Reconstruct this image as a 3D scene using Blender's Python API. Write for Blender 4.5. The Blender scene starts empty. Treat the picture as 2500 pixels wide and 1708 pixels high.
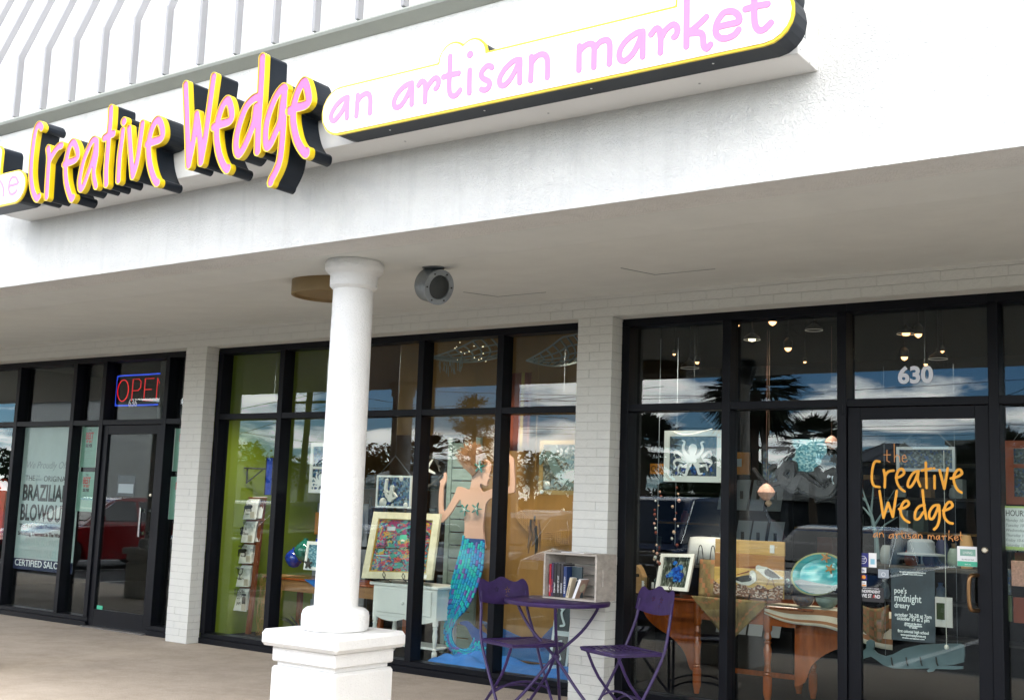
import bpy, bmesh, math, random
import numpy as np
from mathutils import Vector, Matrix
from mathutils.geometry import tessellate_polygon, delaunay_2d_cdt
random.seed(7); rnd = random.Random(11)
S = bpy.context.scene
COL = S.collection
R = math.radians

# ------------------------------------------------------------------ camera
CP = Vector((3.7493, -7.7959, 1.4226)); YAW, PIT, ROL, FPX = -.6152, .1345, .0363, 2831.4
FW = Vector((math.sin(YAW)*math.cos(PIT), math.cos(YAW)*math.cos(PIT), math.sin(PIT)))
RT = Vector((math.cos(YAW), -math.sin(YAW), 0)); UP = RT.cross(FW)
_c, _s = math.cos(ROL), math.sin(ROL)
RT, UP = RT*_c + UP*_s, UP*_c - RT*_s
cam = bpy.data.cameras.new('camera'); co = bpy.data.objects.new('camera', cam); COL.objects.link(co)
m = Matrix((RT, UP, -FW)).transposed().to_4x4(); m.translation = CP
co.matrix_world = m
cam.sensor_width = 36; cam.sensor_fit = 'HORIZONTAL'; cam.lens = 36*FPX/2500; cam.clip_start = .05; cam.clip_end = 3000
S.camera = co

# ------------------------------------------------------------------ world and sun
SUN_EL, SUN_AZ = R(38), R(50)       # azimuth measured from -Y towards -X
w = bpy.data.worlds.new('World'); S.world = w; w.use_nodes = True
nt = w.node_tree; N = nt.nodes; L = nt.links; N.clear()
def nn(t, **k):
    n = N.new(t)
    for a, b in k.items(): setattr(n, a, b)
    return n
out = nn('ShaderNodeOutputWorld'); bg = nn('ShaderNodeBackground'); sky = nn('ShaderNodeTexSky')
sky.sky_type = 'NISHITA'; sky.sun_disc = False; sky.sun_elevation = SUN_EL
sky.sun_rotation = math.pi + SUN_AZ
sky.air_density = 1.0; sky.dust_density = .15; sky.ozone_density = 2.0
tc = nn('ShaderNodeTexCoord'); sep = nn('ShaderNodeSeparateXYZ'); L.new(tc.outputs['Generated'], sep.inputs[0])
add = nn('ShaderNodeMath', operation='ADD'); add.inputs[1].default_value = .16; L.new(sep.outputs[2], add.inputs[0])
mx = nn('ShaderNodeMath', operation='MAXIMUM'); mx.inputs[1].default_value = .05; L.new(add.outputs[0], mx.inputs[0])
dx = nn('ShaderNodeMath', operation='DIVIDE'); dy = nn('ShaderNodeMath', operation='DIVIDE')
L.new(sep.outputs[0], dx.inputs[0]); L.new(mx.outputs[0], dx.inputs[1]); L.new(sep.outputs[1], dy.inputs[0]); L.new(mx.outputs[0], dy.inputs[1])
cmb = nn('ShaderNodeCombineXYZ'); L.new(dx.outputs[0], cmb.inputs[0]); L.new(dy.outputs[0], cmb.inputs[1])
no = nn('ShaderNodeTexNoise'); no.inputs['Scale'].default_value = 1.7; no.inputs['Detail'].default_value = 9; no.inputs['Roughness'].default_value = .55; no.inputs['Distortion'].default_value = .25
L.new(cmb.outputs[0], no.inputs['Vector'])
rp = nn('ShaderNodeValToRGB'); rp.color_ramp.elements[0].position = .455; rp.color_ramp.elements[1].position = .56; L.new(no.outputs[0], rp.inputs[0])
no2 = nn('ShaderNodeTexNoise'); no2.inputs['Scale'].default_value = 3.6; no2.inputs['Detail'].default_value = 7; L.new(cmb.outputs[0], no2.inputs['Vector'])
rp2 = nn('ShaderNodeValToRGB'); rp2.color_ramp.elements[0].position = .30; rp2.color_ramp.elements[0].color = (66, 69, 75, 1); rp2.color_ramp.elements[1].position = .56; rp2.color_ramp.elements[1].color = (140, 134, 125, 1)
L.new(no2.outputs[0], rp2.inputs[0])
mix = nn('ShaderNodeMix', data_type='RGBA'); L.new(rp.outputs[0], mix.inputs[0]); tn = nn('ShaderNodeMix', data_type='RGBA', blend_type='MULTIPLY'); tn.inputs[0].default_value = 1; tn.inputs[7].default_value = (1.65, 2.6, 3.75, 1); L.new(sky.outputs[0], tn.inputs[6]); L.new(tn.outputs[2], mix.inputs[6]); L.new(rp2.outputs[0], mix.inputs[7])
L.new(mix.outputs[2], bg.inputs[0]); bg.inputs[1].default_value = .14; L.new(bg.outputs[0], out.inputs[0])
sun = bpy.data.lights.new('sun', 'SUN'); sun.energy = 1.1; sun.angle = R(38); sun.color = (1, .965, .9)
so = bpy.data.objects.new('sun', sun); COL.objects.link(so)
sd = Vector((-math.sin(SUN_AZ)*math.cos(SUN_EL), -math.cos(SUN_AZ)*math.cos(SUN_EL), math.sin(SUN_EL)))
so.rotation_euler = (-sd).to_track_quat('-Z', 'Y').to_euler(); so.location = (-6, -14, 14)
S.view_settings.view_transform = 'Standard'; S.view_settings.look = 'None'; S.view_settings.gamma = 1
S.view_settings.use_curve_mapping = False; S.view_settings.exposure = -1.1
S.render.engine = 'CYCLES'

# ------------------------------------------------------------------ coordinates read off the photograph
def ray(u, v): return FW + RT*((u-1250)/FPX) - UP*((v-854)/FPX)
def at(u, v, Y=None, X=None, Z=None):
    d = ray(u, v)
    t = (Y-CP.y)/d.y if Y is not None else (X-CP.x)/d.x if X is not None else (Z-CP.z)/d.z
    return CP + d*t
GY = .09                                     # front face of the glass
def mir(u, v, Yr):                           # real place of something seen in the glass at depth Yr in front of the shop
    p = at(u, v, Y=2*GY-Yr); return Vector((p.x, Yr, p.z))

# ------------------------------------------------------------------ materials
MATS = {}
def M(name, col, rough=.6, metal=0., noise=0., nscale=8., bump=0., bscale=60., spec=.5, emit=None, es=0., trans=0., coat=0., col2=None, stretch=None, bdist=.01):
    if name in MATS: return MATS[name]
    mt = bpy.data.materials.new(name); mt.use_nodes = True; t = mt.node_tree; b = t.nodes['Principled BSDF']
    b.inputs['Base Color'].default_value = (*col, 1); b.inputs['Roughness'].default_value = rough; b.inputs['Metallic'].default_value = metal
    b.inputs['Specular IOR Level'].default_value = spec
    if coat: b.inputs['Coat Weight'].default_value = coat; b.inputs['Coat Roughness'].default_value = .05
    if emit: b.inputs['Emission Color'].default_value = (*emit, 1); b.inputs['Emission Strength'].default_value = es
    tcn = t.nodes.new('ShaderNodeTexCoord'); vec = tcn.outputs['Object']
    if stretch:
        mp = t.nodes.new('ShaderNodeMapping'); mp.inputs['Scale'].default_value = stretch; t.links.new(vec, mp.inputs[0]); vec = mp.outputs[0]
    if noise or col2:
        n = t.nodes.new('ShaderNodeTexNoise'); n.inputs['Scale'].default_value = nscale; n.inputs['Detail'].default_value = 6; n.inputs['Roughness'].default_value = .62
        t.links.new(vec, n.inputs['Vector'])
        r = t.nodes.new('ShaderNodeValToRGB'); r.color_ramp.elements[0].position = .3; r.color_ramp.elements[1].position = .7
        c2 = col2 if col2 else tuple(c*(1-noise) for c in col); c1 = col if col2 else tuple(min(1, c*(1+noise*.35)) for c in col)
        r.color_ramp.elements[0].color = (*c2, 1); r.color_ramp.elements[1].color = (*c1, 1)
        t.links.new(n.outputs[0], r.inputs[0]); t.links.new(r.outputs[0], b.inputs['Base Color'])
    if bump:
        n = t.nodes.new('ShaderNodeTexNoise'); n.inputs['Scale'].default_value = bscale; n.inputs['Detail'].default_value = 5; n.inputs['Roughness'].default_value = .6
        t.links.new(vec, n.inputs['Vector'])
        bp = t.nodes.new('ShaderNodeBump'); bp.inputs['Strength'].default_value = bump; bp.inputs['Distance'].default_value = bdist
        t.links.new(n.outputs[0], bp.inputs['Height']); t.links.new(bp.outputs[0], b.inputs['Normal'])
    MATS[name] = mt; return mt

def stucco(name, col, bs, strength, dirt=0.):
    mt = M(name, col, .85, noise=.06, nscale=3)
    t = mt.node_tree; b = t.nodes['Principled BSDF']; tcn = t.nodes.new('ShaderNodeTexCoord')
    v = t.nodes.new('ShaderNodeTexNoise'); v.inputs['Scale'].default_value = bs; v.inputs['Detail'].default_value = 3; v.inputs['Roughness'].default_value = .5; v.inputs['Distortion'].default_value = 1.2
    t.links.new(tcn.outputs['Object'], v.inputs['Vector'])
    r = t.nodes.new('ShaderNodeValToRGB'); r.color_ramp.elements[0].position = .42; r.color_ramp.elements[1].position = .58
    t.links.new(v.outputs[0], r.inputs[0])
    bp = t.nodes.new('ShaderNodeBump'); bp.inputs['Strength'].default_value = strength; bp.inputs['Distance'].default_value = .004
    t.links.new(r.outputs[0], bp.inputs['Height']); t.links.new(bp.outputs[0], b.inputs['Normal'])
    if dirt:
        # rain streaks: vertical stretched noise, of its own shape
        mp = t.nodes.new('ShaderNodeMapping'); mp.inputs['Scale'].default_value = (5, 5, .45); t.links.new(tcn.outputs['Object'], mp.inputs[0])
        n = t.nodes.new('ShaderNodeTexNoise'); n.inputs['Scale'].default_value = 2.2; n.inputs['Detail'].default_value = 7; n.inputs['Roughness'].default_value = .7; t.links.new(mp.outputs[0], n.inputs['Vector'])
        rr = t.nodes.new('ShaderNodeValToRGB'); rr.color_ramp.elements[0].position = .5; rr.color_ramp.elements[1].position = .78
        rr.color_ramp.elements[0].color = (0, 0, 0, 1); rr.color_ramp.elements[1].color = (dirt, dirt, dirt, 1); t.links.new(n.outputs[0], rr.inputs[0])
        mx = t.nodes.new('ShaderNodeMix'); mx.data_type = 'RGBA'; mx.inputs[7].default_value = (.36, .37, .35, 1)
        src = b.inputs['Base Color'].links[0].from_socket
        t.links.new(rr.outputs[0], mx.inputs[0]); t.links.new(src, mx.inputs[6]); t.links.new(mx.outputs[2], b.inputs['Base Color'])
    return mt
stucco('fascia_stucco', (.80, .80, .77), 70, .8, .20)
stucco('column_stucco', (.81, .81, .79), 80, .65, .05)
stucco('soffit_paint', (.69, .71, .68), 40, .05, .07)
stucco('brick_paint', (.66, .67, .63), 22, .45)
M('mortar', (.36, .365, .34), .9, noise=.1, nscale=20)
M('roof_white', (.84, .85, .88), .35, noise=.03, nscale=2)
M('seam_shaded', (.30, .30, .305), .4, noise=.05, nscale=4)  # white seams coloured grey so their side shading shows against the panels
M('drip_paint', (.27, .285, .25), .6, noise=.1, nscale=3)
M('frame_black', (.004, .005, .008), .42, spec=.16, noise=.25, nscale=6, bump=.05, bscale=120)
M('threshold', (.35, .34, .33), .4, .8, noise=.3, nscale=30)
M('box_white', (.80, .79, .76), .45, noise=.03, nscale=3)
M('return_dark', (.009, .014, .022), .42, spec=.25, noise=.25, nscale=4)
M('rim_yellow', (.84, .60, .006), .4, noise=.06, nscale=20)
M('face_pale_pink', (.76, .22, .45), .45, noise=.02, nscale=3)
M('face_pink', (.68, .13, .37), .45, noise=.03, nscale=3)
M('face_white', (.88, .88, .88), .4, noise=.02, nscale=2)
M('rivet', (.5, .5, .5), .35, .8)
M('black_iron', (.015, .013, .013), .45)
M('galv', (.30, .33, .35), .45, .6, noise=.25, nscale=14, bump=.1, bscale=50)
M('mesh_dark', (.03, .035, .035), .6, bump=.8, bscale=260, bdist=.003)
M('tan_can', (.24, .16, .065), .5, noise=.15, nscale=5)
M('purple_paint', (.038, .017, .095), .42, noise=.38, nscale=18, bump=.06, bscale=90)
M('crate_wood', (.46, .42, .37), .75, noise=.3, nscale=3, stretch=(1, 4, 9), bump=.1, bscale=12)
M('carpet', (.007, .008, .010), .95, spec=.08, noise=.4, nscale=60, bump=.4, bscale=300)
M('ceiling_black', (.004, .004, .005), .8, spec=.1, noise=.3, nscale=4)
M('green_wall', (.20, .275, .012), .55, noise=.12, nscale=2)
M('brown_wall', (.27, .135, .03), .6, noise=.18, nscale=3, stretch=(3, 3, .6))
M('dark_wall', (.010, .010, .011), .8, spec=.1, noise=.4, nscale=3)
M('orange_wall', (.20, .085, .02), .7, noise=.2, nscale=2)
M('shutter_paint', (.22, .29, .26), .6, noise=.25, nscale=9, stretch=(1, 1, 4))
M('cream_frame', (.62, .58, .42), .55, noise=.2, nscale=12, bump=.2, bscale=40)
M('gold_trim', (.45, .3, .06), .35, .6)
M('white_gloss', (.86, .85, .82), .35, noise=.03, nscale=6)
M('paper', (.80, .80, .80), .8, noise=.04, nscale=6)
M('ink', (.012, .012, .014), .6)
M('ink_grey', (.22, .25, .26), .7)
M('ink_faint', (.36, .47, .46), .7); M('ink_red', (.55, .03, .02), .6)
M('towel_white', (.78, .78, .78), .9, noise=.06, nscale=9, bump=.3, bscale=18)
M('towel_grey', (.28, .31, .36), .9, noise=.3, nscale=5, bump=.3, bscale=20)
M('photo_blue', (.04, .12, .30), .6, col2=(.45, .5, .5), nscale=3)
M('ladder_wood', (.22, .06, .02), .45, noise=.3, nscale=6, stretch=(6, 6, 1))
M('table_wood', (.34, .075, .012), .25, noise=.35, nscale=5, stretch=(5, 5, 1), coat=.5)
M('table_top_wood', (.20, .05, .014), .25, noise=.35, nscale=5, stretch=(1, 5, 5), coat=.5)
M('pine_wood', (.62, .38, .13), .5, noise=.3, nscale=4, stretch=(1, 8, 9), bump=.1, bscale=20)
M('pine_dark', (.42, .19, .06), .5, noise=.3, nscale=4, stretch=(1, 8, 9), bump=.1, bscale=20)
M('pine_yellow', (.66, .42, .11), .5, noise=.25, nscale=4, stretch=(1, 8, 9), bump=.1, bscale=20)
M('orange_board', (.70, .27, .02), .5, noise=.12, nscale=4)
M('skin', (.70, .40, .29), .6, noise=.05, nscale=5)
M('hair', (.27, .125, .05), .8, noise=.35, nscale=14, stretch=(3, 3, 1), bump=.5, bscale=40)
M('teal_dark', (.01, .22, .19), .5, noise=.2, nscale=40)
M('scale_teal', (.02, .46, .62), .4); M('scale_green', (.02, .58, .52), .4); M('scale_blue', (.02, .32, .66), .4); M('scale_purple', (.20, .13, .48), .4)
M('tail_base', (.015, .06, .22), .6)
M('fishnet', (.42, .23, .07), .85)
M('net_white', (.26, .29, .28), .7)
M('blue_cloth', (.008, .15, .52), .7, noise=.3, nscale=5, bump=.3, bscale=8)
M('blue_tulle', (.01, .16, .42), .8, noise=.3, nscale=4)
M('sheet_white', (.62, .70, .74), .8, noise=.1, nscale=6)
M('green_glass', (.02, .20, .15), .08, noise=.4, nscale=14, coat=1)
M('blue_glass', (.01, .06, .55), .1, noise=.5, nscale=20, coat=1)
M('driftwood', (.33, .17, .08), .8, noise=.3, nscale=20); M('driftdark', (.05, .045, .04), .7)
M('shell', (.62, .42, .30), .6, noise=.45, nscale=40)
M('shell_pink', (.66, .36, .28), .6, noise=.4, nscale=60)
M('white_shell', (.75, .73, .68), .7, noise=.1, nscale=20)
M('sculpt_dark', (.03, .028, .032), .35, .5, noise=.35, nscale=12, bump=.3, bscale=40)
M('scarf', (.20, .04, .018), .85, noise=.2, nscale=6); M('scarf_gold', (.35, .23, .04), .85)
M('plaid_cream', (.62, .55, .45), .85, noise=.2, nscale=3); M('plaid_brown', (.30, .13, .06), .85)
M('gold_cloth', (.27, .19, .07), .7, col2=(.08, .055, .025), nscale=4, stretch=(4, 1, 2))
M('kraft', (.48, .28, .12), .75, noise=.08, nscale=5)
M('turquoise', (.03, .45, .48), .12, noise=.35, nscale=4, coat=1); M('navy_glaze', (.004, .012, .035), .12, coat=1); M('rim_olive', (.24, .26, .09), .3)
M('starfish_gold', (.42, .2, .04), .45, .3, noise=.3, nscale=40)
M('bowl_glaze', (.02, .10, .20), .15, col2=(.25, .12, .05), nscale=30, coat=1, stretch=(6, 6, .5))
M('clear_glass', (.45, .47, .47), .06, spec=.8)
M('neon_red', (.6, .01, .01), .5, emit=(1, .012, .025), es=1.2)
M('neon_blue', (.05, .1, .6), .5, emit=(.03, .10, 1), es=1.8)
M('lamp_glow', (1, .7, .4), .5, emit=(1, .50, .22), es=10)
M('lamp_glow_white', (1, .9, .7), .5, emit=(1, .78, .5), es=8)
M('lamp_shade', (.05, .05, .05), .4, .6); M('lamp_rim', (.5, .5, .48), .4, emit=(1, .9, .8), es=.25)
M('poster_pale', (.42, .50, .50), .7, noise=.12, nscale=3)
M('poster_navy', (.015, .02, .07), .6); M('poster_green', (.22, .42, .34), .7, noise=.25, nscale=4)
M('poster_red', (.42, .03, .02), .6); M('decal_orange', (.90, .40, .02), .5); M('decal_thin', (.62, .26, .06), .5)
M('decal_white', (.80, .84, .90), .5); M('num_grey', (.30, .34, .38), .5)
M('sticker_blue', (.01, .015, .16), .5); M('sticker_lightblue', (.25, .5, .62), .5); M('sticker_green', (.05, .42, .26), .5)
M('sticker_black', (.01, .01, .012), .5); M('sticker_red', (.6, .05, .02), .5); M('sticker_orange', (.8, .3, .02), .5)
M('poster_dark', (.03, .045, .06), .5, noise=.6, nscale=4); M('bronze', (.23, .13, .06), .3, .9)
M('brass', (.5, .45, .35), .3, .9); M('whale_grey', (.10, .16, .18), .6, noise=.2, nscale=5)
M('hours_green', (.50, .62, .22), .8); M('reddish_wood', (.30, .07, .03), .5, noise=.2, nscale=5)
M('red_cloth', (.62, .03, .01), .8)
M('asphalt', (.055, .055, .056), .85, noise=.35, nscale=2.5, bump=.3, bscale=120)
M('line_paint', (.7, .7, .68), .7, noise=.15, nscale=8)
M('kerb', (.36, .34, .31), .85, noise=.2, nscale=5)
M('grass_far', (.05, .09, .025), .95, noise=.4, nscale=.8)
M('leaf_dark', (.022, .045, .014), .7, noise=.5, nscale=2); M('leaf_mid', (.04, .075, .02), .7, noise=.5, nscale=2)
M('palm_leaf', (.018, .03, .012), .6, noise=.4, nscale=3); M('bark', (.09, .065, .045), .9, noise=.4, nscale=6, bump=.5, bscale=20)
M('pole_wood', (.07, .055, .045), .9, noise=.3, nscale=5); M('pole_grey', (.25, .26, .27), .5, .3); M('wire', (.01, .01, .01), .6)
M('wall_far_white', (.55, .56, .54), .8, noise=.08, nscale=1); M('wall_far_dark', (.05, .06, .075), .7, noise=.2, nscale=1); M('roof_far', (.20, .21, .20), .6, noise=.2, nscale=1)
M('metal_roof_far', (.33, .36, .34), .45, noise=.1, nscale=1)
M('car_black', (.006, .007, .011), .18, coat=1); M('car_red', (.22, .004, .006), .2, coat=1); M('car_silver', (.42, .43, .44), .28, .5, coat=1); M('car_grey', (.10, .10, .095), .35, .3, coat=.4); M('car_blue', (.012, .022, .06), .18, coat=1)
M('car_glass', (.012, .016, .018), .05, spec=.9); M('tyre', (.015, .015, .015), .85); M('rim', (.35, .36, .37), .3, .8); M('head_lamp', (.6, .62, .62), .1); M('tail_lamp', (.4, .01, .01), .15); M('chrome', (.6, .62, .64), .12, 1)

# sidewalk: aggregate concrete with stains
mt = M('sidewalk', (.44, .335, .235), .9); t = mt.node_tree; b = t.nodes['Principled BSDF']
tcn = t.nodes.new('ShaderNodeTexCoord')
n1 = t.nodes.new('ShaderNodeTexNoise'); n1.inputs['Scale'].default_value = 2.2; n1.inputs['Detail'].default_value = 12; n1.inputs['Roughness'].default_value = .82
n2 = t.nodes.new('ShaderNodeTexNoise'); n2.inputs['Scale'].default_value = 130; n2.inputs['Detail'].default_value = 3
for q in (n1, n2): t.links.new(tcn.outputs['Object'], q.inputs['Vector'])
r1 = t.nodes.new('ShaderNodeValToRGB'); r1.color_ramp.elements[0].position = .34; r1.color_ramp.elements[0].color = (.44, .36, .28, 1); r1.color_ramp.elements[1].position = .62; r1.color_ramp.elements[1].color = (.62, .535, .43, 1)
r2 = t.nodes.new('ShaderNodeValToRGB'); r2.color_ramp.elements[0].position = .35; r2.color_ramp.elements[0].color = (.62, .6, .58, 1); r2.color_ramp.elements[1].position = .6; r2.color_ramp.elements[1].color = (1, 1, 1, 1)
t.links.new(n1.outputs[0], r1.inputs[0]); t.links.new(n2.outputs[0], r2.inputs[0])
mm = t.nodes.new('ShaderNodeMix'); mm.data_type = 'RGBA'; mm.blend_type = 'MULTIPLY'; mm.inputs[0].default_value = 1
t.links.new(r1.outputs[0], mm.inputs[6]); t.links.new(r2.outputs[0], mm.inputs[7]); t.links.new(mm.outputs[2], b.inputs['Base Color'])
bp = t.nodes.new('ShaderNodeBump'); bp.inputs['Strength'].default_value = .35; bp.inputs['Distance'].default_value = .003; t.links.new(n2.outputs[0], bp.inputs['Height']); t.links.new(bp.outputs[0], b.inputs['Normal'])

def voro(name, cols, scale, stretch=(1, 1, 1), rough=.35, bump=.0, dist=0):
    mt = M(name, cols[0], rough); t = mt.node_tree; b = t.nodes['Principled BSDF']
    tc_ = t.nodes.new('ShaderNodeTexCoord'); mp = t.nodes.new('ShaderNodeMapping'); mp.inputs['Scale'].default_value = stretch; t.links.new(tc_.outputs['Object'], mp.inputs[0])
    vec = mp.outputs[0]
    if dist:
        nz = t.nodes.new('ShaderNodeTexNoise'); nz.inputs['Scale'].default_value = scale*.3; t.links.new(vec, nz.inputs['Vector'])
        mx_ = t.nodes.new('ShaderNodeMix'); mx_.data_type = 'RGBA'; mx_.inputs[0].default_value = dist; t.links.new(vec, mx_.inputs[6]); t.links.new(nz.outputs[1], mx_.inputs[7]); vec = mx_.outputs[2]
    v = t.nodes.new('ShaderNodeTexVoronoi'); v.inputs['Scale'].default_value = scale; t.links.new(vec, v.inputs['Vector'])
    r = t.nodes.new('ShaderNodeValToRGB'); r.color_ramp.interpolation = 'CONSTANT'
    els = r.color_ramp.elements
    while len(els) < len(cols): els.new(.5)
    for i, c in enumerate(cols): els[i].position = i/len(cols); els[i].color = (*c, 1)
    sp = t.nodes.new('ShaderNodeSeparateColor'); t.links.new(v.outputs['Color'], sp.inputs[0]); t.links.new(sp.outputs[0], r.inputs[0]); t.links.new(r.outputs[0], b.inputs['Base Color'])
    return mt
voro('mosaic_blue', [(.02, .03, .05), (.01, .05, .25), (.25, .33, .36), (.02, .12, .22), (.01, .015, .03), (.10, .2, .3)], 55)
voro('mosaic_grey', [(.05, .07, .08), (.015, .02, .025), (.10, .13, .14), (.03, .045, .05), (.01, .04, .12)], 75)
voro('pebbles', [(.35, .30, .2), (.12, .11, .07), (.5, .47, .4), (.2, .17, .1), (.06, .06, .05)], 90)
voro('rain_glass', [(.02, .03, .02), (.08, .10, .08), (.25, .28, .25), (.04, .05, .04)], 40, (3, 1, .7))
voro('water_glass', [(.03, .14, .2), (.12, .3, .38), (.28, .46, .52), (.05, .2, .28)], 60, (1, 1, 1.5))
voro('blue_splat', [(.01, .06, .35), (.02, .12, .5), (.01, .03, .2), (.03, .2, .5)], 60)
voro('abstract_art', [(0.324, 0.014, 0.058), (0.022, 0.18, 0.202), (0.396, 0.072, 0.036), (0.036, 0.058, 0.18), (0.014, 0.216, 0.158), (0.36, 0.252, 0.036), (0.216, 0.014, 0.108), (0.014, 0.014, 0.022), (0.072, 0.288, 0.302)], 24, (1, 1, 1.8), dist=.5)
voro('mudflat', [(.16, .06, .035), (.28, .13, .07), (.5, .4, .33), (.1, .04, .02)], 70, (1, 1, 1.6))

# architectural glass: see-through with real reflectance
mt = bpy.data.materials.new('window_glass'); mt.use_nodes = True; t = mt.node_tree; t.nodes.clear(); MATS['window_glass'] = mt
o_ = t.nodes.new('ShaderNodeOutputMaterial'); mxs = t.nodes.new('ShaderNodeMixShader'); tr = t.nodes.new('ShaderNodeBsdfTransparent'); gl = t.nodes.new('ShaderNodeBsdfGlossy')
tr.inputs[0].default_value = (.93, .97, .95, 1); gl.inputs['Roughness'].default_value = 0; gl.inputs[0].default_value = (.92, .96, 1, 1)
lw = t.nodes.new('ShaderNodeLayerWeight'); lw.inputs[0].default_value = .5
pw = t.nodes.new('ShaderNodeMath'); pw.operation = 'POWER'; pw.inputs[1].default_value = 4.2; t.links.new(lw.outputs['Facing'], pw.inputs[0])
ml = t.nodes.new('ShaderNodeMath'); ml.operation = 'MULTIPLY_ADD'; ml.inputs[1].default_value = .75; ml.inputs[2].default_value = .036; t.links.new(pw.outputs[0], ml.inputs[0])
tcn = t.nodes.new('ShaderNodeTexCoord'); nz = t.nodes.new('ShaderNodeTexNoise'); nz.inputs['Scale'].default_value = 2.6; nz.inputs['Detail'].default_value = 1; t.links.new(tcn.outputs['Object'], nz.inputs['Vector'])
bp = t.nodes.new('ShaderNodeBump'); bp.inputs['Strength'].default_value = .03; bp.inputs['Distance'].default_value = .004; t.links.new(nz.outputs[0], bp.inputs['Height']); t.links.new(bp.outputs[0], gl.inputs['Normal'])
t.links.new(ml.outputs[0], mxs.inputs[0]); t.links.new(tr.outputs[0], mxs.inputs[1]); t.links.new(gl.outputs[0], mxs.inputs[2]); t.links.new(mxs.outputs[0], o_.inputs[0])
# sheer cloth
mt = bpy.data.materials.new('tulle_sheer'); mt.use_nodes = True; t = mt.node_tree; b = t.nodes['Principled BSDF']; b.inputs['Base Color'].default_value = (.01, .2, .5, 1); b.inputs['Alpha'].default_value = .62; b.inputs['Roughness'].default_value = .8; MATS['tulle_sheer'] = mt

# ------------------------------------------------------------------ object helpers
def wm(o):
    mtx = Matrix.Identity(4)
    while o is not None: mtx = o.matrix_basis @ mtx; o = o.parent
    return mtx
def thing(name, label, cat, loc=(0, 0, 0), rz=0, group=None):
    o = bpy.data.objects.new(name, None); o.empty_display_size = .1; COL.objects.link(o); o.location = loc; o.rotation_euler = (0, 0, rz)
    o['label'] = label; o['category'] = cat
    if group: o['group'] = group
    return o
def tag(o, label, cat, group=None):
    o['label'] = label; o['category'] = cat
    if group: o['group'] = group
    return o
def struct(o): o['kind'] = 'structure'; return o
def link(name, me, mats, parent=None, world=True, smooth=False):
    if isinstance(mats, str): mats = [mats]
    for q in mats: me.materials.append(MATS[q])
    if smooth:
        me.polygons.foreach_set('use_smooth', [True]*len(me.polygons))
        try: me.set_sharp_from_angle(angle=R(40))
        except Exception: pass
    o = bpy.data.objects.new(name, me); COL.objects.link(o)
    if parent is not None:
        o.parent = parent
        if world: me.transform(wm(parent).inverted())
    return o
def copy_tree(o, parent=None):
    c = o.copy(); COL.objects.link(c); c.parent = parent
    for ch in list(o.children): copy_tree(ch, c)
    return c

def fill(loops, flat):
    ed = []; o = 0
    for lp in loops:
        n = len(lp); ed += [(o+i, o+(i+1) % n) for i in range(n)]; o += n
    nv, ne, nf, ov, _, _ = delaunay_2d_cdt([Vector(p) for p in flat], ed, [], 0, 1e-9)
    mp = []
    for i, q in enumerate(ov):
        if q: mp.append(q[0])
        else: mp.append(min(range(len(flat)), key=lambda j: (flat[j][0]-nv[i].x)**2+(flat[j][1]-nv[i].y)**2))
    if not nf: return []
    F_ = np.array([[mp[i] for i in f] for f in nf if len(f) == 3]); A = np.array(flat); C_ = A[F_].mean(1); ins = np.zeros(len(F_), bool)
    for a, b in ed:
        (x0, y0), (x1, y1) = A[a], A[b]
        if y0 == y1: continue
        hit = ((y0 > C_[:, 1]) != (y1 > C_[:, 1])) & (C_[:, 0] < (x1-x0)*(C_[:, 1]-y0)/(y1-y0)+x0); ins ^= hit
    return [tuple(f) for f in F_[ins] if len(set(f)) == 3]

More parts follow.
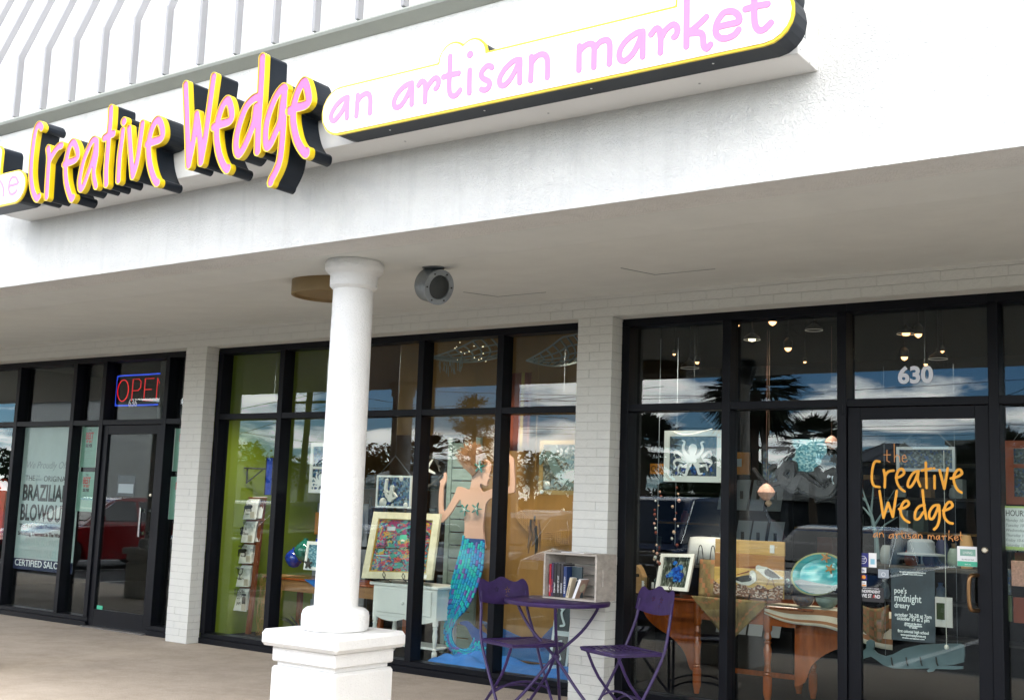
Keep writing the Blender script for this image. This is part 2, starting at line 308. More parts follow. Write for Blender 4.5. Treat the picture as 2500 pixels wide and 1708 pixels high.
class G:
    def __init__(s): s.v = []; s.f = []; s.m = []
    def add(s, vs, fs, mi=0):
        k = len(s.v); s.v += [tuple(p) for p in vs]; s.f += [tuple(i+k for i in f) for f in fs]; s.m += [mi]*len(fs); return s
    def box(s, x0, x1, y0, y1, z0, z1, mi=0, c=0, mtx=None):
        x0, x1 = min(x0, x1), max(x0, x1); y0, y1 = min(y0, y1), max(y0, y1); z0, z1 = min(z0, z1), max(z0, z1)
        if c:
            vs = []; 
            for (a, bb) in ((z0, c), (z0+c, 0), (z1-c, 0), (z1, c)):
                d = bb
                # chamfered octagonal-less ring (rounded corners by c)
                vs += [(x0+c, y0+d, a), (x1-c, y0+d, a), (x1-d, y0+c, a), (x1-d, y1-c, a), (x1-c, y1-d, a), (x0+c, y1-d, a), (x0+d, y1-c, a), (x0+d, y0+c, a)]
            fs = [tuple(range(7, -1, -1)), tuple(range(24, 32))]
            for r in range(3):
                for i in range(8): fs.append((r*8+i, r*8+(i+1) % 8, r*8+8+(i+1) % 8, r*8+8+i))
        else:
            vs = [(x0, y0, z0), (x1, y0, z0), (x1, y1, z0), (x0, y1, z0), (x0, y0, z1), (x1, y0, z1), (x1, y1, z1), (x0, y1, z1)]
            fs = [(3, 2, 1, 0), (4, 5, 6, 7), (0, 1, 5, 4), (1, 2, 6, 5), (2, 3, 7, 6), (3, 0, 4, 7)]
        if mtx is not None: vs = [mtx @ Vector(p) for p in vs]
        return s.add(vs, fs, mi)
    def quad(s, a, b, c, d, mi=0): return s.add([a, b, c, d], [(0, 1, 2, 3)], mi)
    def tube(s, pts, r, n=8, mi=0, cap=True):
        pts = [Vector(p) for p in pts]; rs = r if isinstance(r, (list, tuple)) else [r]*len(pts)
        vs = []; prev = None
        for i, p in enumerate(pts):
            d = (pts[min(i+1, len(pts)-1)]-pts[max(i-1, 0)])
            if d.length < 1e-9: d = Vector((0, 0, 1))
            d.normalize()
            if prev is None: a = d.orthogonal().normalized()
            else:
                a = prev - d*prev.dot(d)
                a = a.normalized() if a.length > 1e-6 else d.orthogonal().normalized()
            prev = a; bb = d.cross(a)
            for k in range(n):
                th = 2*math.pi*k/n; vs.append(p+(a*math.cos(th)+bb*math.sin(th))*rs[i])
        fs = []
        for i in range(len(pts)-1):
            for k in range(n): fs.append((i*n+k, i*n+(k+1) % n, (i+1)*n+(k+1) % n, (i+1)*n+k))
        if cap: fs.append(tuple(range(n-1, -1, -1))); fs.append(tuple((len(pts)-1)*n+k for k in range(n)))
        return s.add(vs, fs, mi)
    def lathe(s, prof, c, n=24, mi=0, axis=None, cap=True):
        # prof: (r, h) along axis (default z)
        ax = Vector(axis).normalized() if axis is not None else Vector((0, 0, 1)); a = ax.orthogonal().normalized() if axis is not None else Vector((1, 0, 0)); bb = ax.cross(a)
        c = Vector(c); vs = []
        for r, h in prof:
            for k in range(n):
                th = 2*math.pi*k/n; vs.append(c+ax*h+(a*math.cos(th)+bb*math.sin(th))*r)
        fs = []
        for i in range(len(prof)-1):
            for k in range(n): fs.append((i*n+k, i*n+(k+1) % n, (i+1)*n+(k+1) % n, (i+1)*n+k))
        if cap: fs.append(tuple(range(n-1, -1, -1))); fs.append(tuple((len(prof)-1)*n+k for k in range(n)))
        return s.add(vs, fs, mi)
    def prism(s, loops, fn, d0, d1, mi=0, mside=None):
        # loops in 2-D, fn(a, b, d) -> world; fills with holes
        ms = mi if mside is None else mside
        flat = [tuple(p[:2]) for lp in loops for p in lp]; tri = fill(loops, flat)
        k = len(flat)
        vs = [fn(p[0], p[1], d0) for p in flat]+[fn(p[0], p[1], d1) for p in flat]
        f0 = []; f1 = []
        for a, b_, c_ in tri:
            A, B, C_ = flat[a], flat[b_], flat[c_]
            ar = (B[0]-A[0])*(C_[1]-A[1])-(B[1]-A[1])*(C_[0]-A[0])
            if abs(ar) < 1e-12: continue
            if ar < 0: b_, c_ = c_, b_
            f0.append((a, b_, c_)); f1.append((k+c_, k+b_, k+a))
        base = len(s.v); s.v += [tuple(p) for p in vs]
        s.f += [tuple(i+base for i in f) for f in f0+f1]; s.m += [mi]*len(f0)+[mi]*len(f1)
        o = 0
        for lp in loops:
            n = len(lp)
            for i in range(n):
                j = (i+1) % n; s.f.append((base+o+i, base+k+o+i, base+k+o+j, base+o+j)); s.m.append(ms)
            o += n
        return s
    def mesh(s, name):
        me = bpy.data.meshes.new(name); me.from_pydata(s.v, [], s.f)
        if any(s.m): me.polygons.foreach_set('material_index', s.m)
        me.validate(); 
        bm = bmesh.new(); bm.from_mesh(me); bmesh.ops.recalc_face_normals(bm, faces=bm.faces); bm.to_mesh(me); bm.free()
        me.update(); return me
    def obj(s, name, mats, parent=None, smooth=False, world=True): return link(name, s.mesh(name), mats, parent, world, smooth)

def facade(a, b, d): return Vector((a, d, b))     # 2-D shapes that stand parallel to the shop front: (x, z) at depth y

def sdf_loops(strokes, off=0., res=.006):
    """outline of round-ended strokes; strokes = list of (points, radius or radii)"""
    P0 = []; P1 = []; R0 = []; R1 = []
    for pts, r in strokes:
        rs = r if isinstance(r, (list, tuple)) else [r]*len(pts)
        if len(pts) == 1: P0.append(pts[0]); P1.append(pts[0]); R0.append(rs[0]); R1.append(rs[0])
        for i in range(len(pts)-1): P0.append(pts[i]); P1.append(pts[i+1]); R0.append(rs[i]); R1.append(rs[i+1])
    P0 = np.array(P0, float); P1 = np.array(P1, float); R0 = np.array(R0)+off; R1 = np.array(R1)+off
    mxr = max(R0.max(), R1.max())+2.5*res
    lo = np.minimum(P0, P1).min(0)-mxr; hi = np.maximum(P0, P1).max(0)+mxr
    nx, ny = int((hi[0]-lo[0])/res)+2, int((hi[1]-lo[1])/res)+2
    xs = lo[0]+np.arange(nx)*res; ys = lo[1]+np.arange(ny)*res; X, Y = np.meshgrid(xs, ys, indexing='ij'); D = np.full(X.shape, 1e9)
    for a, b, ra, rb in zip(P0, P1, R0, R1):
        d = b-a; l2 = d@d
        t = np.clip(((X-a[0])*d[0]+(Y-a[1])*d[1])/l2, 0, 1) if l2 > 0 else np.zeros_like(X)
        D = np.minimum(D, np.hypot(X-a[0]-t*d[0], Y-a[1]-t*d[1])-(ra+(rb-ra)*t))
    D = np.where(np.abs(D) < 1e-9, 1e-9, D)
    I = D < 0; segs = {}
    def pt(i, j, k, l):
        a, b = D[i, j], D[k, l]; t = a/(a-b); return (xs[i]+(xs[k]-xs[i])*t, ys[j]+(ys[l]-ys[j])*t)
    c = I[:-1, :-1]*1+I[1:, :-1]*2+I[1:, 1:]*4+I[:-1, 1:]*8
    verts = {}
    T = {1: [(3, 0)], 2: [(0, 1)], 3: [(3, 1)], 4: [(1, 2)], 5: [(3, 2), (1, 0)], 6: [(0, 2)], 7: [(3, 2)], 8: [(2, 3)], 9: [(2, 0)], 10: [(0, 3), (2, 1)], 11: [(2, 1)], 12: [(1, 3)], 13: [(1, 0)], 14: [(0, 3)]}
    nxt = {}
    for i, j in zip(*np.nonzero((c > 0) & (c < 15))):
        E_ = {0: ((i, j), (i+1, j)), 1: ((i+1, j), (i+1, j+1)), 2: ((i, j+1), (i+1, j+1)), 3: ((i, j), (i, j+1))}
        for e0, e1 in T[int(c[i, j])]:
            a, b = E_[e0], E_[e1]
            for e in (a, b):
                if e not in verts: verts[e] = pt(*e[0], *e[1])
            nxt[a] = b
    loops = []; seen = set()
    for st in list(nxt):
        if st in seen: continue
        lp = []; e = st
        while e not in seen and e in nxt: seen.add(e); lp.append(verts[e]); e = nxt[e]
        if len(lp) > 5:
            # drop nearly collinear points
            ch = True; q = lp
            for _ in range(2):
                k = []
                n = len(q)
                for i in range(n):
                    a, b, c_ = q[i-1], q[i], q[(i+1) % n]
                    L_ = math.hypot(c_[0]-a[0], c_[1]-a[1])+1e-9
                    if abs((b[0]-a[0])*(c_[1]-a[1])-(b[1]-a[1])*(c_[0]-a[0]))/L_ > res*.035 or i % 6 == 0: k.append(b)
                q = k
            if len(q) > 3: loops.append(q)
    return loops
def shape(g, strokes, y0, y1, off=0., res=.006, mi=0, mside=None):
    lp = sdf_loops(strokes, off, res)
    if lp: g.prism(lp, facade, y0, y1, mi, mside)
    return g
def px(pts, Y, z=None):
    """pixels (optionally through a zoom function) -> (x, z) on the plane y=Y"""
    o = []
    for p in pts:
        q = z(*p) if z else p
        a = at(q[0], q[1], Y=Y); o.append((a.x, a.z))
    return o
def zz(ox, oy, sc): return lambda x, y: (ox+x/sc, oy+y/sc)
def smooth_path(p, n=3):
    if len(p) < 3: return p
    o = []
    for i in range(len(p)-1):
        p0 = p[max(i-1, 0)]; p1 = p[i]; p2 = p[i+1]; p3 = p[min(i+2, len(p)-1)]
        for k in range(n):
            t_ = k/n
            o.append(tuple(.5*(2*p1[c]+(-p0[c]+p2[c])*t_+(2*p0[c]-5*p1[c]+4*p2[c]-p3[c])*t_*t_+(-p0[c]+3*p1[c]-3*p2[c]+p3[c])*t_**3) for c in range(len(p1))))
    o.append(tuple(p[-1])); return o

FONT = {}
def text_mesh(s, size, sx=1., ext=.0006, align='LEFT', bold=0., shear=0.):
    cu = bpy.data.curves.new('t', 'FONT'); cu.body = s; cu.size = size; cu.extrude = ext; cu.align_x = align; cu.offset = bold; cu.resolution_u = 3; cu.shear = shear
    ob = bpy.data.objects.new('t', cu); COL.objects.link(ob)
    bpy.context.view_layer.update()
    me = bpy.data.meshes.new_from_object(ob.evaluated_get(bpy.context.evaluated_depsgraph_get()))
    bpy.data.objects.remove(ob); bpy.data.curves.remove(cu)
    me.transform(Matrix.Diagonal((sx, 1, 1, 1))); return me
def text(name, s, x, z, y, size, mat, parent=None, sx=1., align='LEFT', bold=0., shear=0., ext=.0006, mtx=None):
    me = text_mesh(s, size, sx, ext, align, bold, shear); me.name = name
    if mtx is None: mtx = Matrix.Translation((x, y, z)) @ Matrix.Rotation(R(90), 4, 'X')
    me.transform(mtx)
    return link(name, me, mat, parent)

# ================================================================== SETTING
g = G(); g.box(-60, 40, -3.85, 12, -.3, 0.0); struct(g.obj('sidewalk', 'sidewalk'))
g = G(); g.box(-60, 40, -4.0, -3.85, -.3, -.003, c=.02); struct(g.obj('kerb', 'kerb'))
g = G(); g.box(-160, 160, -40, -4.0, -.6, -.13); struct(g.obj('parking_lot', 'asphalt'))
g = G(); g.quad((-900, -1200, -.16), (900, -1200, -.16), (900, -40, -.16), (-900, -40, -.16)); g.quad((-900, -40.01, -.165), (900, -40.01, -.165), (900, 200, -.7), (-900, 200, -.7)); struct(g.obj('ground', 'grass_far'))
for k in range(-9, 5):
    x = -.2+k*2.75
    g = G(); g.box(x-.05, x+.05, -9.4, -4.5, -.129, -.126); struct(g.obj('painted_line', 'line_paint'))

# ================================================================== BUILDING
B = thing('shopping_strip_building', 'white stucco and painted brick shopping strip with two dark shopfronts under a deep canopy', 'building', (-3, 0, 0))
YP, YF, ZH, ZF = -.157, -3.20, 2.905, 2.856
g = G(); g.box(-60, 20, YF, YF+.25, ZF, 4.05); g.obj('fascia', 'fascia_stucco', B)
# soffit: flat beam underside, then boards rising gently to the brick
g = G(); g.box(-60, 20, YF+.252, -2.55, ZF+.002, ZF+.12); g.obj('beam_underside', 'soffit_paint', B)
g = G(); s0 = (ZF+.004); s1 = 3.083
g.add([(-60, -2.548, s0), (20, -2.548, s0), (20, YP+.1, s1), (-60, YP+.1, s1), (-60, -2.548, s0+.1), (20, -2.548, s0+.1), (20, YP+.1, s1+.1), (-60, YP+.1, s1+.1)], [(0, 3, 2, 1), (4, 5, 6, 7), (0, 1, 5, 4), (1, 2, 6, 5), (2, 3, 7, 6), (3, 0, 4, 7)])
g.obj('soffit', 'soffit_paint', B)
def soff(y): return s0+(s1-s0)*(y+2.548)/(2.548+YP+.1)
# drip edge and mansard roof
g = G(); pr = [(-3.2, 4.015), (-3.215, 4.018), (-3.275, 4.058), (-3.28, 4.075), (-3.27, 4.09), (-3.21, 4.12), (-3.1, 4.12), (-3.1, 4.015)]
n = len(pr); vs = [(-60, a, b) for a, b in pr]+[(20, a, b) for a, b in pr]
g.add(vs, [tuple(range(n)), tuple(range(2*n-1, n-1, -1))]+[(i, (i+1) % n, n+(i+1) % n, n+i) for i in range(n)]); g.obj('drip_edge', 'drip_paint', B)
RSP = .3395; RX0 = -4.032
for k in range(-14, 24):
    x = RX0+k*RSP
    if k < 23:
        a, b = x+.012, x+RSP-.012
        g = G(); g.add([(a, -3.19, 4.121), (b, -3.19, 4.121), (b, -3.19, 4.575), (a, -3.19, 4.575), (b, -2.86, 5.46), (a, -2.86, 5.46), (a, -3.15, 4.121), (b, -3.15, 4.121), (b, -3.15, 4.58), (a, -3.15, 4.58), (b, -2.82, 5.46), (a, -2.82, 5.46)],
              [(0, 1, 2, 3), (3, 2, 4, 5), (7, 6, 9, 8), (8, 9, 11, 10), (0, 3, 9, 6), (3, 5, 11, 9), (1, 7, 8, 2), (2, 8, 10, 4), (0, 6, 7, 1), (5, 4, 10, 11)])
        g.obj('roof_panel', 'roof_white', B)
    g = G(); a, b = x-.012, x+.012; o = .045
    g.add([(a, -3.19-o, 4.125), (b, -3.19-o, 4.125), (b, -3.19-o, 4.59), (a, -3.19-o, 4.59), (b, -2.86-o, 5.46), (a, -2.86-o, 5.46), (a, -3.15, 4.125), (b, -3.15, 4.125), (b, -3.15, 4.58), (a, -3.15, 4.58), (b, -2.82, 5.46), (a, -2.82, 5.46)],
          [(0, 1, 2, 3), (3, 2, 4, 5), (7, 6, 9, 8), (8, 9, 11, 10), (0, 3, 9, 6), (3, 5, 11, 9), (1, 7, 8, 2), (2, 8, 10, 4), (0, 6, 7, 1), (5, 4, 10, 11)])
    g.obj('roof_seam', 'seam_shaded', B)
g = G(); g.box(-60, 20, -2.8, 12, 5.2, 5.45); g.obj('roof', 'roof_white', B)
# access panels in the soffit
for (xa, xb, ya, yb) in ((.12, .56, -1.50, -1.04), (-1.45, -1.0, -1.10, -.66)):
    g = G(); e = .004
    for (p, q, r_, s_) in ((xa, xb, yb-e, yb), (xa, xa+e, ya+e, yb-e)): g.add([(p, r_, soff(r_)-.003), (q, r_, soff(r_)-.003), (q, s_, soff(s_)-.003), (p, s_, soff(s_)-.003), (p, r_, soff(r_)+.002), (q, r_, soff(r_)+.002), (q, s_, soff(s_)+.002), (p, s_, soff(s_)+.002)], [(0, 3, 2, 1), (4, 5, 6, 7), (0, 1, 5, 4), (1, 2, 6, 5), (2, 3, 7, 6), (3, 0, 4, 7)])
    g.obj('access_panel', 'ink_grey', B)

# bricks
BM_ = {}
def brick_mesh(l, d, h):
    k = (round(l, 4), round(d, 4), round(h, 4))
    if k not in BM_:
        me = G().box(-l/2, l/2, -d/2, d/2, -h/2, h/2, c=.0016).mesh('brick'); me.materials.append(MATS['brick_paint']); BM_[k] = me
    return BM_[k]
def brick(parent, x0, x1, y0, y1, z0, z1, j=.0018):
    o = bpy.data.objects.new('brick', brick_mesh(x1-x0, y1-y0, z1-z0)); COL.objects.link(o); o.parent = parent
    o.location = wm(parent).inverted() @ Vector(((x0+x1)/2+rnd.uniform(-j, j)*.5, (y0+y1)/2+rnd.uniform(-j, j), (z0+z1)/2)); o.rotation_euler = (0, rnd.uniform(-.004, .004), rnd.uniform(-.006, .006))
CH = .0685; JT = .0026; JV = .0010
def pilaster(x0, x1):
    core = G().box(x0+.004, x1-.004, YP+.004, .0, .0, ZH+.0).obj('pilaster', 'mortar', B)
    n = int(ZH/CH)+1; h = ZH/n; wv = x1-x0
    for i in range(n):
        z0, z1 = i*h+JT/2, (i+1)*h-JT/2
        cut = x0+wv*(.64 if i % 2 else .36)
        brick(core, x0, cut-JV/2, YP, -.001, z0, z1)
        if i % 2: brick(core, cut+JV/2, x1, YP, YP+.085, z0, z1); brick(core, cut+JV/2, x1, YP+.085+JT, -.001, z0, z1)
        else: brick(core, cut+JV/2, x1, YP, -.001, z0, z1)
    return core
PIL = [(-1.023, -.712), (-5.695, -5.382)]
for a, b in PIL: pilaster(a, b)
pil3 = G().box(2.95, 3.3, YP, 0, 0, ZH).obj('pilaster', 'brick_paint', B)
lint = G().box(-12, 6, YP+.007, .12, ZH+.004, 3.2).obj('lintel', 'mortar', B)
g = G(); g.box(-12, 6, YP+.002, .12, ZH, ZH+.0035); g.obj('lintel_angle', 'brick_paint', B)
for r_ in range(3):
    z0, z1 = ZH+.004+r_*CH+JT/2, ZH+.004+(r_+1)*CH-JT/2
    x = -11.5+(r_ % 2)*.105
    while x < 4.4: brick(lint, x, x+.2079, YP, YP+.06, z0, z1, .0004); x += .2085
g = G(); g.box(-60, -12, YP, .12, 0, 3.2); g.box(6, 20, YP, .12, 0, 3.2); g.box(-60, 20, -.156, .2, 3.201, 5.2); g.obj('wall', 'brick_paint', B)

# glazing
def frame_bar(g_, x0, x1, z0, z1, y0=0., y1=.14): g_.box(x0, x1, y0, y1, z0, z1, c=.0025)
def pane(parent, x0, x1, z0, z1, y=GY):
    return G().box(x0, x1, y, y+.006, z0, z1).obj('glass_pane', 'window_glass', parent)
ZT0, ZT1 = 2.185, 2.24; ZSILL = .10; ZHD = 2.845
def window(xs, zt=(ZT0, ZT1), z0=ZSILL, z1=ZHD, jambL=.065, jambR=.0, mw=.065, extra_head=ZH):
    """xs: mullion centre lines incl. both ends"""
    W = G(); 
    frame_bar(W, xs[0], xs[-1], z1, extra_head, 0.004, .14)
    win = W.obj('storefront_window', 'frame_black', B)
    s = G(); s.box(xs[0], xs[-1], -.012, .14, .0, z0-.045, c=.003); s.box(xs[0], xs[-1], .01, .14, z0-.045, z0, c=.003); s.obj('sill', 'frame_black', win)
    for i, x in enumerate(xs):
        a, b = (x, x+mw) if i == 0 else (x-mw, x) if i == len(xs)-1 else (x-mw/2, x+mw/2)
        q = G(); frame_bar(q, a, b, z0, z1); q.obj('mullion', 'frame_black', win)
    for i in range(len(xs)-1):
        a = xs[i]+(mw if i == 0 else mw/2); b = xs[i+1]-(mw if i == len(xs)-2 else mw/2)
        q = G(); frame_bar(q, a, b, zt[0], zt[1], .003, .137); q.obj('transom_bar', 'frame_black', win)
        pane(win, a, b, z0, zt[0]); pane(win, a, b, zt[1], z1)
    return win
window([-5.381, -4.468, -3.60, -2.735, -1.877, -1.024])
# right-hand shopfront: two fixed lights, door, side light
window([-.711, .167, 1.06])
W2 = window([1.985, 2.95]); window([3.30, 4.2, 5.1, 6.0])
hd = G(); frame_bar(hd, 1.06, 1.985, ZHD, ZH, .004, .14); hdo = hd.obj('door_header', 'frame_black', B); hd = G(); frame_bar(hd, 1.06, 1.985, ZT0, ZT1, .003, .137); hd.obj('transom_bar', 'frame_black', hdo)
pane(hdo, 1.06, 1.985, ZT1, ZHD)
def door(x0, x1, ztop, stile, rail_t, rail_b, hx, hz0, hz1, hinge_left=True, hmat='bronze', ytop=.02):
    y0, y1 = ytop, ytop+.045
    d = G(); d.box(x0+.004, x0+stile, y0, y1, .012, ztop-.004, c=.002); d.box(x1-stile, x1-.004, y0, y1, .012, ztop-.004, c=.002)
    d.box(x0+stile, x1-stile, y0+.001, y1-.001, ztop-rail_t, ztop-.005, c=.002); d.box(x0+stile, x1-stile, y0+.001, y1-.001, .012, rail_b, c=.002)
    dd = d.obj('glass_door', 'frame_black', B)
    pane(dd, x0+stile, x1-stile, rail_b, ztop-rail_t, y0+.02)
    return dd
D1 = door(1.06, 1.985, ZT0, .09, .085, .17, 0, 0, 0)
g = G(); g.box(1.035, 1.065, -.012, .018, 2.13, 2.20, c=.003); g.obj('door_pivot', 'frame_black', D1)
# curved bronze pull
yh = .02
p0 = at(2408, 1405, Y=yh-.005); p1 = at(2375, 1403, Y=-.04); p2 = at(2366, 1412, Y=-.05)
hp = [at(2404, 1404, Y=.02), at(2385, 1404, Y=-.045), at(2370, 1412, Y=-.055), at(2366, 1445, Y=-.055), at(2368, 1475, Y=-.055), at(2380, 1489, Y=-.05), at(2404, 1490, Y=.02)]
hx_ = hp[3].x
zt_, zb_ = hp[0].z, hp[-1].z
hp = [(hx_+.035, .02, zt_), (hx_+.025, -.03, zt_), (hx_+.008, -.055, zt_-.01), (hx_, -.06, zt_-.06), (hx_, -.06, zb_+.06), (hx_+.008, -.055, zb_+.01), (hx_+.025, -.03, zb_), (hx_+.035, .02, zb_)]
G().tube(smooth_path(hp, 4), .0135, 10).obj('door_handle', 'bronze', D1, True)
lk = at(2405, 1342, Y=.02); g = G(); g.lathe([(.02, 0), (.02, .008), (.014, .014), (.002, .014)], (lk.x, .02, lk.z), 16, axis=(0, -1, 0)); g.obj('door_lock', 'brass', D1, True)
# left-hand shop
window([-10.4, -8.87, -7.77, -7.20], zt=(2.15, 2.205))
W3 = window([-6.20, -5.696], zt=(2.15, 2.205))
hd = G(); frame_bar(hd, -7.20, -6.20, ZHD, ZH, .004, .14); hdo = hd.obj('door_header', 'frame_black', B); hd = G(); frame_bar(hd, -7.20, -6.20, 2.15, 2.205, .003, .137); hd.obj('transom_bar', 'frame_black', hdo)
pane(hdo, -7.20, -6.20, 2.205, ZHD)
D2 = door(-7.20, -6.20, 2.15, .085, .10, .19, 0, 0, 0)
g = G(); g.box(-6.40, -6.375, -.045, -.02, .98, 1.28, c=.004); g.box(-6.396, -6.379, -.02, .02, 1.0, 1.03); g.box(-6.396, -6.379, -.02, .02, 1.23, 1.26); g.obj('door_handle', 'chrome', D2)
g = G(); g.lathe([(.017, 0), (.017, .008), (.004, .012)], (-6.31, .02, 1.41), 14, axis=(0, -1, 0)); g.obj('door_lock', 'brass', D2, True)
g = G(); g.box(-7.22, -6.18, -.06, .06, .001, .014, c=.004); g.obj('threshold', 'threshold', D2)
g = G(); g.box(1.05, 2.0, -.06, .06, .001, .014, c=.004); g.obj('threshold', 'threshold', D1)
# rooms behind the glass
g = G(); g.box(-5.45, 9, .141, 11, .0, .05); g.obj('shop_floor', 'carpet', B)
g = G(); g.box(-12, -5.55, .141, 6, .0, .04); g.obj('salon_floor', 'carpet', B)
g = G(); g.box(-5.6, 9, .2, 11, 3.6, 3.7); g.box(-5.45, 9, 10.9, 11, .05, 3.6); g.obj('shop_ceiling', 'ceiling_black', B)
g = G(); g.box(8.9, 9, .2, 10.9, .05, 3.6); g.obj('right_room_wall', 'dark_wall', B)
g = G(); g.box(-5.55, -5.45, .141, 1.75, .0, 3.6); g.obj('green_room_wall', 'green_wall', B); g = G(); g.box(-5.55, -5.452, 1.751, 10.9, .0, 3.6); g.obj('left_room_wall', 'orange_wall', B)
g = G(); g.box(-12, -5.56, .2, 6, 3.2, 3.3); g.box(-12, -5.56, 5.9, 6, .04, 3.2); g.box(-12.1, -12, .2, 6, 0, 3.2); g.obj('salon_wall', 'dark_wall', B)
g = G(); g.box(-5.449, 3, 8.0, 8.1, .05, 3.59); g.obj('back_room_wall', 'dark_wall', B)

# ------------------------------------------------------------------ porch columns
CX = -1.0377; CYc = -2.708
def column():
    C_ = thing('porch_column', 'round white stucco column on square plinth in front of the wide window', 'column', (CX, CYc, 0))
    def sq(g_, half, z0, z1, c=.012): g_.box(CX-half, CX+half, CYc-half, CYc+half, z0, z1, c=c)
    g = G(); sq(g, .252, .0, .475, .015); sq(g, .225, .475, .50, .004); sq(g, .250, .50, .588, .010); g.obj('pedestal', 'column_stucco', C_)
    g = G(); sq(g, .302, .588, .680, .022); g.obj('plinth_slab', 'column_stucco', C_)
    pr = [(.175, .678), (.193, .686), (.197, .71), (.197, .765), (.190, .79), (.170, .806), (.125, .815)]
    g = G(); g.lathe(pr, (CX, CYc, 0), 48); g.obj('base_ring', 'column_stucco', C_, True)
    pr = [(.1285, .80), (.128, 1.2), (.125, 2.0), (.1215, 2.6), (.121, 2.72)]
    g = G(); g.lathe(pr, (CX, CYc, 0), 48, cap=False); g.obj('shaft', 'column_stucco', C_, True)
    pr = [(.119, 2.684), (.130, 2.690), (.143, 2.704), (.144, 2.770), (.147, 2.776), (.168, 2.792), (.177, 2.806), (.178, 2.838), (.170, 2.857)]
    g = G(); g.lathe(pr, (CX, CYc, 0), 48); g.obj('capital', 'column_stucco', C_, True)
    return C_
col1 = column(); col1['group'] = 'porch columns'
for (x, lb) in ((-5.39, 'white stucco porch column mirrored in the wide window, left of the near column'), (3.35, 'white stucco porch column right of the shop door, outside the picture'), (-9.74, 'white stucco porch column in front of the salon, mirrored in its window')):
    c = copy_tree(col1); c.location = (x, CYc, 0); c['label'] = lb

# ================================================================== SHOP SIGN
SG = thing('shop_sign', 'raised pink and yellow the Creative Wedge an artisan market sign on the white fascia', 'sign', (-.8, -3.2, 3.3))
YB = -3.427; YD = -3.558; YL = -3.588
g = G(); g.box(-3.73, 2.047, YB, -3.2005, 3.308, 3.532, c=.003); g.obj('raceway_box', 'box_white', SG)
g = G()
for x in (-3.2, -1.4, -.15, .75, 1.55): g.lathe([(.006, 0), (.005, .003)], (x, -3.32, 3.308), 8, axis=(0, 0, -1))
for (y, z) in ((-3.41, 3.33), (-3.41, 3.5), (-3.22, 3.33), (-3.30, 3.312)): g.lathe([(.004, 0), (.003, .003)], (2.047, y, z), 8, axis=(1, 0, 0))
g.obj('screw', 'rivet', SG)
g = G(); e = .0015; xx = 2.0475
for (ya, yb, za, zb) in ((-3.405, -3.40, 3.40, 3.50), (-3.355, -3.35, 3.40, 3.50), (-3.405, -3.35, 3.498, 3.502), (-3.405, -3.35, 3.398, 3.402), (-3.39, -3.365, 3.46, 3.475)): g.box(xx-.001, xx+e, ya, yb, za, zb)
g.obj('maker_label', 'ink_grey', SG)
T1 = zz(0, 90, 3.378); T2 = zz(430, 110, 4.0725); T3 = zz(780, 80, 3.873); T4 = zz(1360, 0, 3.521)
def P_(zf, pts, n=3): return smooth_path(px(pts, YL, zf), n)
RP = .0212
letters = [
 (T1, [[(348,752),(333,728),(312,740),(293,800),(275,920),(262,1050),(260,1150),(268,1230),(283,1295),(308,1335),(325,1318)]], 1.),
 (T1, [[(402,922),(408,1000),(400,1120),(388,1320)],[(406,1040),(428,990),(460,940),(490,905),(512,898)]], 1.),
 (T1, [[(535,1052),(580,1035),(622,1018),(645,985),(640,930),(620,882),(603,872),(578,910),(560,975),(547,1050),(545,1120),(552,1200),(568,1270),(592,1335),(606,1325)]], .98),
 (T1, [[(796,858),(772,852),(735,920),(695,1020),(672,1120),(660,1200),(668,1255),(690,1235),(725,1140),(757,1050),(782,960),(798,870)],[(804,862),(800,980),(777,1110),(785,1190),(795,1232)]], .88),
 (T1, [[(920,592),(915,700),(900,850),(888,1000),(880,1100),(880,1215)],[(865,837),(900,815),(940,800)]], 1.),
 (T1, [[(1018,775),(1010,850),(990,1000),(980,1185)]], .95),
 (T1, [[(1069,758),(1075,850),(1085,1000),(1098,1150)],[(1098,1150),(1130,1050),(1155,900),(1180,718)]], .95),
 (T1, [[(1217,887),(1265,868),(1318,850),(1343,820),(1343,760),(1325,705),(1300,690),(1270,730),(1245,800),(1230,880),(1230,960),(1240,1050),(1260,1130),(1287,1195),(1303,1203)]], 1.05),
 (T2, [[(100,398),(112,700),(122,1000),(128,1195)],[(128,1195),(168,1000),(190,850),(210,690)],[(210,690),(232,850),(245,1000),(251,1168)],[(251,1168),(290,960),(320,750),(345,560),(379,318)]], 1.),
 (T2, [[(378,818),(450,790),(528,765),(558,720),(553,640),(532,565),(510,550),(472,600),(437,690),(414,790),(407,900),(417,1000),(437,1100),(472,1190),(508,1238),(520,1225)]], 1.05),
 (T2, [[(812,520),(765,545),(700,620),(645,760),(608,900),(600,1020),(622,1088),(660,1055),(720,930),(778,770),(800,620)],[(862,128),(855,300),(845,480),(830,700),(820,850),(813,1058)]], 1.05),
 (T2, [[(1090,442),(1068,428),(1010,495),(952,620),(907,770),(892,920),(905,1012),(940,990),(990,880),(1040,760),(1060,600),(1078,500)],[(1083,450),(1075,600),(1070,800),(1055,1000),(1035,1150),(1000,1250),(955,1335),(945,1368)]], 1.02),
 (T2, [[(1130,657),(1190,627),(1285,602),(1323,560),(1318,480),(1297,395),(1275,368),(1232,430),(1197,520),(1173,620),(1167,740),(1182,850),(1207,950),(1248,1030),(1295,1085),(1303,1062)]], 1.08)]
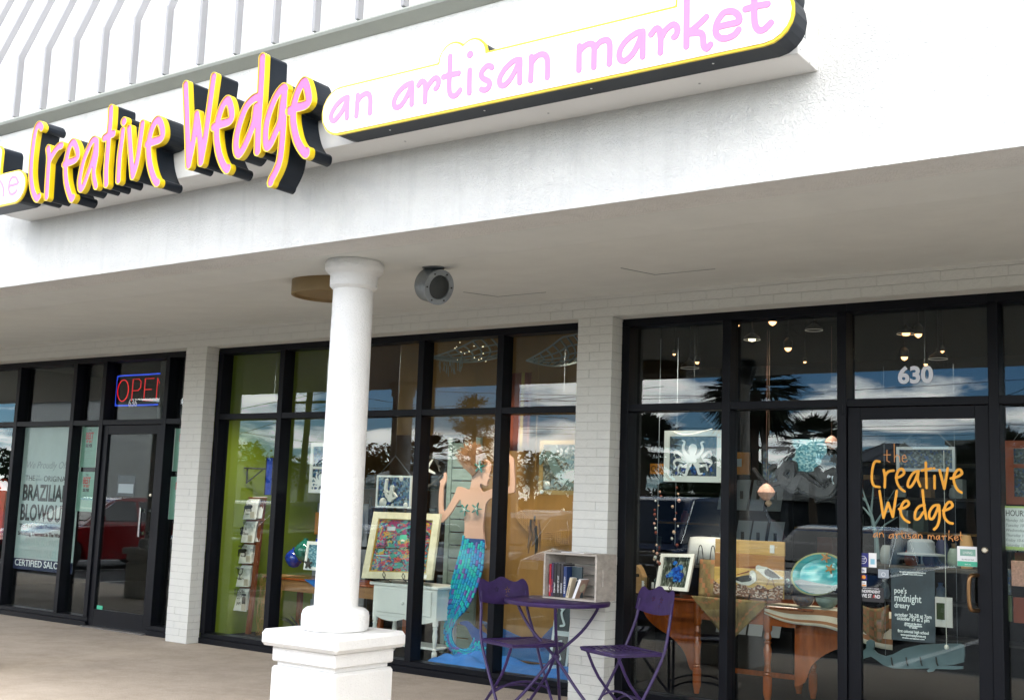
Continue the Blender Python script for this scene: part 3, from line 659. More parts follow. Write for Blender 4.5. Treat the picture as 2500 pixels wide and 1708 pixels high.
def channel_letter(strokes, res=.0045):
    l = shape(G(), strokes, YB-.001, YD, .0045, res).obj('letter', 'return_dark', SG)
    shape(G(), strokes, YD-.0005, YL+.002, .0065, res).obj('letter_rim', 'rim_yellow', l)
    shape(G(), strokes, YL+.0015, YL-.002, .0, res).obj('letter_face', 'face_pink', l)
    # thin proud lip round the face
    lp = sdf_loops(strokes, .0065, res); 
    g_ = G(); g_.prism(lp+[q[::-1] for q in sdf_loops(strokes, .0022, res)], facade, YL+.002, YL-.006); g_.obj('letter_lip', 'rim_yellow', l)
for zf, ss, k in letters: channel_letter([(P_(zf, s_), RP*k) for s_ in ss])
channel_letter([(px([(1027, 700)], YL, T1), RP*1.15)])
# pill panel
zt, zb, xl, xr = 3.555, 3.308, -.500, 2.085
rc = (zt-zb)/2; zc = (zt+zb)/2
b1 = px([(1268, 205)], YL, T3)[0]; b2 = px([(1450, 190)], YL, T3)[0]
pill = [([(xl+rc, zc), (xr-rc, zc)], rc)]
b1z = zt-.02; r1 = .083
def bump(zf, top, wid):
    c = px([top], YL, zf)[0]; return ([(c[0], zt-.03), (c[0], c[1]-wid)], wid)
pill += [bump(T3, (1266, 100), .082), bump(T3, (1448, 64), .082), ([(b1[0]-.01, zt-.03), (b2[0]+.01, zt-.03)], .06)]
k0 = px([(1030, 60)], YL, T4)[0]; pill += [([(k0[0]+.075, zt-.03), (k0[0]+.075, zt+.12)], .075), ([(k0[0]+.095, zt-.03), (k0[0]+.095, zt+.12)], .075)]
k1 = px([(1255, 20), (1700, 0)], YL, T4); pill += [([(k1[1][0]-.06, zt-.03), (k1[1][0]-.06, zt+.08)], .09), ([(k1[1][0]+.06, zt-.03), (k1[1][0]+.06, zt+.08)], .09)]
def panel(strokes, name='panel'):
    p = shape(G(), strokes, YB-.001, -3.572, .0, .008).obj('panel_return', 'return_dark', SG)
    shape(G(), strokes, -3.5725, YL+.002, .007, .008).obj('panel_rim', 'rim_yellow', p)
    shape(G(), strokes, YL+.0015, YL-.002, -.004, .008).obj('panel_face', 'face_white', p)
    return p
pan = panel(pill)
g = G()
for x in (-.1, .5, 1.1, 1.7): g.lathe([(.006, 0), (.004, .003)], (x, -3.50, zb+.001), 8, axis=(0, 0, -1))
g.obj('rivet', 'face_white', pan)
thin = [
 (T3, [[(262,615),(225,630),(170,680),(125,750),(112,800),(125,833),(150,828),(200,770),(240,700),(268,620)],[(271,613),(265,720),(262,805)]]),
 (T3, [[(366,592),(360,700),(352,790)],[(360,660),(390,612),(430,582),(468,582),(484,620),(484,700),(481,762)]]),
 (T3, [[(878,478),(820,500),(755,560),(715,630),(708,680),(725,708),(765,698),(810,640),(850,560),(876,480)],[(880,480),(877,580),(875,680)]]),
 (T3, [[(940,500),(968,462),(1000,478),(1005,560),(1001,655)],[(1005,560),(1040,490),(1085,437),(1120,435),(1130,470),(1120,510),(1102,532)]]),
 (T3, [[(1240,228),(1235,380),(1230,500),(1236,570),(1262,602),(1300,588),(1333,545)],[(1175,422),(1250,400),(1320,386)]]),
 (T3, [[(1425,358),(1421,470),(1420,572)],[(1428,209)]]),
 (T3, [[(1635,333),(1618,318),(1580,322),(1540,370),(1535,410),(1555,438),(1600,460),(1613,490),(1595,530),(1560,546),(1535,538)]]),
 (T3, [[(1895,255),(1840,270),(1770,330),(1717,410),(1705,460),(1717,498),(1755,498),(1810,440),(1860,350),(1895,262)],[(1900,258),(1898,370),(1896,475)]]),
 (T3, [[(2007,230),(2005,350),(2000,455)],[(2008,290),(2060,222),(2120,207),(2155,240),(2162,330),(2157,425)]]),
 (T4, [[(194,400),(192,500),(191,605)],[(194,450),(235,400),(290,378),(320,400),(321,480),(319,580)],[(322,430),(370,365),(428,347),(453,372),(457,450),(452,552)]]),
 (T4, [[(737,275),(680,290),(600,350),(550,420),(537,480),(552,520),(590,523),(650,470),(700,380),(735,283)],[(740,275),(740,380),(738,490)]]),
 (T4, [[(810,300),(848,252),(882,260),(893,340),(891,455)],[(895,340),(930,270),(990,217),(1028,227),(1038,270),(1022,312),(1008,322)]]),
 (T4, [[(1120,-115),(1117,100),(1115,403)],[(1285,150),(1205,228),(1135,282)],[(1132,290),(1225,285),(1256,312),(1262,390),(1290,422),(1320,388)]]),
 (T4, [[(1370,240),(1480,212),(1565,190),(1558,132),(1510,102),(1440,112),(1392,170),(1367,240),(1372,300),(1412,333),(1470,330),(1530,300),(1562,260)]]),
 (T4, [[(1700,-60),(1698,100),(1702,200),(1727,258),(1770,263),(1812,230),(1840,200)],[(1622,83),(1720,55),(1812,40)]])]
for zf, ss in thin:
    shape(G(), [(P_(zf, s_) if len(s_) > 1 else px(s_, YL, zf), .0142 if len(s_) > 1 else .019) for s_ in ss], YL-.0025, YL-.005, 0, .0035).obj('letter', 'face_pale_pink', pan)
# 'the' bubble at the left end
c0 = px([(110, 1240)], YL, T1)[0]; hx0 = px([(22, 895), (22, 1080)], YL, T1); eb = px([(205, 1230), (100, 1398)], YL, T1)
rb = .108
cx_ = eb[0][0]-rb
bub = [([(cx_, c0[1]), (cx_-.55, c0[1])], rb), ([(hx0[0][0]-.055, c0[1]), (hx0[0][0]-.055, hx0[0][1]-.055)], .055), ([(hx0[0][0]-.12, c0[1]), (hx0[0][0]-.12, hx0[0][1]-.055)], .055), ([(hx0[0][0]-.30, c0[1]), (hx0[0][0]-.30, c0[1]+.14)], .06)]
pan2 = panel(bub)
for ss in ([[(-30,980),(-32,1150),(-30,1312)],[(-30,1215),(0,1190),(20,1215),(30,1250),(30,1310)]], [[(76,1230),(148,1210),(148,1185),(132,1160),(105,1160),(86,1185),(76,1230),(79,1275),(97,1300),(125,1286),(142,1264)]], [[(-125,1010),(-128,1200),(-118,1320),(-90,1335),(-70,1315)],[(-160,1140),(-90,1125)]]):
    shape(G(), [(P_(T1, s_), .0085) for s_ in ss], YL-.0025, YL-.005, 0, .002).obj('letter', 'face_pale_pink', pan2)

# ------------------------------------------------------------------ under the canopy
def on_soffit(u, v):
    y = -1.8
    for _ in range(30): y = at(u, v, Z=soff(max(y, -2.55))).y
    return at(u, v, Z=soff(y))
sq_ = on_soffit(1062, 652); sp = at(1071, 701, Y=sq_.y)
t = thing('loudspeaker_can', 'round grey metal loudspeaker can hung under the canopy ceiling', 'speaker', sp)
ax = Vector((.93, -.22, -.28)).normalized(); c = Vector(sp)
G().lathe([(.103, -.115), (.106, -.11), (.106, -.005), (.111, 0), (.111, .007), (.076, .008), (.075, .0)], c, 36, axis=ax).obj('housing', 'galv', t, True)
G().lathe([(.074, .001), (.07, .005), (.03, .010), (.002, .011)], c, 30, axis=ax).obj('grille', 'mesh_dark', t, True)
g = G(); a_ = ax.orthogonal().normalized(); b_ = ax.cross(a_)
for k in range(6):
    th = k*math.pi/3+.4; g.lathe([(.006, .008), (.005, .011)], c+(a_*math.cos(th)+b_*math.sin(th))*.093, 8, axis=ax)
g.obj('screw', 'black_iron', t)
g = G(); zc_ = soff(c.y); g.lathe([(.07, 0), (.07, -.008), (.03, -.02)], (c.x-.05, c.y, zc_), 20); g.tube([(c.x-.05, c.y, zc_-.005), (c.x-.05, c.y, c.z+.11)], .016, 10); g.obj('bracket', 'galv', t, True)
dr = Vector((-1.665, -2.28, 2.88))
t = thing('ceiling_drum_light', 'brown drum shaped light can under the canopy, half hidden by the column', 'ceiling light', (dr.x, dr.y, 0))
zs = soff(dr.y)
G().lathe([(.27, .01), (.27, -.005), (.245, -.006), (.245, -.115), (.225, -.118), (.22, -.10), (.01, -.10)], (dr.x, dr.y, zs), 40).obj('drum', 'tan_can', t, True)

# ------------------------------------------------------------------ bistro set
def chair(label, x, y, rz):
    t = thing('bistro_chair', label, 'chair', (x, y, 0), rz, 'purple folding bistro chairs')
    def P(name, g_, sm=True): return g_.obj(name, 'purple_paint', t, sm, world=False)
    # local: faces +x, back at x=-.2, width along y; seat z .46
    W_ = .232; SZ = .46
    g = G(); outl = [(-.19, -W_), (.16, -W_+.01), (.20, -W_+.05), (.215, 0), (.20, W_-.05), (.16, W_-.01), (-.19, W_)]
    ol = smooth_path([(a, b) for a, b in outl], 3)
    g.tube([(a, b, SZ) for a, b in ol]+[(-.19, -W_, SZ)], .009, 6)
    g.add([(a, b, SZ+.009) for a, b in ol]+[(a, b, SZ-.018) for a, b in ol], [(i, i+1, len(ol)+i+1, len(ol)+i) for i in range(len(ol)-1)])
    P('seat_frame', g)
    for k in range(6):
        x0 = -.165+k*.062; w_ = W_-.006 if k < 5 else W_-.03
        g = G(); ys = [w_*(q/4-1) for q in range(9)]
        vs = []; 
        for yy in ys:
            cv = -.014*(1-(yy/w_)**2)
            vs += [(x0, yy, SZ+.008+cv), (x0+.04, yy, SZ+.008+cv), (x0+.04, yy, SZ+.004+cv), (x0, yy, SZ+.004+cv)]
        fs = []
        for i in range(8):
            for q in range(4): fs.append((i*4+q, i*4+(q+1) % 4, i*4+4+(q+1) % 4, i*4+4+q))
        fs += [(0, 1, 2, 3), (35, 34, 33, 32)]
        P('seat_slat', g.add(vs, fs), False)
    for s_ in (-1, 1):
        yb = s_*(W_+.004); tp = None
        # long bar: back post running down to the front foot
        P('back_leg', G().tube(smooth_path([(-.288, s_*.200, .80), (-.262, s_*.205, .66), (-.20, yb, .47), (-.09, yb, .26), (.07, yb, .0+.012), (.085, yb+s_*.02, .008)], 3), [.011]*16, 7))
        P('front_leg', G().tube(smooth_path([(.16, s_*(W_-.03), .455), (.05, s_*(W_-.03), .25), (-.15, s_*(W_-.03), .04), (-.19, s_*(W_-.03), .008), (-.215, s_*(W_-.03), .008)], 3), .011, 7))
    P('stretcher', G().tube(smooth_path([(-.0, -W_, .12), (.0, -W_*.5, .165), (.0, 0, .178), (.0, W_*.5, .165), (-.0, W_, .12)], 3), .008, 6))
    P('stretcher', G().tube(smooth_path([(-.11, -W_+.03, .09), (-.11, -W_*.5, .13), (-.11, 0, .14), (-.11, W_*.5, .13), (-.11, W_-.03, .09)], 3), .008, 6))
    # backrest: bent sheet with a wavy top and punched flowers
    hw = .222; top = []
    for k in range(33):
        q = k/16-1; z = .862+.040*math.exp(-(q/.30)**2)+.026*math.exp(-((abs(q)-.80)/.16)**2)-.035*max(0, abs(q)-.92)/.08
        top.append((q*hw, z))
    bot = [(q*hw, .728-.026*(1-q*q)) for q in [k/8-1 for k in range(17)]][::-1]
    outer = top+bot
    holes = []
    def flower(cx, cz, s_, petals=5):
        for p_ in range(petals):
            th = p_*2*math.pi/petals+.3; lp = []
            for k in range(6):
                a = k*math.pi/3; lx, lz = .0125*s_*math.cos(a)+.017*s_, .0045*s_*math.sin(a)
                lp.append((cx+lx*math.cos(th)-lz*math.sin(th), cz+lx*math.sin(th)+lz*math.cos(th)))
            holes.append(lp)
    flower(-.045, .805, .85); flower(.05, .81, .75); flower(-.035, .762, .55, 4)
    def bend(a, b, d): return Vector((-.262-(b-.72)*.22-.022*(1-(a/hw)**2)+d, -a, b))
    g = G(); g.prism([outer]+holes, bend, -.0012, .0012); P('backrest', g, False)
    return t
chair('purple folding metal chair left of the bistro table, back to the column', -1.105, -.655, R(-22))
chair('purple folding metal chair right of the bistro table in front of the door-side window', -.36, -.53, R(-117))
TX, TY, TZ = -.925, -.492, .765
t = thing('bistro_table', 'round purple metal bistro table with curved crossing legs and a crate on top', 'table', (TX, TY, 0))
G().lathe([(.37, TZ-.032), (.383, TZ-.03), (.388, TZ-.02), (.388, TZ-.004), (.382, TZ), (.01, TZ)], (TX, TY, 0), 64).obj('tabletop', 'purple_paint', t, True)
for ph in (-57, 72, 187):
    sn, cs_ = math.sin(R(ph)), math.cos(R(ph)); dx_, dy_ = .816*sn-.577*cs_, .577*sn+.816*cs_; q = []
    for r_, z in ((.335, .735), (.31, .67), (.20, .53), (.0, .36), (-.18, .16), (-.33, .012), (-.345, .008)): q.append((TX+r_*dx_-.014*dy_, TY+r_*dy_+.014*dx_, z))
    G().tube(smooth_path(q, 4), .0115, 8).obj('leg', 'purple_paint', t, True)
G().lathe([(.03, .35), (.032, .36), (.03, .37)], (TX, TY, 0), 16).obj('leg_ring', 'purple_paint', t, True)

# ------------------------------------------------------------------ crate with books
cx0, cx1, cy0, cy1, cz0, cz1 = -1.052, -.594, -.498, -.215, TZ+.003, 1.105
t = thing('wooden_crate', 'weathered grey wooden crate lying on its side on the bistro table, full of books', 'crate', ((cx0+cx1)/2, (cy0+cy1)/2, cz0))
th_ = .014
for k in range(3):
    a = cy0+k*.0945; G().box(cx0, cx1, a, a+.0915, cz0, cz0+th_, c=.002).obj('bottom_slat', 'crate_wood', t); G().box(cx0, cx1, a, a+.0915, cz1-th_, cz1, c=.002).obj('top_slat', 'crate_wood', t)
hh = cz1-cz0-2*th_
for k in range(4):
    z = cz0+th_+k*hh/4; G().box(cx0+.016, cx1-.016, cy1-.010, cy1, z+.006, z+hh/4-.006, c=.002).obj('back_slat', 'crate_wood', t)
G().box(cx0, cx0+.015, cy0+.002, cy1-.001, cz0+th_+.0005, cz1-th_-.0005, c=.002).obj('end_board', 'crate_wood', t)
# right end with a hand slot
lp = [(cy0+.002, cz0+th_+.0005), (cy1-.001, cz0+th_+.0005), (cy1-.001, cz1-th_-.0005), (cy0+.002, cz1-th_-.0005)]
ym = (cy0+cy1)/2-.05; hl = [(ym+.010*math.cos(a), (cz0+cz1)/2+.05*(1 if math.sin(a) > 0 else -1)+.010*math.sin(a)) for a in [k*math.pi/6+.01 for k in range(12)]]
g = G(); g.prism([lp, hl[::-1]], lambda a, b, d: Vector((d, a, b)), cx1-.015, cx1); g.obj('end_board', 'crate_wood', t)
g = G(); g.box(cx0+.12, cx1-.14, cy0+.05, cy0+.20, cz1+.001, cz1+.006); o = g.obj('paper_sheet', 'paper'); tag(o, 'folded white paper lying on top of the book crate', 'paper')
bz = cz0+th_+.001
def book(label, x, w_, d_, h_, col, lean=0., title=None, tcol='paper', tsize=.02):
    M('book_'+col[0], col[1], .45, noise=.1, nscale=9)
    t = thing('book', label, 'book', (x, cy0+.035, bz), 0, 'books in the crate')
    rot = Matrix.Translation((x, cy0+.035, bz)) @ Matrix.Rotation(-lean, 4, 'Y')
    me = G().box(0, w_, 0, d_, 0, h_, c=.002, mtx=rot); me.obj('cover', 'book_'+col[0], t)
    me = G().box(.002, w_-.002, .004, d_+.001, .003, h_+.0006, mtx=rot); me.obj('pages', 'paper', t)
    if title:
        mtx = rot @ Matrix.Translation((w_*.28, -.0008, h_*.12)) @ Matrix.Rotation(R(90), 4, 'X') @ Matrix.Rotation(R(90), 4, 'Z') @ Matrix.Translation((0, -w_*.45, 0))
        text('title', title, 0, 0, 0, min(tsize, w_*1.0), tcol, t, .8, mtx=mtx)
    return t
bx = cx0+.03
for lb, w_, d_, h_, col, tt, tcx in (
    ('thin red paperback standing at the left end of the crate', .016, .13, .235, ('red', (.42, .01, .03)), 'THE LOST', 'paper'),
    ('tall dark violet book second from the left in the crate', .018, .15, .245, ('violet', (.045, .02, .07)), 'NIGHT WALKS', 'ink_red'),
    ('black book with white spine lettering third from the left in the crate', .022, .15, .24, ('black', (.012, .012, .014)), 'PORTRAIT', 'paper'),
    ('thick black book with silver spine lettering in the middle of the crate row', .030, .16, .243, ('blackb', (.018, .017, .017)), 'HISTORY OF ART', 'paper'),
    ('black cloth book leaning beside the navy one in the crate', .022, .16, .236, ('blackc', (.02, .016, .02)), 'GARDENS', 'paper'),
    ('navy blue book with orange top standing at the right end of the row', .026, .15, .222, ('navy', (.012, .035, .14)), 'ABOVE & BELOW', 'paper')):
    book(lb, bx, w_, d_, h_, col, .0, tt, tcx); bx += w_+.0035
bk = book('dark slate covered book shown face on behind the two pale paperbacks', bx+.001, .088, .022, .222, ('slate', (.035, .06, .07)), 0.)
bk.location.y = cy0+.10
text('title', 'Noir Jewel', bx+.012, bz+.12, cy0+.0985, .016, 'paper', bk, .9)
b1_ = book('cream flowered paperback leaning to the left in the crate', bx-.008, .024, .11, .150, ('cream', (.62, .55, .40)), -.22, 'GARDENING', 'ink', .016)
b2_ = book('white spined paperback with an ornate brown cover leaning beside the cream one', bx+.050, .022, .11, .152, ('ornate', (.42, .28, .22)), -.38, None)
rot = Matrix.Translation((bx+.050, cy0+.035, bz)) @ Matrix.Rotation(.38, 4, 'Y')
G().box(.0005, .0215, -.0012, .0, .001, .151, mtx=rot).obj('spine', 'paper', b2_)
G().lathe([(.033, 0), (.033, .001)], rot @ Vector((.0225, .055, .09)), 20, axis=rot.to_3x3() @ Vector((1, 0, 0))).obj('cover_medallion', 'cream_frame', b2_)

# ------------------------------------------------------------------ door lettering, numbers, stickers
YG1 = GY; YDG = .04-.0015               # outer face of fixed panes and of the door pane
DG = thing('door_lettering', 'orange hand lettered Creative Wedge wording on the glass of the shop door', 'lettering', (1.5, .038, 1.5))
Z5 = zz(2000, 1100, 2.612)
def PD(pts, n=3): return smooth_path(px(pts, YDG, Z5), n)
rO = .0085
orange = [
 [[(385,68),(360,66),(345,90),(337,140),(337,190),(350,222),(385,230)]],
 [[(412,122),(420,170),(418,232)],[(420,160),(440,132),(475,125)]],
 [[(490,172),(520,162),(542,140),(530,115),(508,122),(492,160),(498,205),(520,240),(545,258)]],
 [[(632,128),(600,140),(570,190),(566,225),(585,228),(610,190),(630,140)],[(634,128),(628,180),(645,225)]],
 [[(680,75),(682,150),(685,235)],[(655,125),(715,112)]],
 [[(735,160),(736,238)],[(733,112)]],
 [[(768,122),(798,240)],[(798,240),(820,112)]],
 [[(840,175),(880,165),(910,145),(900,120),(878,125),(858,165),(865,215),(885,250),(908,265)]],
 [[(385,255),(410,425)],[(410,425),(440,330)],[(440,330),(470,420)],[(470,420),(495,255)]],
 [[(510,370),(545,362),(572,340),(562,318),(540,325),(520,365),(525,410),(548,440),(575,455)]],
 [[(672,345),(640,352),(615,385),(612,430),(635,432),(665,390)],[(660,250),(668,340),(683,432)]],
 [[(762,345),(730,350),(703,390),(705,430),(730,425),(762,350)],[(765,348),(768,420),(755,475),(733,500)]],
 [[(790,380),(825,370),(850,350),(838,325),(815,335),(795,380),(800,425),(825,455),(850,462)]]]
for ss in orange: shape(G(), [(PD(s_) if len(s_) > 1 else px(s_, YDG, Z5), rO) for s_ in ss], YDG, YDG-.001, 0, .003).obj('letter', 'decal_orange', DG)
thinw = [
 [[(432,-5),(432,62),(450,72)],[(412,25),(455,25)]], [[(478,-45),(480,70)],[(480,45),(495,25),(512,35),(515,70)]], [[(528,48),(556,45),(545,25),(530,35),(530,65),(548,72),(560,62)]],
 [[(370,520),(352,528),(345,545),(355,550),(370,530)],[(371,520),(371,548)]], [[(384,522),(384,550)],[(384,532),(398,520),(408,530),(410,548)]],
 [[(470,528),(450,535),(445,553),(458,556),(470,535)],[(472,528),(473,556)]], [[(484,535),(492,528),(496,556)],[(496,538),(508,526),(516,534)]], [[(528,508),(528,548),(540,556)],[(516,528),(545,524)]], [[(552,530),(552,556)],[(552,516)]], [[(583,530),(568,530),(568,541),(582,546),(582,556),(566,556)]], [[(616,530),(600,536),(595,553),(606,557),(617,538)],[(618,530),(619,558)]], [[(632,532),(632,560)],[(632,542),(645,530),(655,540),(656,560)]],
 [[(695,535),(695,562)],[(695,545),(705,535),(714,545),(714,562)],[(714,545),(725,535),(733,545),(734,562)]], [[(765,538),(750,542),(745,560),(755,565),(766,545)],[(767,538),(768,565)]], [[(782,545),(790,540),(793,566)],[(793,548),(805,537),(812,545)]], [[(828,508),(826,568)],[(848,540),(828,553),(848,560),(852,576)]], [[(862,556),(885,552),(876,538),(863,547),(864,565),(880,570),(888,562)]], [[(902,515),(902,562),(914,572)],[(890,540),(917,538)]]]
for ss in thinw: shape(G(), [(px(s_, YDG, Z5), .0026) for s_ in ss], YDG, YDG-.0008, 0, .0016).obj('letter', 'decal_thin', DG)
def center(u, v, Y): p = at(u, v, Y=Y); return p.x, p.z
x, z = center(2192, 935, GY); xe, ze = center(2279, 935, GY)
o = text('house_number', '630', x, z, GY-.0012, .155, 'decal_white', None, 1.0, bold=.006); tag(o, 'white house number 630 on the glass above the shop door', 'number')
o = text('house_number', '636', *[f for f in center(313, 992, GY)], GY-.0012, .118, 'decal_white', None, .85, bold=.001); tag(o, 'small grey house number 636 under the neon sign of the salon door', 'number')

def rect(u0, u1, v0, v1, Y):
    um, vm = (u0+u1)/2, (v0+v1)/2
    return at(u0, vm, Y=Y).x, at(u1, vm, Y=Y).x, at(um, v1, Y=Y).z, at(um, v0, Y=Y).z
def card(name, label, cat, u0, u1, v0, v1, Y, mat, th=.0012, group=None, x=None):
    x0, x1, z0, z1 = rect(u0, u1, v0, v1, Y)
    if x: x0, x1, z0, z1 = x
    t = thing(name, label, cat, ((x0+x1)/2, Y, z0), 0, group)
    G().box(x0, x1, Y-th, Y, z0, z1).obj('sheet', mat, t)
    return t, x0, x1, z0, z1
ys = YDG
t, a, b_, c_, d_ = card('sticker', 'dark blue round SHOP SMALL sticker at the left of the door glass', 'sticker', 2094, 2120, 1349, 1382, ys, 'sticker_blue')
g = G(); xm, zm = (a+b_)/2, (c_+d_)/2; g.lathe([(.026, 0), (.026, .0004), (.023, .0004), (.023, 0)], (xm, ys-.0012, zm), 28, axis=(0, -1, 0), cap=False); g.obj('ring', 'paper', t)
text('print', 'SHOP', xm, zm+.002, ys-.0018, .016, 'paper', t, .9, 'CENTER'); text('print', 'SMALL', xm, zm-.013, ys-.0018, .014, 'paper', t, .9, 'CENTER')
t, a, b_, c_, d_ = card('sticker', 'pale blue and white card sticker right of the SHOP SMALL sticker', 'sticker', 2121, 2140, 1349, 1384, ys, 'paper'); G().box(a+.012, b_-.012, ys-.0018, ys-.0012, c_+.02, c_+.055).obj('print', 'sticker_lightblue', t)
t, a, b_, c_, d_ = card('sticker', 'white VISA sticker under the SHOP SMALL sticker', 'sticker', 2095, 2115, 1384, 1397, ys, 'paper'); text('print', 'VISA', (a+b_)/2, c_+.010, ys-.0018, .019, 'sticker_blue', t, .9, 'CENTER', .0004)
t, a, b_, c_, d_ = card('sticker', 'small card sticker with a red and an orange disc', 'sticker', 2095, 2117, 1401, 1414, ys, 'sticker_blue')
for s_, mq in ((-1, 'sticker_red'), (1, 'sticker_orange')): G().lathe([(.013, 0), (.013, .0004)], ((a+b_)/2+s_*.009, ys-.0012-(.0004 if s_ > 0 else 0), (c_+d_)/2), 20, axis=(0, -1, 0)).obj('print', mq, t)
t, a, b_, c_, d_ = card('sticker', 'white DISCOVER sticker lowest of the payment stickers', 'sticker', 2095, 2115, 1417, 1430, ys, 'paper'); text('print', 'DISCOVER', (a+b_)/2, c_+.018, ys-.0018, .010, 'ink', t, .9, 'CENTER'); G().box((a+b_)/2, b_-.002, ys-.0018, ys-.0012, c_+.002, c_+.012).obj('print', 'sticker_orange', t)
t, a, b_, c_, d_ = card('sticker', 'black INDEPENDENT WE STAND sticker at the left of the door glass', 'sticker', 2095, 2158, 1432, 1468, ys, 'sticker_black')
xm = (a+b_)/2; text('print', "WE'RE LOCALLY OWNED", xm, d_-.013, ys-.0018, .010, 'paper', t, .95, 'CENTER'); text('print', 'INDEPENDENT', xm, d_-.038, ys-.0018, .026, 'paper', t, .72, 'CENTER', .0004); text('print', 'WE ST   ND', xm, d_-.070, ys-.0018, .033, 'paper', t, .72, 'CENTER', .0004); text('print', 'A', xm+.021, d_-.070, ys-.0018, .033, 'ink_red', t, .72, 'CENTER', .0004)
t, a, b_, c_, d_ = card('sticker', 'green and white award sticker near the lock of the shop door', 'sticker', 2337, 2389, 1333, 1382, ys, 'paper')
G().box(a+.001, b_-.001, ys-.0018, ys-.0012, c_+.001, c_+.032).obj('print', 'sticker_green', t); G().box(a+.018, b_-.018, ys-.0018, ys-.0012, d_-.060, d_-.018).obj('print', 'poster_green', t)
text('print', 'LIVING', (a+b_)/2, d_-.048, ys-.0022, .024, 'paper', t, .8, 'CENTER'); text('print', 'Say what you love!', (a+b_)/2, c_+.040, ys-.0018, .0125, 'ink', t, .8, 'CENTER'); text('print', 'thank you', (a+b_)/2, c_+.010, ys-.0022, .012, 'paper', t, .8, 'CENTER')
t, a, b_, c_, d_ = card('sticker', 'pale wheelchair access sticker beside the theatre poster', 'sticker', 2144, 2170, 1389, 1410, ys, 'num_grey')
G().lathe([(.014, 0), (.014, .0004), (.011, .0004), (.011, 0)], ((a+b_)/2, ys-.0012, (c_+d_)/2-.005), 20, axis=(0, -1, 0), cap=False).obj('print', 'paper', t)
t, a, b_, c_, d_ = card('theatre_poster', "dark poster for poe's midnight dreary taped inside the door glass", 'poster', 2176, 2283, 1390, 1565, .052, 'poster_dark')
yq = .052-.0018; xm = (a+b_)/2; H_ = d_-c_
for s_, zf, sz, al, sx in (('the patriot playhouse and international', .955, .0135, 'C', .8), ('thespian troupe 3278 present', .925, .0135, 'C', .8), ("poe's", .66, .052, 'L', .75), ('midnight', .545, .070, 'L', .72), ('dreary', .455, .050, 'L', .75), ('october 26-28 at 7pm', .335, .034, 'C', .78), ('october 29 at 2 pm', .285, .034, 'C', .78), ('tickets at the door', .235, .017, 'C', .85), ('$5 students/seniors', .208, .017, 'C', .85), ('$7 adults', .182, .017, 'C', .85), ('first colonial high school', .115, .027, 'C', .75), ('www.patriotplayhouse.org', .07, .020, 'C', .75), ('1272 mill dam road, virginia beach, va 23454', .035, .010, 'C', .8)):
    text('print', s_, xm if al == 'C' else a+.02, c_+H_*zf, yq, sz, 'paper', t, sx, 'CENTER' if al == 'C' else 'LEFT', .0006)
# opening hours
t, a, b_, c_, d_ = card('hours_sign', 'handwritten opening hours sheet with a yellow green border right of the door', 'sign', 2441, 2540, 1235, 1343, GY+.012, 'hours_green')
x_ = a; yq = GY+.012-.0018; G().box(a+.024, b_-.022, yq-.0005, yq+.0005, c_+.022, d_-.012).obj('sheet_inner', 'paper', t)
text('print', 'HOURS:', a+.036, d_-.062, yq-.001, .052, 'ink', t, .72)
for k, s_ in enumerate(('Monday 10-6', 'Tuesday 10-6', 'Wednesday 10-6', 'Thursday 10-6', 'Friday 10-6', 'Saturday 10-5', 'Sunday Closed')): text('print', s_, a+.034, d_-.098-k*.031, yq-.001, .026, 'ink_grey', t, .9, shear=.2)
text('print', '', 0, 0, 0, .01, 'ink', t) if False else None
# neon sign
p = rect(283, 395, 915, 988, .22)
t = thing('neon_open_sign', 'red and blue neon OPEN sign hanging inside over the salon door', 'neon sign', (p[0]+.4, .22, p[2]))
nx0 = p[0]; nz0, nz1 = p[2]+.0, p[3]; 
nx1 = nx0+.98
G().tube(smooth_path([(nx0+.5, .22, nz1), (nx0+.05, .22, nz1), (nx0+.01, .22, nz1-.03), (nx0, .22, nz1-.08), (nx0, .22, nz0+.06), (nx0+.02, .22, nz0+.012), (nx0+.06, .22, nz0), (nx1-.05, .22, nz0), (nx1, .22, nz0+.04), (nx1, .22, nz1-.05), (nx1-.04, .22, nz1), (nx0+.5, .22, nz1)], 3), .0075, 8).obj('neon_tube', 'neon_blue', t, True)
hN = nz1-nz0
def NT(pts): G().tube([(nx0+a*1.0, .215, nz0+b*hN) for a, b in pts], .0055, 6).obj('neon_letter', 'neon_red', t, True)
ov = [(.135+.095*math.cos(k*math.pi/10), .50+.36*math.sin(k*math.pi/10)) for k in range(21)]
for off in (0, .0): NT(ov)
NT([(.30, .14), (.30, .86), (.40, .86), (.44, .78), (.44, .58), (.40, .48), (.30, .48)]); NT([(.66, .86), (.51, .86), (.51, .14), (.66, .14)]); NT([(.51, .5), (.63, .5)]); NT([(.72, .14), (.72, .86), (.88, .14), (.88, .86)])
# blind partly covering the neon from the right: a dark valance inside
G().box(nx0+.83, nx0+1.3, .16, .18, 2.21, 2.84).obj('curtain', 'frame_black'); bpy.data.objects['curtain']['label'] = 'dark curtain strip hanging beside the neon sign inside the salon'; bpy.data.objects['curtain']['category'] = 'curtain'

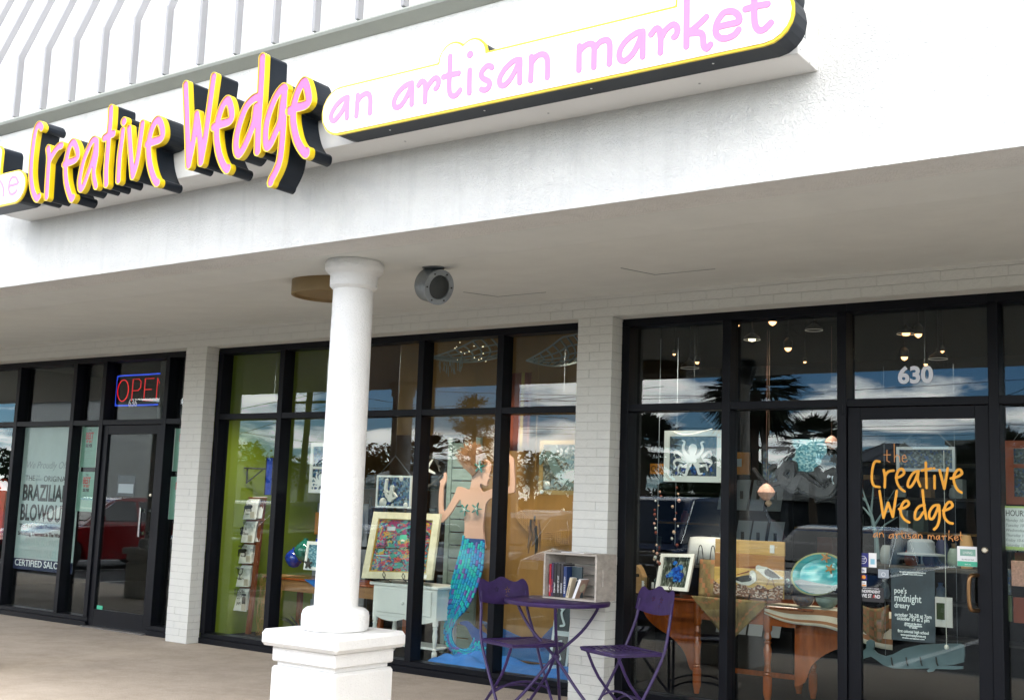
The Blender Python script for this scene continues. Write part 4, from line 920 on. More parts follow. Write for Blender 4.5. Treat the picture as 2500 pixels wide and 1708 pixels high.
# ------------------------------------------------------------------ salon posters
yq = .125
p = rect(30, 150, 1110, 1394, yq); 
X0 = at(36, 1385, Y=yq).x; X1 = X0+1.02; Z0 = at(90, 1392, Y=yq).z; Z1 = at(110, 1125, Y=yq).z
t = thing('salon_poster', 'tall pale BRAZILIAN BLOWOUT poster in the salon window', 'poster', (X0, yq, Z0))
Xp0 = -8.86; Xp1 = -7.70
G().box(Xp0, Xp1, yq, yq+.002, Z0, at(110, 1050, Y=yq).z+.06).obj('sheet', 'poster_pale', t)
zn = at(90, 1365, Y=yq).z
G().box(Xp0, Xp1, yq-.0012, yq-.0002, Z0, zn).obj('band', 'poster_navy', t)
def row(s_, ub, ue, vb, size, mat, bold=0., shear=0., dy=0.):
    x, z = center(ub, vb, yq); x2 = center(ue, vb, yq)[0]; me = text_mesh(s_, size, 1, .0006, 'LEFT', bold, shear); xs_ = [v.co.x for v in me.vertices]; k_ = (x2-x)/(max(xs_)-min(xs_))
    me.transform(Matrix.Translation((x, yq-.0018, z+dy)) @ Matrix.Rotation(R(90), 4, 'X') @ Matrix.Diagonal((k_, 1, 1, 1)) @ Matrix.Translation((-min(xs_), 0, 0))); link('print', me, mat, t)
row('We Proudly Offer', 66, 178, 1142, .115, 'ink_grey', 0, .3)
row('THE', 62, 85, 1172, .088, 'ink'); row('ORIGINAL', 107, 166, 1174, .088, 'ink'); row('ONE', 87, 98, 1164, .035, 'ink_grey'); row('&ONLY', 87, 104, 1172, .035, 'ink_grey')
row('BRAZILIAN', 55, 168, 1219, .255, 'ink', .008); row('BLOWOUT', 49, 163, 1267, .255, 'ink', .008)
row('The Most Popular Professional', 47, 152, 1286, .062, 'ink', .002); row('Smoothing Treatment In The World', 44, 154, 1304, .062, 'ink', .002)
row('BRAZILIAN BLOWOUT', 40, 160, 1328, .115, 'ink_faint'); row('THE ORIGINAL BRAZILIAN', 37, 156, 1355, .125, 'ink_faint')
row('CERTIFIED SALON', 36, 154, 1378, .105, 'paper', .001)
def award(u0, u1, v0, v1, lb):
    global t
    t, a, b_, c_, d_ = card('award_certificate', lb, 'certificate', u0, u1, v0, v1, yq, 'poster_green', group='award certificates in the salon window')
    for q in ((a, a+.012, c_, d_), (b_-.012, b_, c_, d_)): G().box(q[0], q[1], yq-.0022, yq-.0014, q[2], q[3]).obj('border', 'paper', t)
    H_ = d_-c_; xm = (a+b_)/2
    text('print', 'THE', xm, c_+H_*.90, yq-.0022, H_*.07, 'ink', t, .8, 'CENTER'); text('print', 'BEST', xm, c_+H_*.70, yq-.0022, H_*.235, 'poster_red', t, .62, 'CENTER', .004); text('print', 'OF 2017', xm, c_+H_*.61, yq-.0022, H_*.09, 'poster_red', t, .8, 'CENTER', .002); text('print', 'SILVER', xm, c_+H_*.50, yq-.0022, H_*.11, 'ink', t, .8, 'CENTER', .002)
    for k in range(4): G().box(xm-.07, xm+.07-.02*(k % 2), yq-.0022, yq-.0014, c_+H_*(.40-.06*k), c_+H_*(.408-.06*k)).obj('print', 'ink_grey', t)
award(197, 238, 1042, 1140, 'upper green award certificate with red BEST heading, left of the salon door')
award(187, 233, 1151, 1248, 'lower green award certificate with red BEST heading, left of the salon door')
award(424, 470, 1045, 1150, 'upper green BEST award certificate between the salon door and the brick pillar')
award(413, 462, 1163, 1268, 'lower green BEST award certificate between the salon door and the brick pillar')
t, a, b_, c_, d_ = card('notice', 'dim framed notice on the salon door glass', 'notice', 287, 329, 1160, 1210, .043, 'poster_dark')
G().box(a+.02, b_-.02, .0405, .0415, c_+.03, d_-.09).obj('print', 'num_grey', t)
t, a, b_, c_, d_ = card('sticker', 'small green round sticker low on the salon door glass', 'sticker', 236, 250, 1477, 1497, .038, 'sticker_green')
# red garment far left in the salon
t = thing('red_gown', 'bright red salon gown hanging behind the far left pane', 'garment', (-9.15, .6, .9)); 
g = G(); a = at(0, 1250, Y=.5)
g.add([(a.x-.35, .5, a.z-.35), (a.x+.07, .5, a.z-.33), (a.x+.05, .52, a.z+.28), (a.x-.1, .5, a.z+.42), (a.x-.35, .5, a.z+.3), (a.x-.35, .62, a.z-.35), (a.x+.07, .62, a.z-.33), (a.x+.05, .60, a.z+.28), (a.x-.1, .6, a.z+.42), (a.x-.35, .62, a.z+.3)], [(0, 1, 2, 3, 4), (9, 8, 7, 6, 5), (0, 5, 6, 1), (1, 6, 7, 2), (2, 7, 8, 3), (3, 8, 9, 4), (4, 9, 5, 0)])
g.obj('gown_cloth', 'red_cloth', t)

# ================================================================== WINDOW DISPLAY, wide window
FZ = .052
def onfloor(u, v): p = at(u, v, Z=FZ); return p
# ladder with tea towels
t = thing('display_ladder', 'reddish wooden A-frame ladder carrying printed tea towels in the green corner', 'ladder', (-5.05, .55, FZ))
Z6 = zz(540, 1180, 4.178)
def seg(name, a, b, r_, mat, par, n=6): return G().tube([a, b], r_, n).obj(name, mat, par)
lt = at(*Z6(435, 150), Y=.62); lb_ = at(*Z6(275, 1530), Y=.50); l2t = at(*Z6(250, 160), Y=.62); l2b = at(*Z6(95, 1500), Y=.50)
for a, b_ in ((lt, lb_), (l2t, l2b)):
    g = G(); d = Vector((0, .018, 0)); e = Vector((.024, 0, 0))
    g.add([a-e-d, a+e-d, a+e+d, a-e+d, b_-e-d, b_+e-d, b_+e+d, b_-e+d], [(0, 1, 2, 3), (7, 6, 5, 4), (0, 4, 5, 1), (1, 5, 6, 2), (2, 6, 7, 3), (3, 7, 4, 0)]); g.obj('rail', 'ladder_wood', t)
tow = [((255,142),(392,142),(352,362),(212,362)), ((215,372),(372,366),(328,602),(188,598)), ((183,602),(330,606),(310,812),(165,812)), ((160,815),(308,818),(288,1052),(138,1048)), ((143,1052),(282,1052),(262,1305),(118,1288))]
prints = [['I Like', 'Big Butts', '(pig)', 'And', 'I Cannot Lie'], ['  Rise', '   &', '  Shine'], ['HOMEGROWN', '(pig)', '* Bacon *'], ['Well shaken', '(glass)', 'Refined too'], ['HOT DAMN', "THAT'S", 'MY', 'JAM']]
Yt = .52
for k, (q, pr_) in enumerate(zip(tow, prints)):
    y = Yt-.01*k
    c4 = [at(*Z6(*c), Y=y+(.05 if i < 2 else 0)) for i, c in enumerate(q)]
    seg('rung', c4[0]+Vector((-.05, .02, -.005)), c4[1]+Vector((.08, .02, -.005)), .011, 'ladder_wood', t)
    T_ = thing('tea_towel', ['white tea towel printed with a big pig, topmost on the ladder', 'white tea towel printed Rise and Shine with a rooster, second on the ladder', 'white tea towel printed Bacon with a pig, middle one on the ladder', 'white tea towel printed with a wine glass, fourth on the ladder', 'white tea towel printed with a jam jar, lowest on the ladder'][k], 'tea towel', (c4[3].x, y, c4[3].z), 0, 'printed tea towels on the ladder')
    g = G(); nR, nC = 9, 7; vs = []
    for i in range(nR+1):
        for j in range(nC+1):
            a = c4[0].lerp(c4[1], j/nC); b_ = c4[3].lerp(c4[2], j/nC); p = a.lerp(b_, i/nR)
            p.y += .006*math.sin(j*1.9+k)*(i/nR)-(.03*math.sin(min(1, i/2)*math.pi/2) if i else 0)+.03
            vs.append(p)
    fs = [(i*(nC+1)+j, i*(nC+1)+j+1, (i+1)*(nC+1)+j+1, (i+1)*(nC+1)+j) for i in range(nR) for j in range(nC)]
    n_ = len(vs); vs2 = [v+Vector((.006, .006, 0)) for v in vs]
    # back flap hangs behind
    vs2 = [Vector((v.x+.03, v.y+.05, v.z+.012)) for v in vs]
    g.add(vs, fs); g.add(vs2, fs)
    g.add([vs[j] for j in range(nC+1)]+[vs2[j] for j in range(nC+1)], [(j, j+1, nC+1+j+1, nC+1+j) for j in range(nC)])
    g.obj('cloth', 'towel_white', T_, True)
    xc = (c4[3].x+c4[2].x)/2; hz = c4[0].z-c4[3].z; wv = c4[2].x-c4[3].x
    for i, s_ in enumerate(pr_):
        zf = c4[3].z+hz*(.84-.80*i/(len(pr_)+.6)); xo = xc+(c4[0].x-c4[3].x)*((zf-c4[3].z)/hz)
        if s_ == '(pig)':
            g = G(); shape(g, [([(xo-.04, zf+.0), (xo+.035, zf+.005)], .020), ([(xo+.05, zf+.012)], .015), ([(xo-.05, zf-.02), (xo-.055, zf-.05)], .007), ([(xo+.045, zf-.02), (xo+.045, zf-.05)], .007)], y-.012, y-.013, 0, .006); g.obj('print', 'ink', T_)
        elif s_ == '(glass)':
            g = G(); shape(g, [([(xo-.035, zf+.05), (xo-.03, zf), (xo, zf-.02), (xo+.03, zf), (xo+.035, zf+.05)], .005), ([(xo, zf-.02), (xo, zf-.06)], .005), ([(xo-.025, zf-.06), (xo+.025, zf-.06)], .004)], y-.012, y-.013, 0, .004); g.obj('print', 'ink', T_)
        else: text('print', s_, xo, zf-.01, y-.0125, .046 if len(s_) < 9 else .030, 'ink', T_, .8, 'CENTER')
    if k == 1: g = G(); shape(g, [([(xc-.07, c4[3].z+hz*.42), (xc-.055, c4[3].z+hz*.62)], [.02, .008]), ([(xc-.06, c4[3].z+hz*.66)], .016), ([(xc-.095, c4[3].z+hz*.6)], .018), ([(xc-.07, c4[3].z+hz*.4), (xc-.07, c4[3].z+hz*.28)], .004)], y-.012, y-.013, 0, .005); g.obj('print', 'ink', T_)
    if k == 4:
        jx = xc+.07; jz = c4[3].z+hz*.42; g = G(); shape(g, [([(jx-.01, jz-.03), (jx-.01, jz+.03)], .026), ([(jx-.03, jz+.07), (jx+.01, jz+.07)], .01)], y-.012, y-.013, 0, .005); g.obj('print', 'ink', T_)
    g = G(); a = c4[2]; g.box(a.x-.07, a.x-.012, y-.016, y-.013, a.z+.01, a.z+.075); g.obj('price_tag', 'plaid_cream', T_)

def hang_panel(name, label, cat, u0, u1, v0, v1, Y, frame, fw, fill, group=None, th=.025, quad=None, cord=True, lean=0.):
    """framed picture parallel to the shop front"""
    x0, x1, z0, z1 = rect(u0, u1, v0, v1, Y)
    t = thing(name, label, cat, ((x0+x1)/2, Y, z0), 0, group)
    sh = lambda a, b, d: Vector((a, d+lean*(b-z0), b))
    g = G()
    if fw: g.prism([[(x0, z0), (x1, z0), (x1, z1), (x0, z1)], [(x0+fw, z0+fw), (x0+fw, z1-fw), (x1-fw, z1-fw), (x1-fw, z0+fw)]], sh, Y, Y+th); g.obj('frame', frame, t)
    g = G(); g.prism([[(x0+fw, z0+fw), (x1-fw, z0+fw), (x1-fw, z1-fw), (x0+fw, z1-fw)]], sh, Y+th*.4, Y+th*.7); g.obj('picture', fill, t)
    if cord:
        g = G(); g.tube([(x0+fw, Y+.01, z1), ((x0+x1)/2, Y+.01, z1+.18), (x1-fw, Y+.01, z1)], .0012, 4); g.tube([((x0+x1)/2, Y+.01, z1+.18), ((x0+x1)/2, Y+.01, 2.8)], .0005, 4); g.obj('cord', 'num_grey', t)
    return t, x0, x1, z0, z1
def figure(par, name, mat, strokes, Y, res=.006, th=.004): shape(G(), strokes, Y, Y-th, 0, res).obj(name, mat, par)

hang_panel('stained_glass_strip', 'narrow blue stained glass strip hanging beside the green wall', 'stained glass', 647, 664, 1116, 1208, .35, 'wire', 0.004, 'blue_glass')
# towel rack with grey and blue printed towels
t = thing('towel_rack', 'dark rail rack behind the printed grey and blue towels', 'rack', (-5, 2.0, FZ))
g = G(); yr = 1.6
ra = at(655, 1225, Y=yr); rb_ = at(800, 1225, Y=yr)
for zr in (ra.z+.0, ra.z-.46, ra.z-.95): g.tube([(ra.x-.3, yr+.03, zr), (rb_.x+.6, yr+.03, zr)], .012, 6)
for xr in (ra.x-.3, rb_.x+.6): g.tube([(xr, yr+.03, FZ), (xr, yr+.03, ra.z+.1)], .014, 6)

g.obj('rail', 'black_iron', t); 
kk = 0
for r_ in range(3):
    for c_ in range(6):
        x0 = ra.x-.22+c_*.30; z1 = ra.z+.01-r_*.47; hgt = .42 if r_ else .44
        mt_ = ['photo_blue', 'towel_grey', 'towel_white'][(r_+c_) % 3]
        T_ = thing('printed_towel', f"printed hand towel, {['first', 'second', 'third', 'fourth', 'fifth', 'sixth'][c_]} from the left in the {['top', 'middle', 'lowest'][r_]} row of the rack", 'towel', (x0, yr, z1-hgt), 0, 'printed towels on the rack')
        g = G(); vs = []; nC = 5
        for i in range(5):
            for j in range(nC+1): vs.append((x0+.27*j/nC, yr+.012*math.sin(j*2.2+c_)-.01, z1-hgt*i/4))
        fs = [(i*6+j, i*6+j+1, i*6+7+j, i*6+6+j) for i in range(4) for j in range(5)]
        g.add(vs, fs); g.add([(a, b+.05, c+.01) for a, b, c in vs], fs); g.obj('cloth', 'towel_grey' if (r_+c_) % 4 else 'towel_white', T_, True)
        g = G(); g.box(x0+.05, x0+.22, yr-.028, yr-.026, z1-hgt+.10, z1-.10); g.obj('print', ['photo_blue', 'mosaic_grey', 'photo_blue', 'orange_board', 'photo_blue'][(r_*2+c_) % 5], T_)
# dark handbags above the rack
for k, (u, v) in enumerate(((690, 1185), (735, 1180))):
    p = at(u, v, Y=1.5); t = thing('handbag', ['dark brown camouflage tote hanging above the towels', 'plain dark brown tote hanging above the towels'][k], 'bag', (p.x, 1.5, p.z-.25))
    G().box(p.x-.17, p.x+.17, 1.5, 1.6, p.z-.24, p.z+.16, c=.03).obj('bag_body', 'driftdark' if k == 0 else 'scarf', t)
    G().tube(smooth_path([(p.x-.1, 1.55, p.z+.16), (p.x-.07, 1.55, p.z+.34), (p.x, 1.55, p.z+.4), (p.x+.07, 1.55, p.z+.34), (p.x+.1, 1.55, p.z+.16)], 3), .008, 6).obj('strap', 'driftdark', t)
# small wall bracket on the green wall
p = at(600, 1142, X=-5.445); t = thing('wall_bracket', 'black iron bracket fixed to the green wall', 'bracket', (-5.44, p.y, p.z))
g = G(); y = p.y; z = p.z; g.tube([(-5.44, y+.02, z), (-5.44, y+.02, z-.16)], .009, 6); g.tube([(-5.44, y-.03, z), (-5.28, y+.15, z)], .009, 6); g.tube([(-5.44, y+.02, z-.15), (-5.32, y+.12, z-.01)], .007, 6); g.obj('iron', 'black_iron', t)
# octopus in a white sash, partly behind the column
t, x0, x1, z0, z1 = hang_panel('window_sash_art', 'white window sash with a white octopus on blue glass, half behind the column', 'framed art', 756, 812, 1080, 1203, .30, 'white_gloss', .035, 'mosaic_blue')
xm = (x0+x1)/2; G().box(x0+.035, x1-.035, .296, .31, (z0+z1)/2-.012, (z0+z1)/2+.012).obj('glazing_bar', 'white_gloss', t)
def octopus(par, xc, zc_, s_, Y, mat='face_white'):
    st = [([(xc, zc_+.20*s_), (xc, zc_+.16*s_)], .10*s_), ([(xc, zc_+.1*s_), (xc, zc_-.05*s_)], [.06*s_, .075*s_])]
    arms = [[(-.06, 0), (-.18, .08), (-.24, .22), (-.20, .34), (-.26, .37)], [(-.07, -.03), (-.22, -.01), (-.32, .09), (-.42, .14), (-.45, .05)], [(-.07, -.06), (-.24, -.08), (-.38, -.05), (-.46, -.12), (-.40, -.22)],
            [(-.05, -.1), (-.18, -.2), (-.32, -.18), (-.36, -.3)], [(-.03, -.1), (-.12, -.25), (-.16, -.38), (-.24, -.37)]]
    for a in arms:
        for sg in (-1, 1):
            pts = smooth_path([(xc+sg*p_[0]*s_, zc_+p_[1]*s_*(1 if sg > 0 else .93)) for p_ in a], 3); nP = len(pts)
            st.append((pts, [(.034*(1-i/nP)+.012)*s_ for i in range(nP)]))
    figure(par, 'octopus', mat, st, Y, .0035, .006)
octopus(t, xm, (z0+z1)/2-.13, .24, .305)
# blue draped table with glass floats
t = thing('display_table', 'orange brown wooden table draped with netting behind the column', 'table', (-3.9, .95, FZ))
ta = at(705, 1405, Y=.85); tz = ta.z
G().box(ta.x-.12, ta.x+1.5, .62, 1.15, tz-.02, tz, c=.004).obj('tabletop', 'table_wood', t); G().box(ta.x-.08, ta.x+1.45, .66, 1.1, tz-.13, tz-.021).obj('apron', 'pine_dark', t)
for x in (ta.x-.07, ta.x+1.38):
    for y in (.67, 1.05): G().box(x, x+.05, y, y+.05, FZ, tz-.02, c=.003).obj('leg', 'table_wood', t)
t = thing('fishing_net', 'brown fishing net draped over the left end of the wooden table', 'net', (ta.x, .7, FZ))
g = G()
for k in range(26):
    x = ta.x-.14+k*.012; pts = [(x+.16+rnd.uniform(-.03, .03), .75, tz+.02), (x+.02, .60, tz+.012)]+[(x+.03*math.sin(q*1.1+k)+rnd.uniform(-.015, .015), .595+.02*math.sin(q*2+k), tz-.08*q) for q in range(1, 10)]
    g.tube(smooth_path(pts, 2), .0022, 4)
for k in range(22):
    z = tz+.01-k*.035; g.tube([(ta.x-.16+.02*q+rnd.uniform(-.006, .006), .59+rnd.uniform(-.01, .02), z+.015*math.sin(q+k)) for q in range(16)], .0018, 4)
o = g.obj('net', 'fishnet', t); o['kind'] = 'stuff'
def bag(label, u, v, Y, s_, mat):
    p = at(u, v, Y=Y); t = thing('glass_float', label, 'glass float', (p.x, Y, p.z-s_)); prf = [(.01, -1), (.5, -.85), (.85, -.4), (1, .05), (.85, .5), (.45, .85), (.2, 1.0), (.22, 1.15)]
    G().lathe([(a*s_, b*s_) for a, b in prf], (p.x, Y, p.z), 24).obj('glass', mat, t, True)
bag('green glass float bottle on the draped table', 745, 1345, .85, .115, 'green_glass'); bag('deep blue glass float behind the green one', 718, 1362, 1.0, .10, 'blue_glass'); bag('blue glass bottle right of the green float', 775, 1345, 1.0, .11, 'blue_glass')
g = G(); q = [at(*Z6(*c), Y=.60) for c in ((850, 903), (1010, 890), (1010, 1100), (975, 1075))]
q[0].z = tz+.004; g.add([q[0], (q[1].x+.3, .60, tz+.004), (q[2].x+.3, .60, q[2].z-.05), (q[2].x, .6, q[2].z), (q[0].x, .62, tz+.006), (q[1].x+.3, .95, tz+.006), (q[0].x+.1, .95, tz+.006)], [(0, 3, 2, 1), (4, 5, 6)]); 
o = g.obj('blue_cloth', 'blue_cloth'); tag(o, 'bright blue cloth corner hanging over the wooden table behind the column', 'cloth')
g = G()
for k in range(14):
    a = k*.45; b0 = at(735, 1510, Y=.9); g.tube(smooth_path([(b0.x, .9, FZ), (b0.x+.12*math.cos(a), .9-.08*math.sin(a), FZ+.12), (b0.x+.32*math.cos(a), .9-.2*math.sin(a), FZ+.16+.02*(k % 3))], 3), [.008]*5+[.001]*2, 4)
o = g.obj('spiky_plant', 'leaf_mid'); tag(o, 'low green spiky plant under the draped table', 'plant')
t, x0, x1, z0, z1 = hang_panel('small_art_frame', 'small white frame with shells standing on the draped table beside the column', 'framed art', 742, 806, 1322, 1392, .55, 'white_gloss', .03, 'water_glass', cord=False, lean=.12)
figure(t, 'starfish', 'driftdark', [([(x0+.07+.05*math.cos(k*1.2566+.3), z0+.06+.05*math.sin(k*1.2566+.3)), (x0+.07, z0+.06)], [.006, .018]) for k in range(5)], .55, .005, .012)
# mermaid and shells in a small white frame (right of the column)
t, x0, x1, z0, z1 = hang_panel('shell_mermaid_frame', 'small white frame with a white mermaid figure and shells on blue glass beside the column', 'framed art', 918, 1003, 1160, 1239, .28, 'white_gloss', .016, 'mosaic_blue')
Z7 = zz(480, 780, 3.4517)
def zpx(pts): return px(pts, .285, Z7)
figure(t, 'figurine', 'white_shell', [(zpx([(1610, 1350), (1600, 1420), (1610, 1480), (1640, 1510)]), [.012, .014, .016, .02]), (zpx([(1640, 1510), (1650, 1450), (1655, 1420)]), [.028, .02, .018]), (zpx([(1655, 1412)]), .02), (zpx([(1590, 1450), (1650, 1450)]), .008), (zpx([(1670, 1460), (1690, 1490), (1660, 1510)]), .008)], .285, .004, .02)
for (a, b), r_ in (((1570, 1540), .045), ((1725, 1338), .024), ((1760, 1560), .024), ((1650, 1560), .014)):
    c_ = zpx([(a, b)])[0]; G().lathe([(r_, 0), (r_*.8, .008), (.002, .012)], (c_[0], .285, c_[1]), 18, axis=(0, -1, 0)).obj('shell', 'white_shell', t, True)
# bright abstract painting leaning on an easel over the night stand
Z8 = zz(480, 1180, 3.008)
Yp = .36
q = [at(*Z8(1310, 205), Y=Yp+.22), at(*Z8(1797, 222), Y=Yp+.22), at(*Z8(1733, 706), Y=Yp), at(*Z8(1218, 692), Y=Yp)]
zb_, zt_ = (q[2].z+q[3].z)/2, (q[0].z+q[1].z)/2
t = thing('abstract_painting', 'bright red and teal abstract painting in a cream frame on the white side table', 'painting', ((q[2].x+q[3].x)/2, Yp, zb_))
fl = lambda a, b, d: (q[3].lerp(q[2], a)).lerp(q[0].lerp(q[1], a), b)+Vector((0, d, 0))
def fr(a0, a1, b0, b1): return [(a0, b0), (a1, b0), (a1, b1), (a0, b1)]
g = G(); g.prism([fr(0, 1, 0, 1), fr(.09, .91, .1, .9)[::-1]], fl, -.018, .012); g.obj('frame', 'cream_frame', t)
g = G(); g.prism([fr(.09, .91, .1, .9), fr(.105, .895, .115, .885)[::-1]], fl, -.012, .006); g.obj('gilt_slip', 'gold_trim', t)
g = G(); g.prism([fr(.105, .895, .115, .885)], fl, 0, .006); g.obj('canvas', 'abstract_art', t)
for k, (a, b, w_, h_, mc) in enumerate(((.5, .62, .10, .08, 'sticker_green'), (.5, .585, .055, .05, 'plaid_cream'), (.30, .45, .34, .018, 'ink'), (.24, .34, .2, .012, 'sticker_lightblue'), (.62, .30, .3, .012, 'sticker_red'), (.3, .75, .12, .06, 'photo_blue'), (.7, .78, .14, .05, 'poster_red'))):
    g = G(); g.prism([fr(a-w_/2, a+w_/2, b-h_/2, b+h_/2)], fl, -.003, .0005); g.obj('brush_patch', mc, t)
g = G(); g.prism([fr(.86, .93, .02, .075)], fl, -.022, -.018); g.obj('price_tag', 'paper', t)
# white night stand
nf = onfloor(1047, 1615)
xr_ = at(1069, 1437, Y=.42).x; xl_ = at(901, 1432, Y=.42).x; ztp = at(985, 1425, Y=.42).z
t = thing('white_side_table', 'small white side table with one drawer and turned legs below the painting', 'side table', ((xl_+xr_)/2, .55, FZ))
G().box(xl_, xr_, .42, .80, ztp-.028, ztp, c=.006).obj('tabletop', 'white_gloss', t)
zb2 = ztp-.30
G().box(xl_+.03, xr_-.03, .45, .78, zb2, ztp-.029, c=.003).obj('case', 'white_gloss', t)
G().box(xl_+.085, xr_-.085, .438, .452, zb2+.03, ztp-.05, c=.005).obj('drawer', 'white_gloss', t)
G().lathe([(.008, 0), (.008, .012), (.015, .016), (.012, .026), (.001, .028)], ((xl_+xr_)/2, .438, (zb2+ztp)/2-.02), 14, axis=(0, -1, 0)).obj('knob', 'white_gloss', t, True)
for x in (xl_+.05, xr_-.05):
    for y in (.47, .75):
        H_ = zb2-FZ; pr = [(.026, 1), (.026, .86), (.016, .84), (.024, .80), (.017, .76), (.024, .62), (.020, .45), (.014, .30), (.022, .27), (.014, .24), (.024, .2), (.024, .06), (.016, .03), (.014, 0)]
        G().lathe([(a, FZ+b*H_) for a, b in pr][::-1], (x, y, 0), 14).obj('leg', 'white_gloss', t, True)
G().box(xl_+.04, xr_-.04, .46, .76, FZ+.09, FZ+.11, c=.003).obj('shelf', 'white_gloss', t)
g = G(); vs = [(xl_+.07+(xr_-xl_-.14)*k/16, .455, zb2-.012-.03*abs(math.sin(k*math.pi/8))) for k in range(17)]+[(xl_+.07+(xr_-xl_-.14)*k/16, .455, zb2+.004) for k in range(17)]
g.add(vs, [(k, k+1, 18+k, 17+k) for k in range(16)]); g.obj('scalloped_apron', 'white_gloss', t)
# little iron easel
t = thing('iron_easel', 'small black wrought iron easel under the painting', 'easel', (q[3].x+.3, .35, ztp))
g = G()
for x in (q[3].x+.29, q[3].x+.52): 
    zc_ = zb_; g.tube([(x, .33, zc_-.0), (x+.018, .325, zc_+.03), (x, .32, zc_+.06), (x-.018, .325, zc_+.03), (x, .33, zc_)], .0035, 5); g.tube([(x, .33, zc_), (x-.015, .45, ztp+.004)], .004, 5); g.tube([(x, .36, zc_-.012), (x, .62, zc_+.32)], .004, 5)
g.obj('iron', 'black_iron', t)

# brown partition and grey green shutter behind the mermaid
px0 = at(1122, 1350, Y=1.05).x
t = thing('brown_partition', 'smooth brown board partition behind the mermaid figure', 'partition', (-2, 1.06, FZ)); G().box(px0, -.98, 1.05, 1.09, FZ, 2.52).obj('board', 'brown_wall', t); G().box(px0-.9, -.98, 1.10, 1.14, 2.1, 3.2).obj('upper_board', 'brown_wall', t)
G().box(-.99, -.93, .141, 1.05, FZ, 3.2).obj('side_board', 'dark_wall', t)
sx0 = at(1086, 1350, Y=.98).x
t = thing('louvred_shutter', 'old grey green louvred shutter left of the mermaid figure', 'shutter', (sx0, 1.0, FZ))
zt_ = at(1090, 1068, Y=.98).z
G().box(sx0, sx0+.05, .96, 1.0, FZ, zt_, c=.003).obj('stile', 'shutter_paint', t); G().box(sx0+.33, sx0+.38, .96, 1.0, FZ, zt_, c=.003).obj('stile', 'shutter_paint', t)
n_ = 16
for k in range(n_): 
    z = FZ+.04+(zt_-FZ-.08)*k/n_; G().box(sx0+.052, sx0+.328, .97, .985, z, z+(zt_-FZ-.08)/n_-.012, c=.002).obj('slat', 'shutter_paint', t)
# mermaid cut-out
ZM = zz(1060, 1060, 4.671); ZL = zz(1000, 1200, 3.127); Ym = .62
t = thing('mermaid_cutout', 'tall flat painted plywood mermaid with straw hair, teal starfish and a scaled curling tail', 'cutout figure', (-2.6, Ym, FZ))
body = [(430,490),(415,590),(395,628),(340,610),(280,593),(255,610),(240,660),(180,780),(110,885),(95,800),(98,700),(105,600),(130,540),(135,480),(128,440),(118,432),(108,450),(105,492),(60,535),(70,555),(55,650),(50,800),(60,960),(85,1000),(130,965),(200,880),(290,740),(308,790),(335,900),(345,1000),(345,1100),(328,1200),(320,1330),(560,1330),(572,1230),(558,1100),(560,1000),(575,880),(590,790),(620,745),(660,718),(760,692),(830,675),(890,660),(918,640),(915,450),(905,290),(870,250),(835,200),(815,150),(800,190),(815,270),(840,290),(862,330),(862,570),(840,592),(790,607),(700,612),(650,620),(600,640),(560,655),(530,630),(518,590),(525,562),(545,562),(575,580),(592,582),(605,565),(603,545),(612,530),(618,510),(632,498),(622,475),(640,430),(648,380),(635,330),(600,290),(500,300)]
bp_ = px(body, Ym, ZM)
g = G(); g.prism([smooth_path(bp_+[bp_[0]], 2)[:-1]], facade, Ym, Ym+.018); g.obj('body', 'skin', t)
hair = [(436,486),(400,415),(345,350),(300,310),(232,225),(290,235),(262,170),(320,190),(290,140),(345,160),(335,95),(390,140),(400,70),(430,120),(470,75),(490,130),(530,110),(548,200),(570,290),(605,318),(600,340),(540,380),(480,440)]
g = G(); g.prism([px(hair, Ym-.004, ZM)], facade, Ym-.006, Ym-.001); g.obj('hair', 'hair', t)
g = G()
for k in range(150):
    a = rnd.uniform(0, 1); b0 = px([(440+130*a, 480-170*a)], Ym-.01, ZM)[0]; e_ = px([(225+310*rnd.uniform(a*.7, min(1, a*.7+.35)), rnd.uniform(60, 200)+120*(1-a))], Ym-.03, ZM)[0]
    mid = ((b0[0]+e_[0])/2+rnd.uniform(-.02, .02), (b0[1]+e_[1])/2+rnd.uniform(-.02, .02)); g.tube([(b0[0], Ym-.010, b0[1]), (mid[0], Ym-.02, mid[1]), (e_[0], Ym-.012-rnd.uniform(0, .02), e_[1])], [.004, .0035, .001], 3)
o = g.obj('straw', 'hair', t); o['kind'] = 'stuff'
def star(par, c_, r_, rot, Y):
    figure(par, 'starfish', 'teal_dark', [([c_, (c_[0]+r_*math.cos(rot+k*1.2566), c_[1]+r_*math.sin(rot+k*1.2566))], [r_*.16, r_*.07]) for k in range(5)], Y, .003, .012)
    figure(par, 'starfish_heart', 'white_shell', [([c_, (c_[0]+r_*.38*math.cos(rot+k*1.2566), c_[1]+r_*.38*math.sin(rot+k*1.2566))], [r_*.07, r_*.03]) for k in range(5)], Y-.012, .003, .003)
for (a, b), ro in (((530, 368), 1.45), ((362, 858), 1.0), ((495, 848), 1.25)): star(t, px([(a, b)], Ym, ZM)[0], .055 if b < 400 else .055, ro, Ym-.012)
cl = [((490,395),176),((478,470),190),((462,560),205),((436,650),205),((408,740),196),((378,830),160),((345,900),112),((315,970),84),((298,1050),66),((305,1130),56),((345,1200),52),((410,1235),62),((470,1235),80),((520,1195),108),((545,1130),100)]
clp = px([c for c, _ in cl], Ym, ZL); pw_ = [w_*.5 for _, w_ in cl]
sc_ = (at(*ZL(500, 400), Y=Ym)-at(*ZL(400, 400), Y=Ym)).length/100
clr = [w_*sc_ for w_ in pw_]
CS = smooth_path([(a[0], a[1], r_) for a, r_ in zip(clp, clr)], 4)
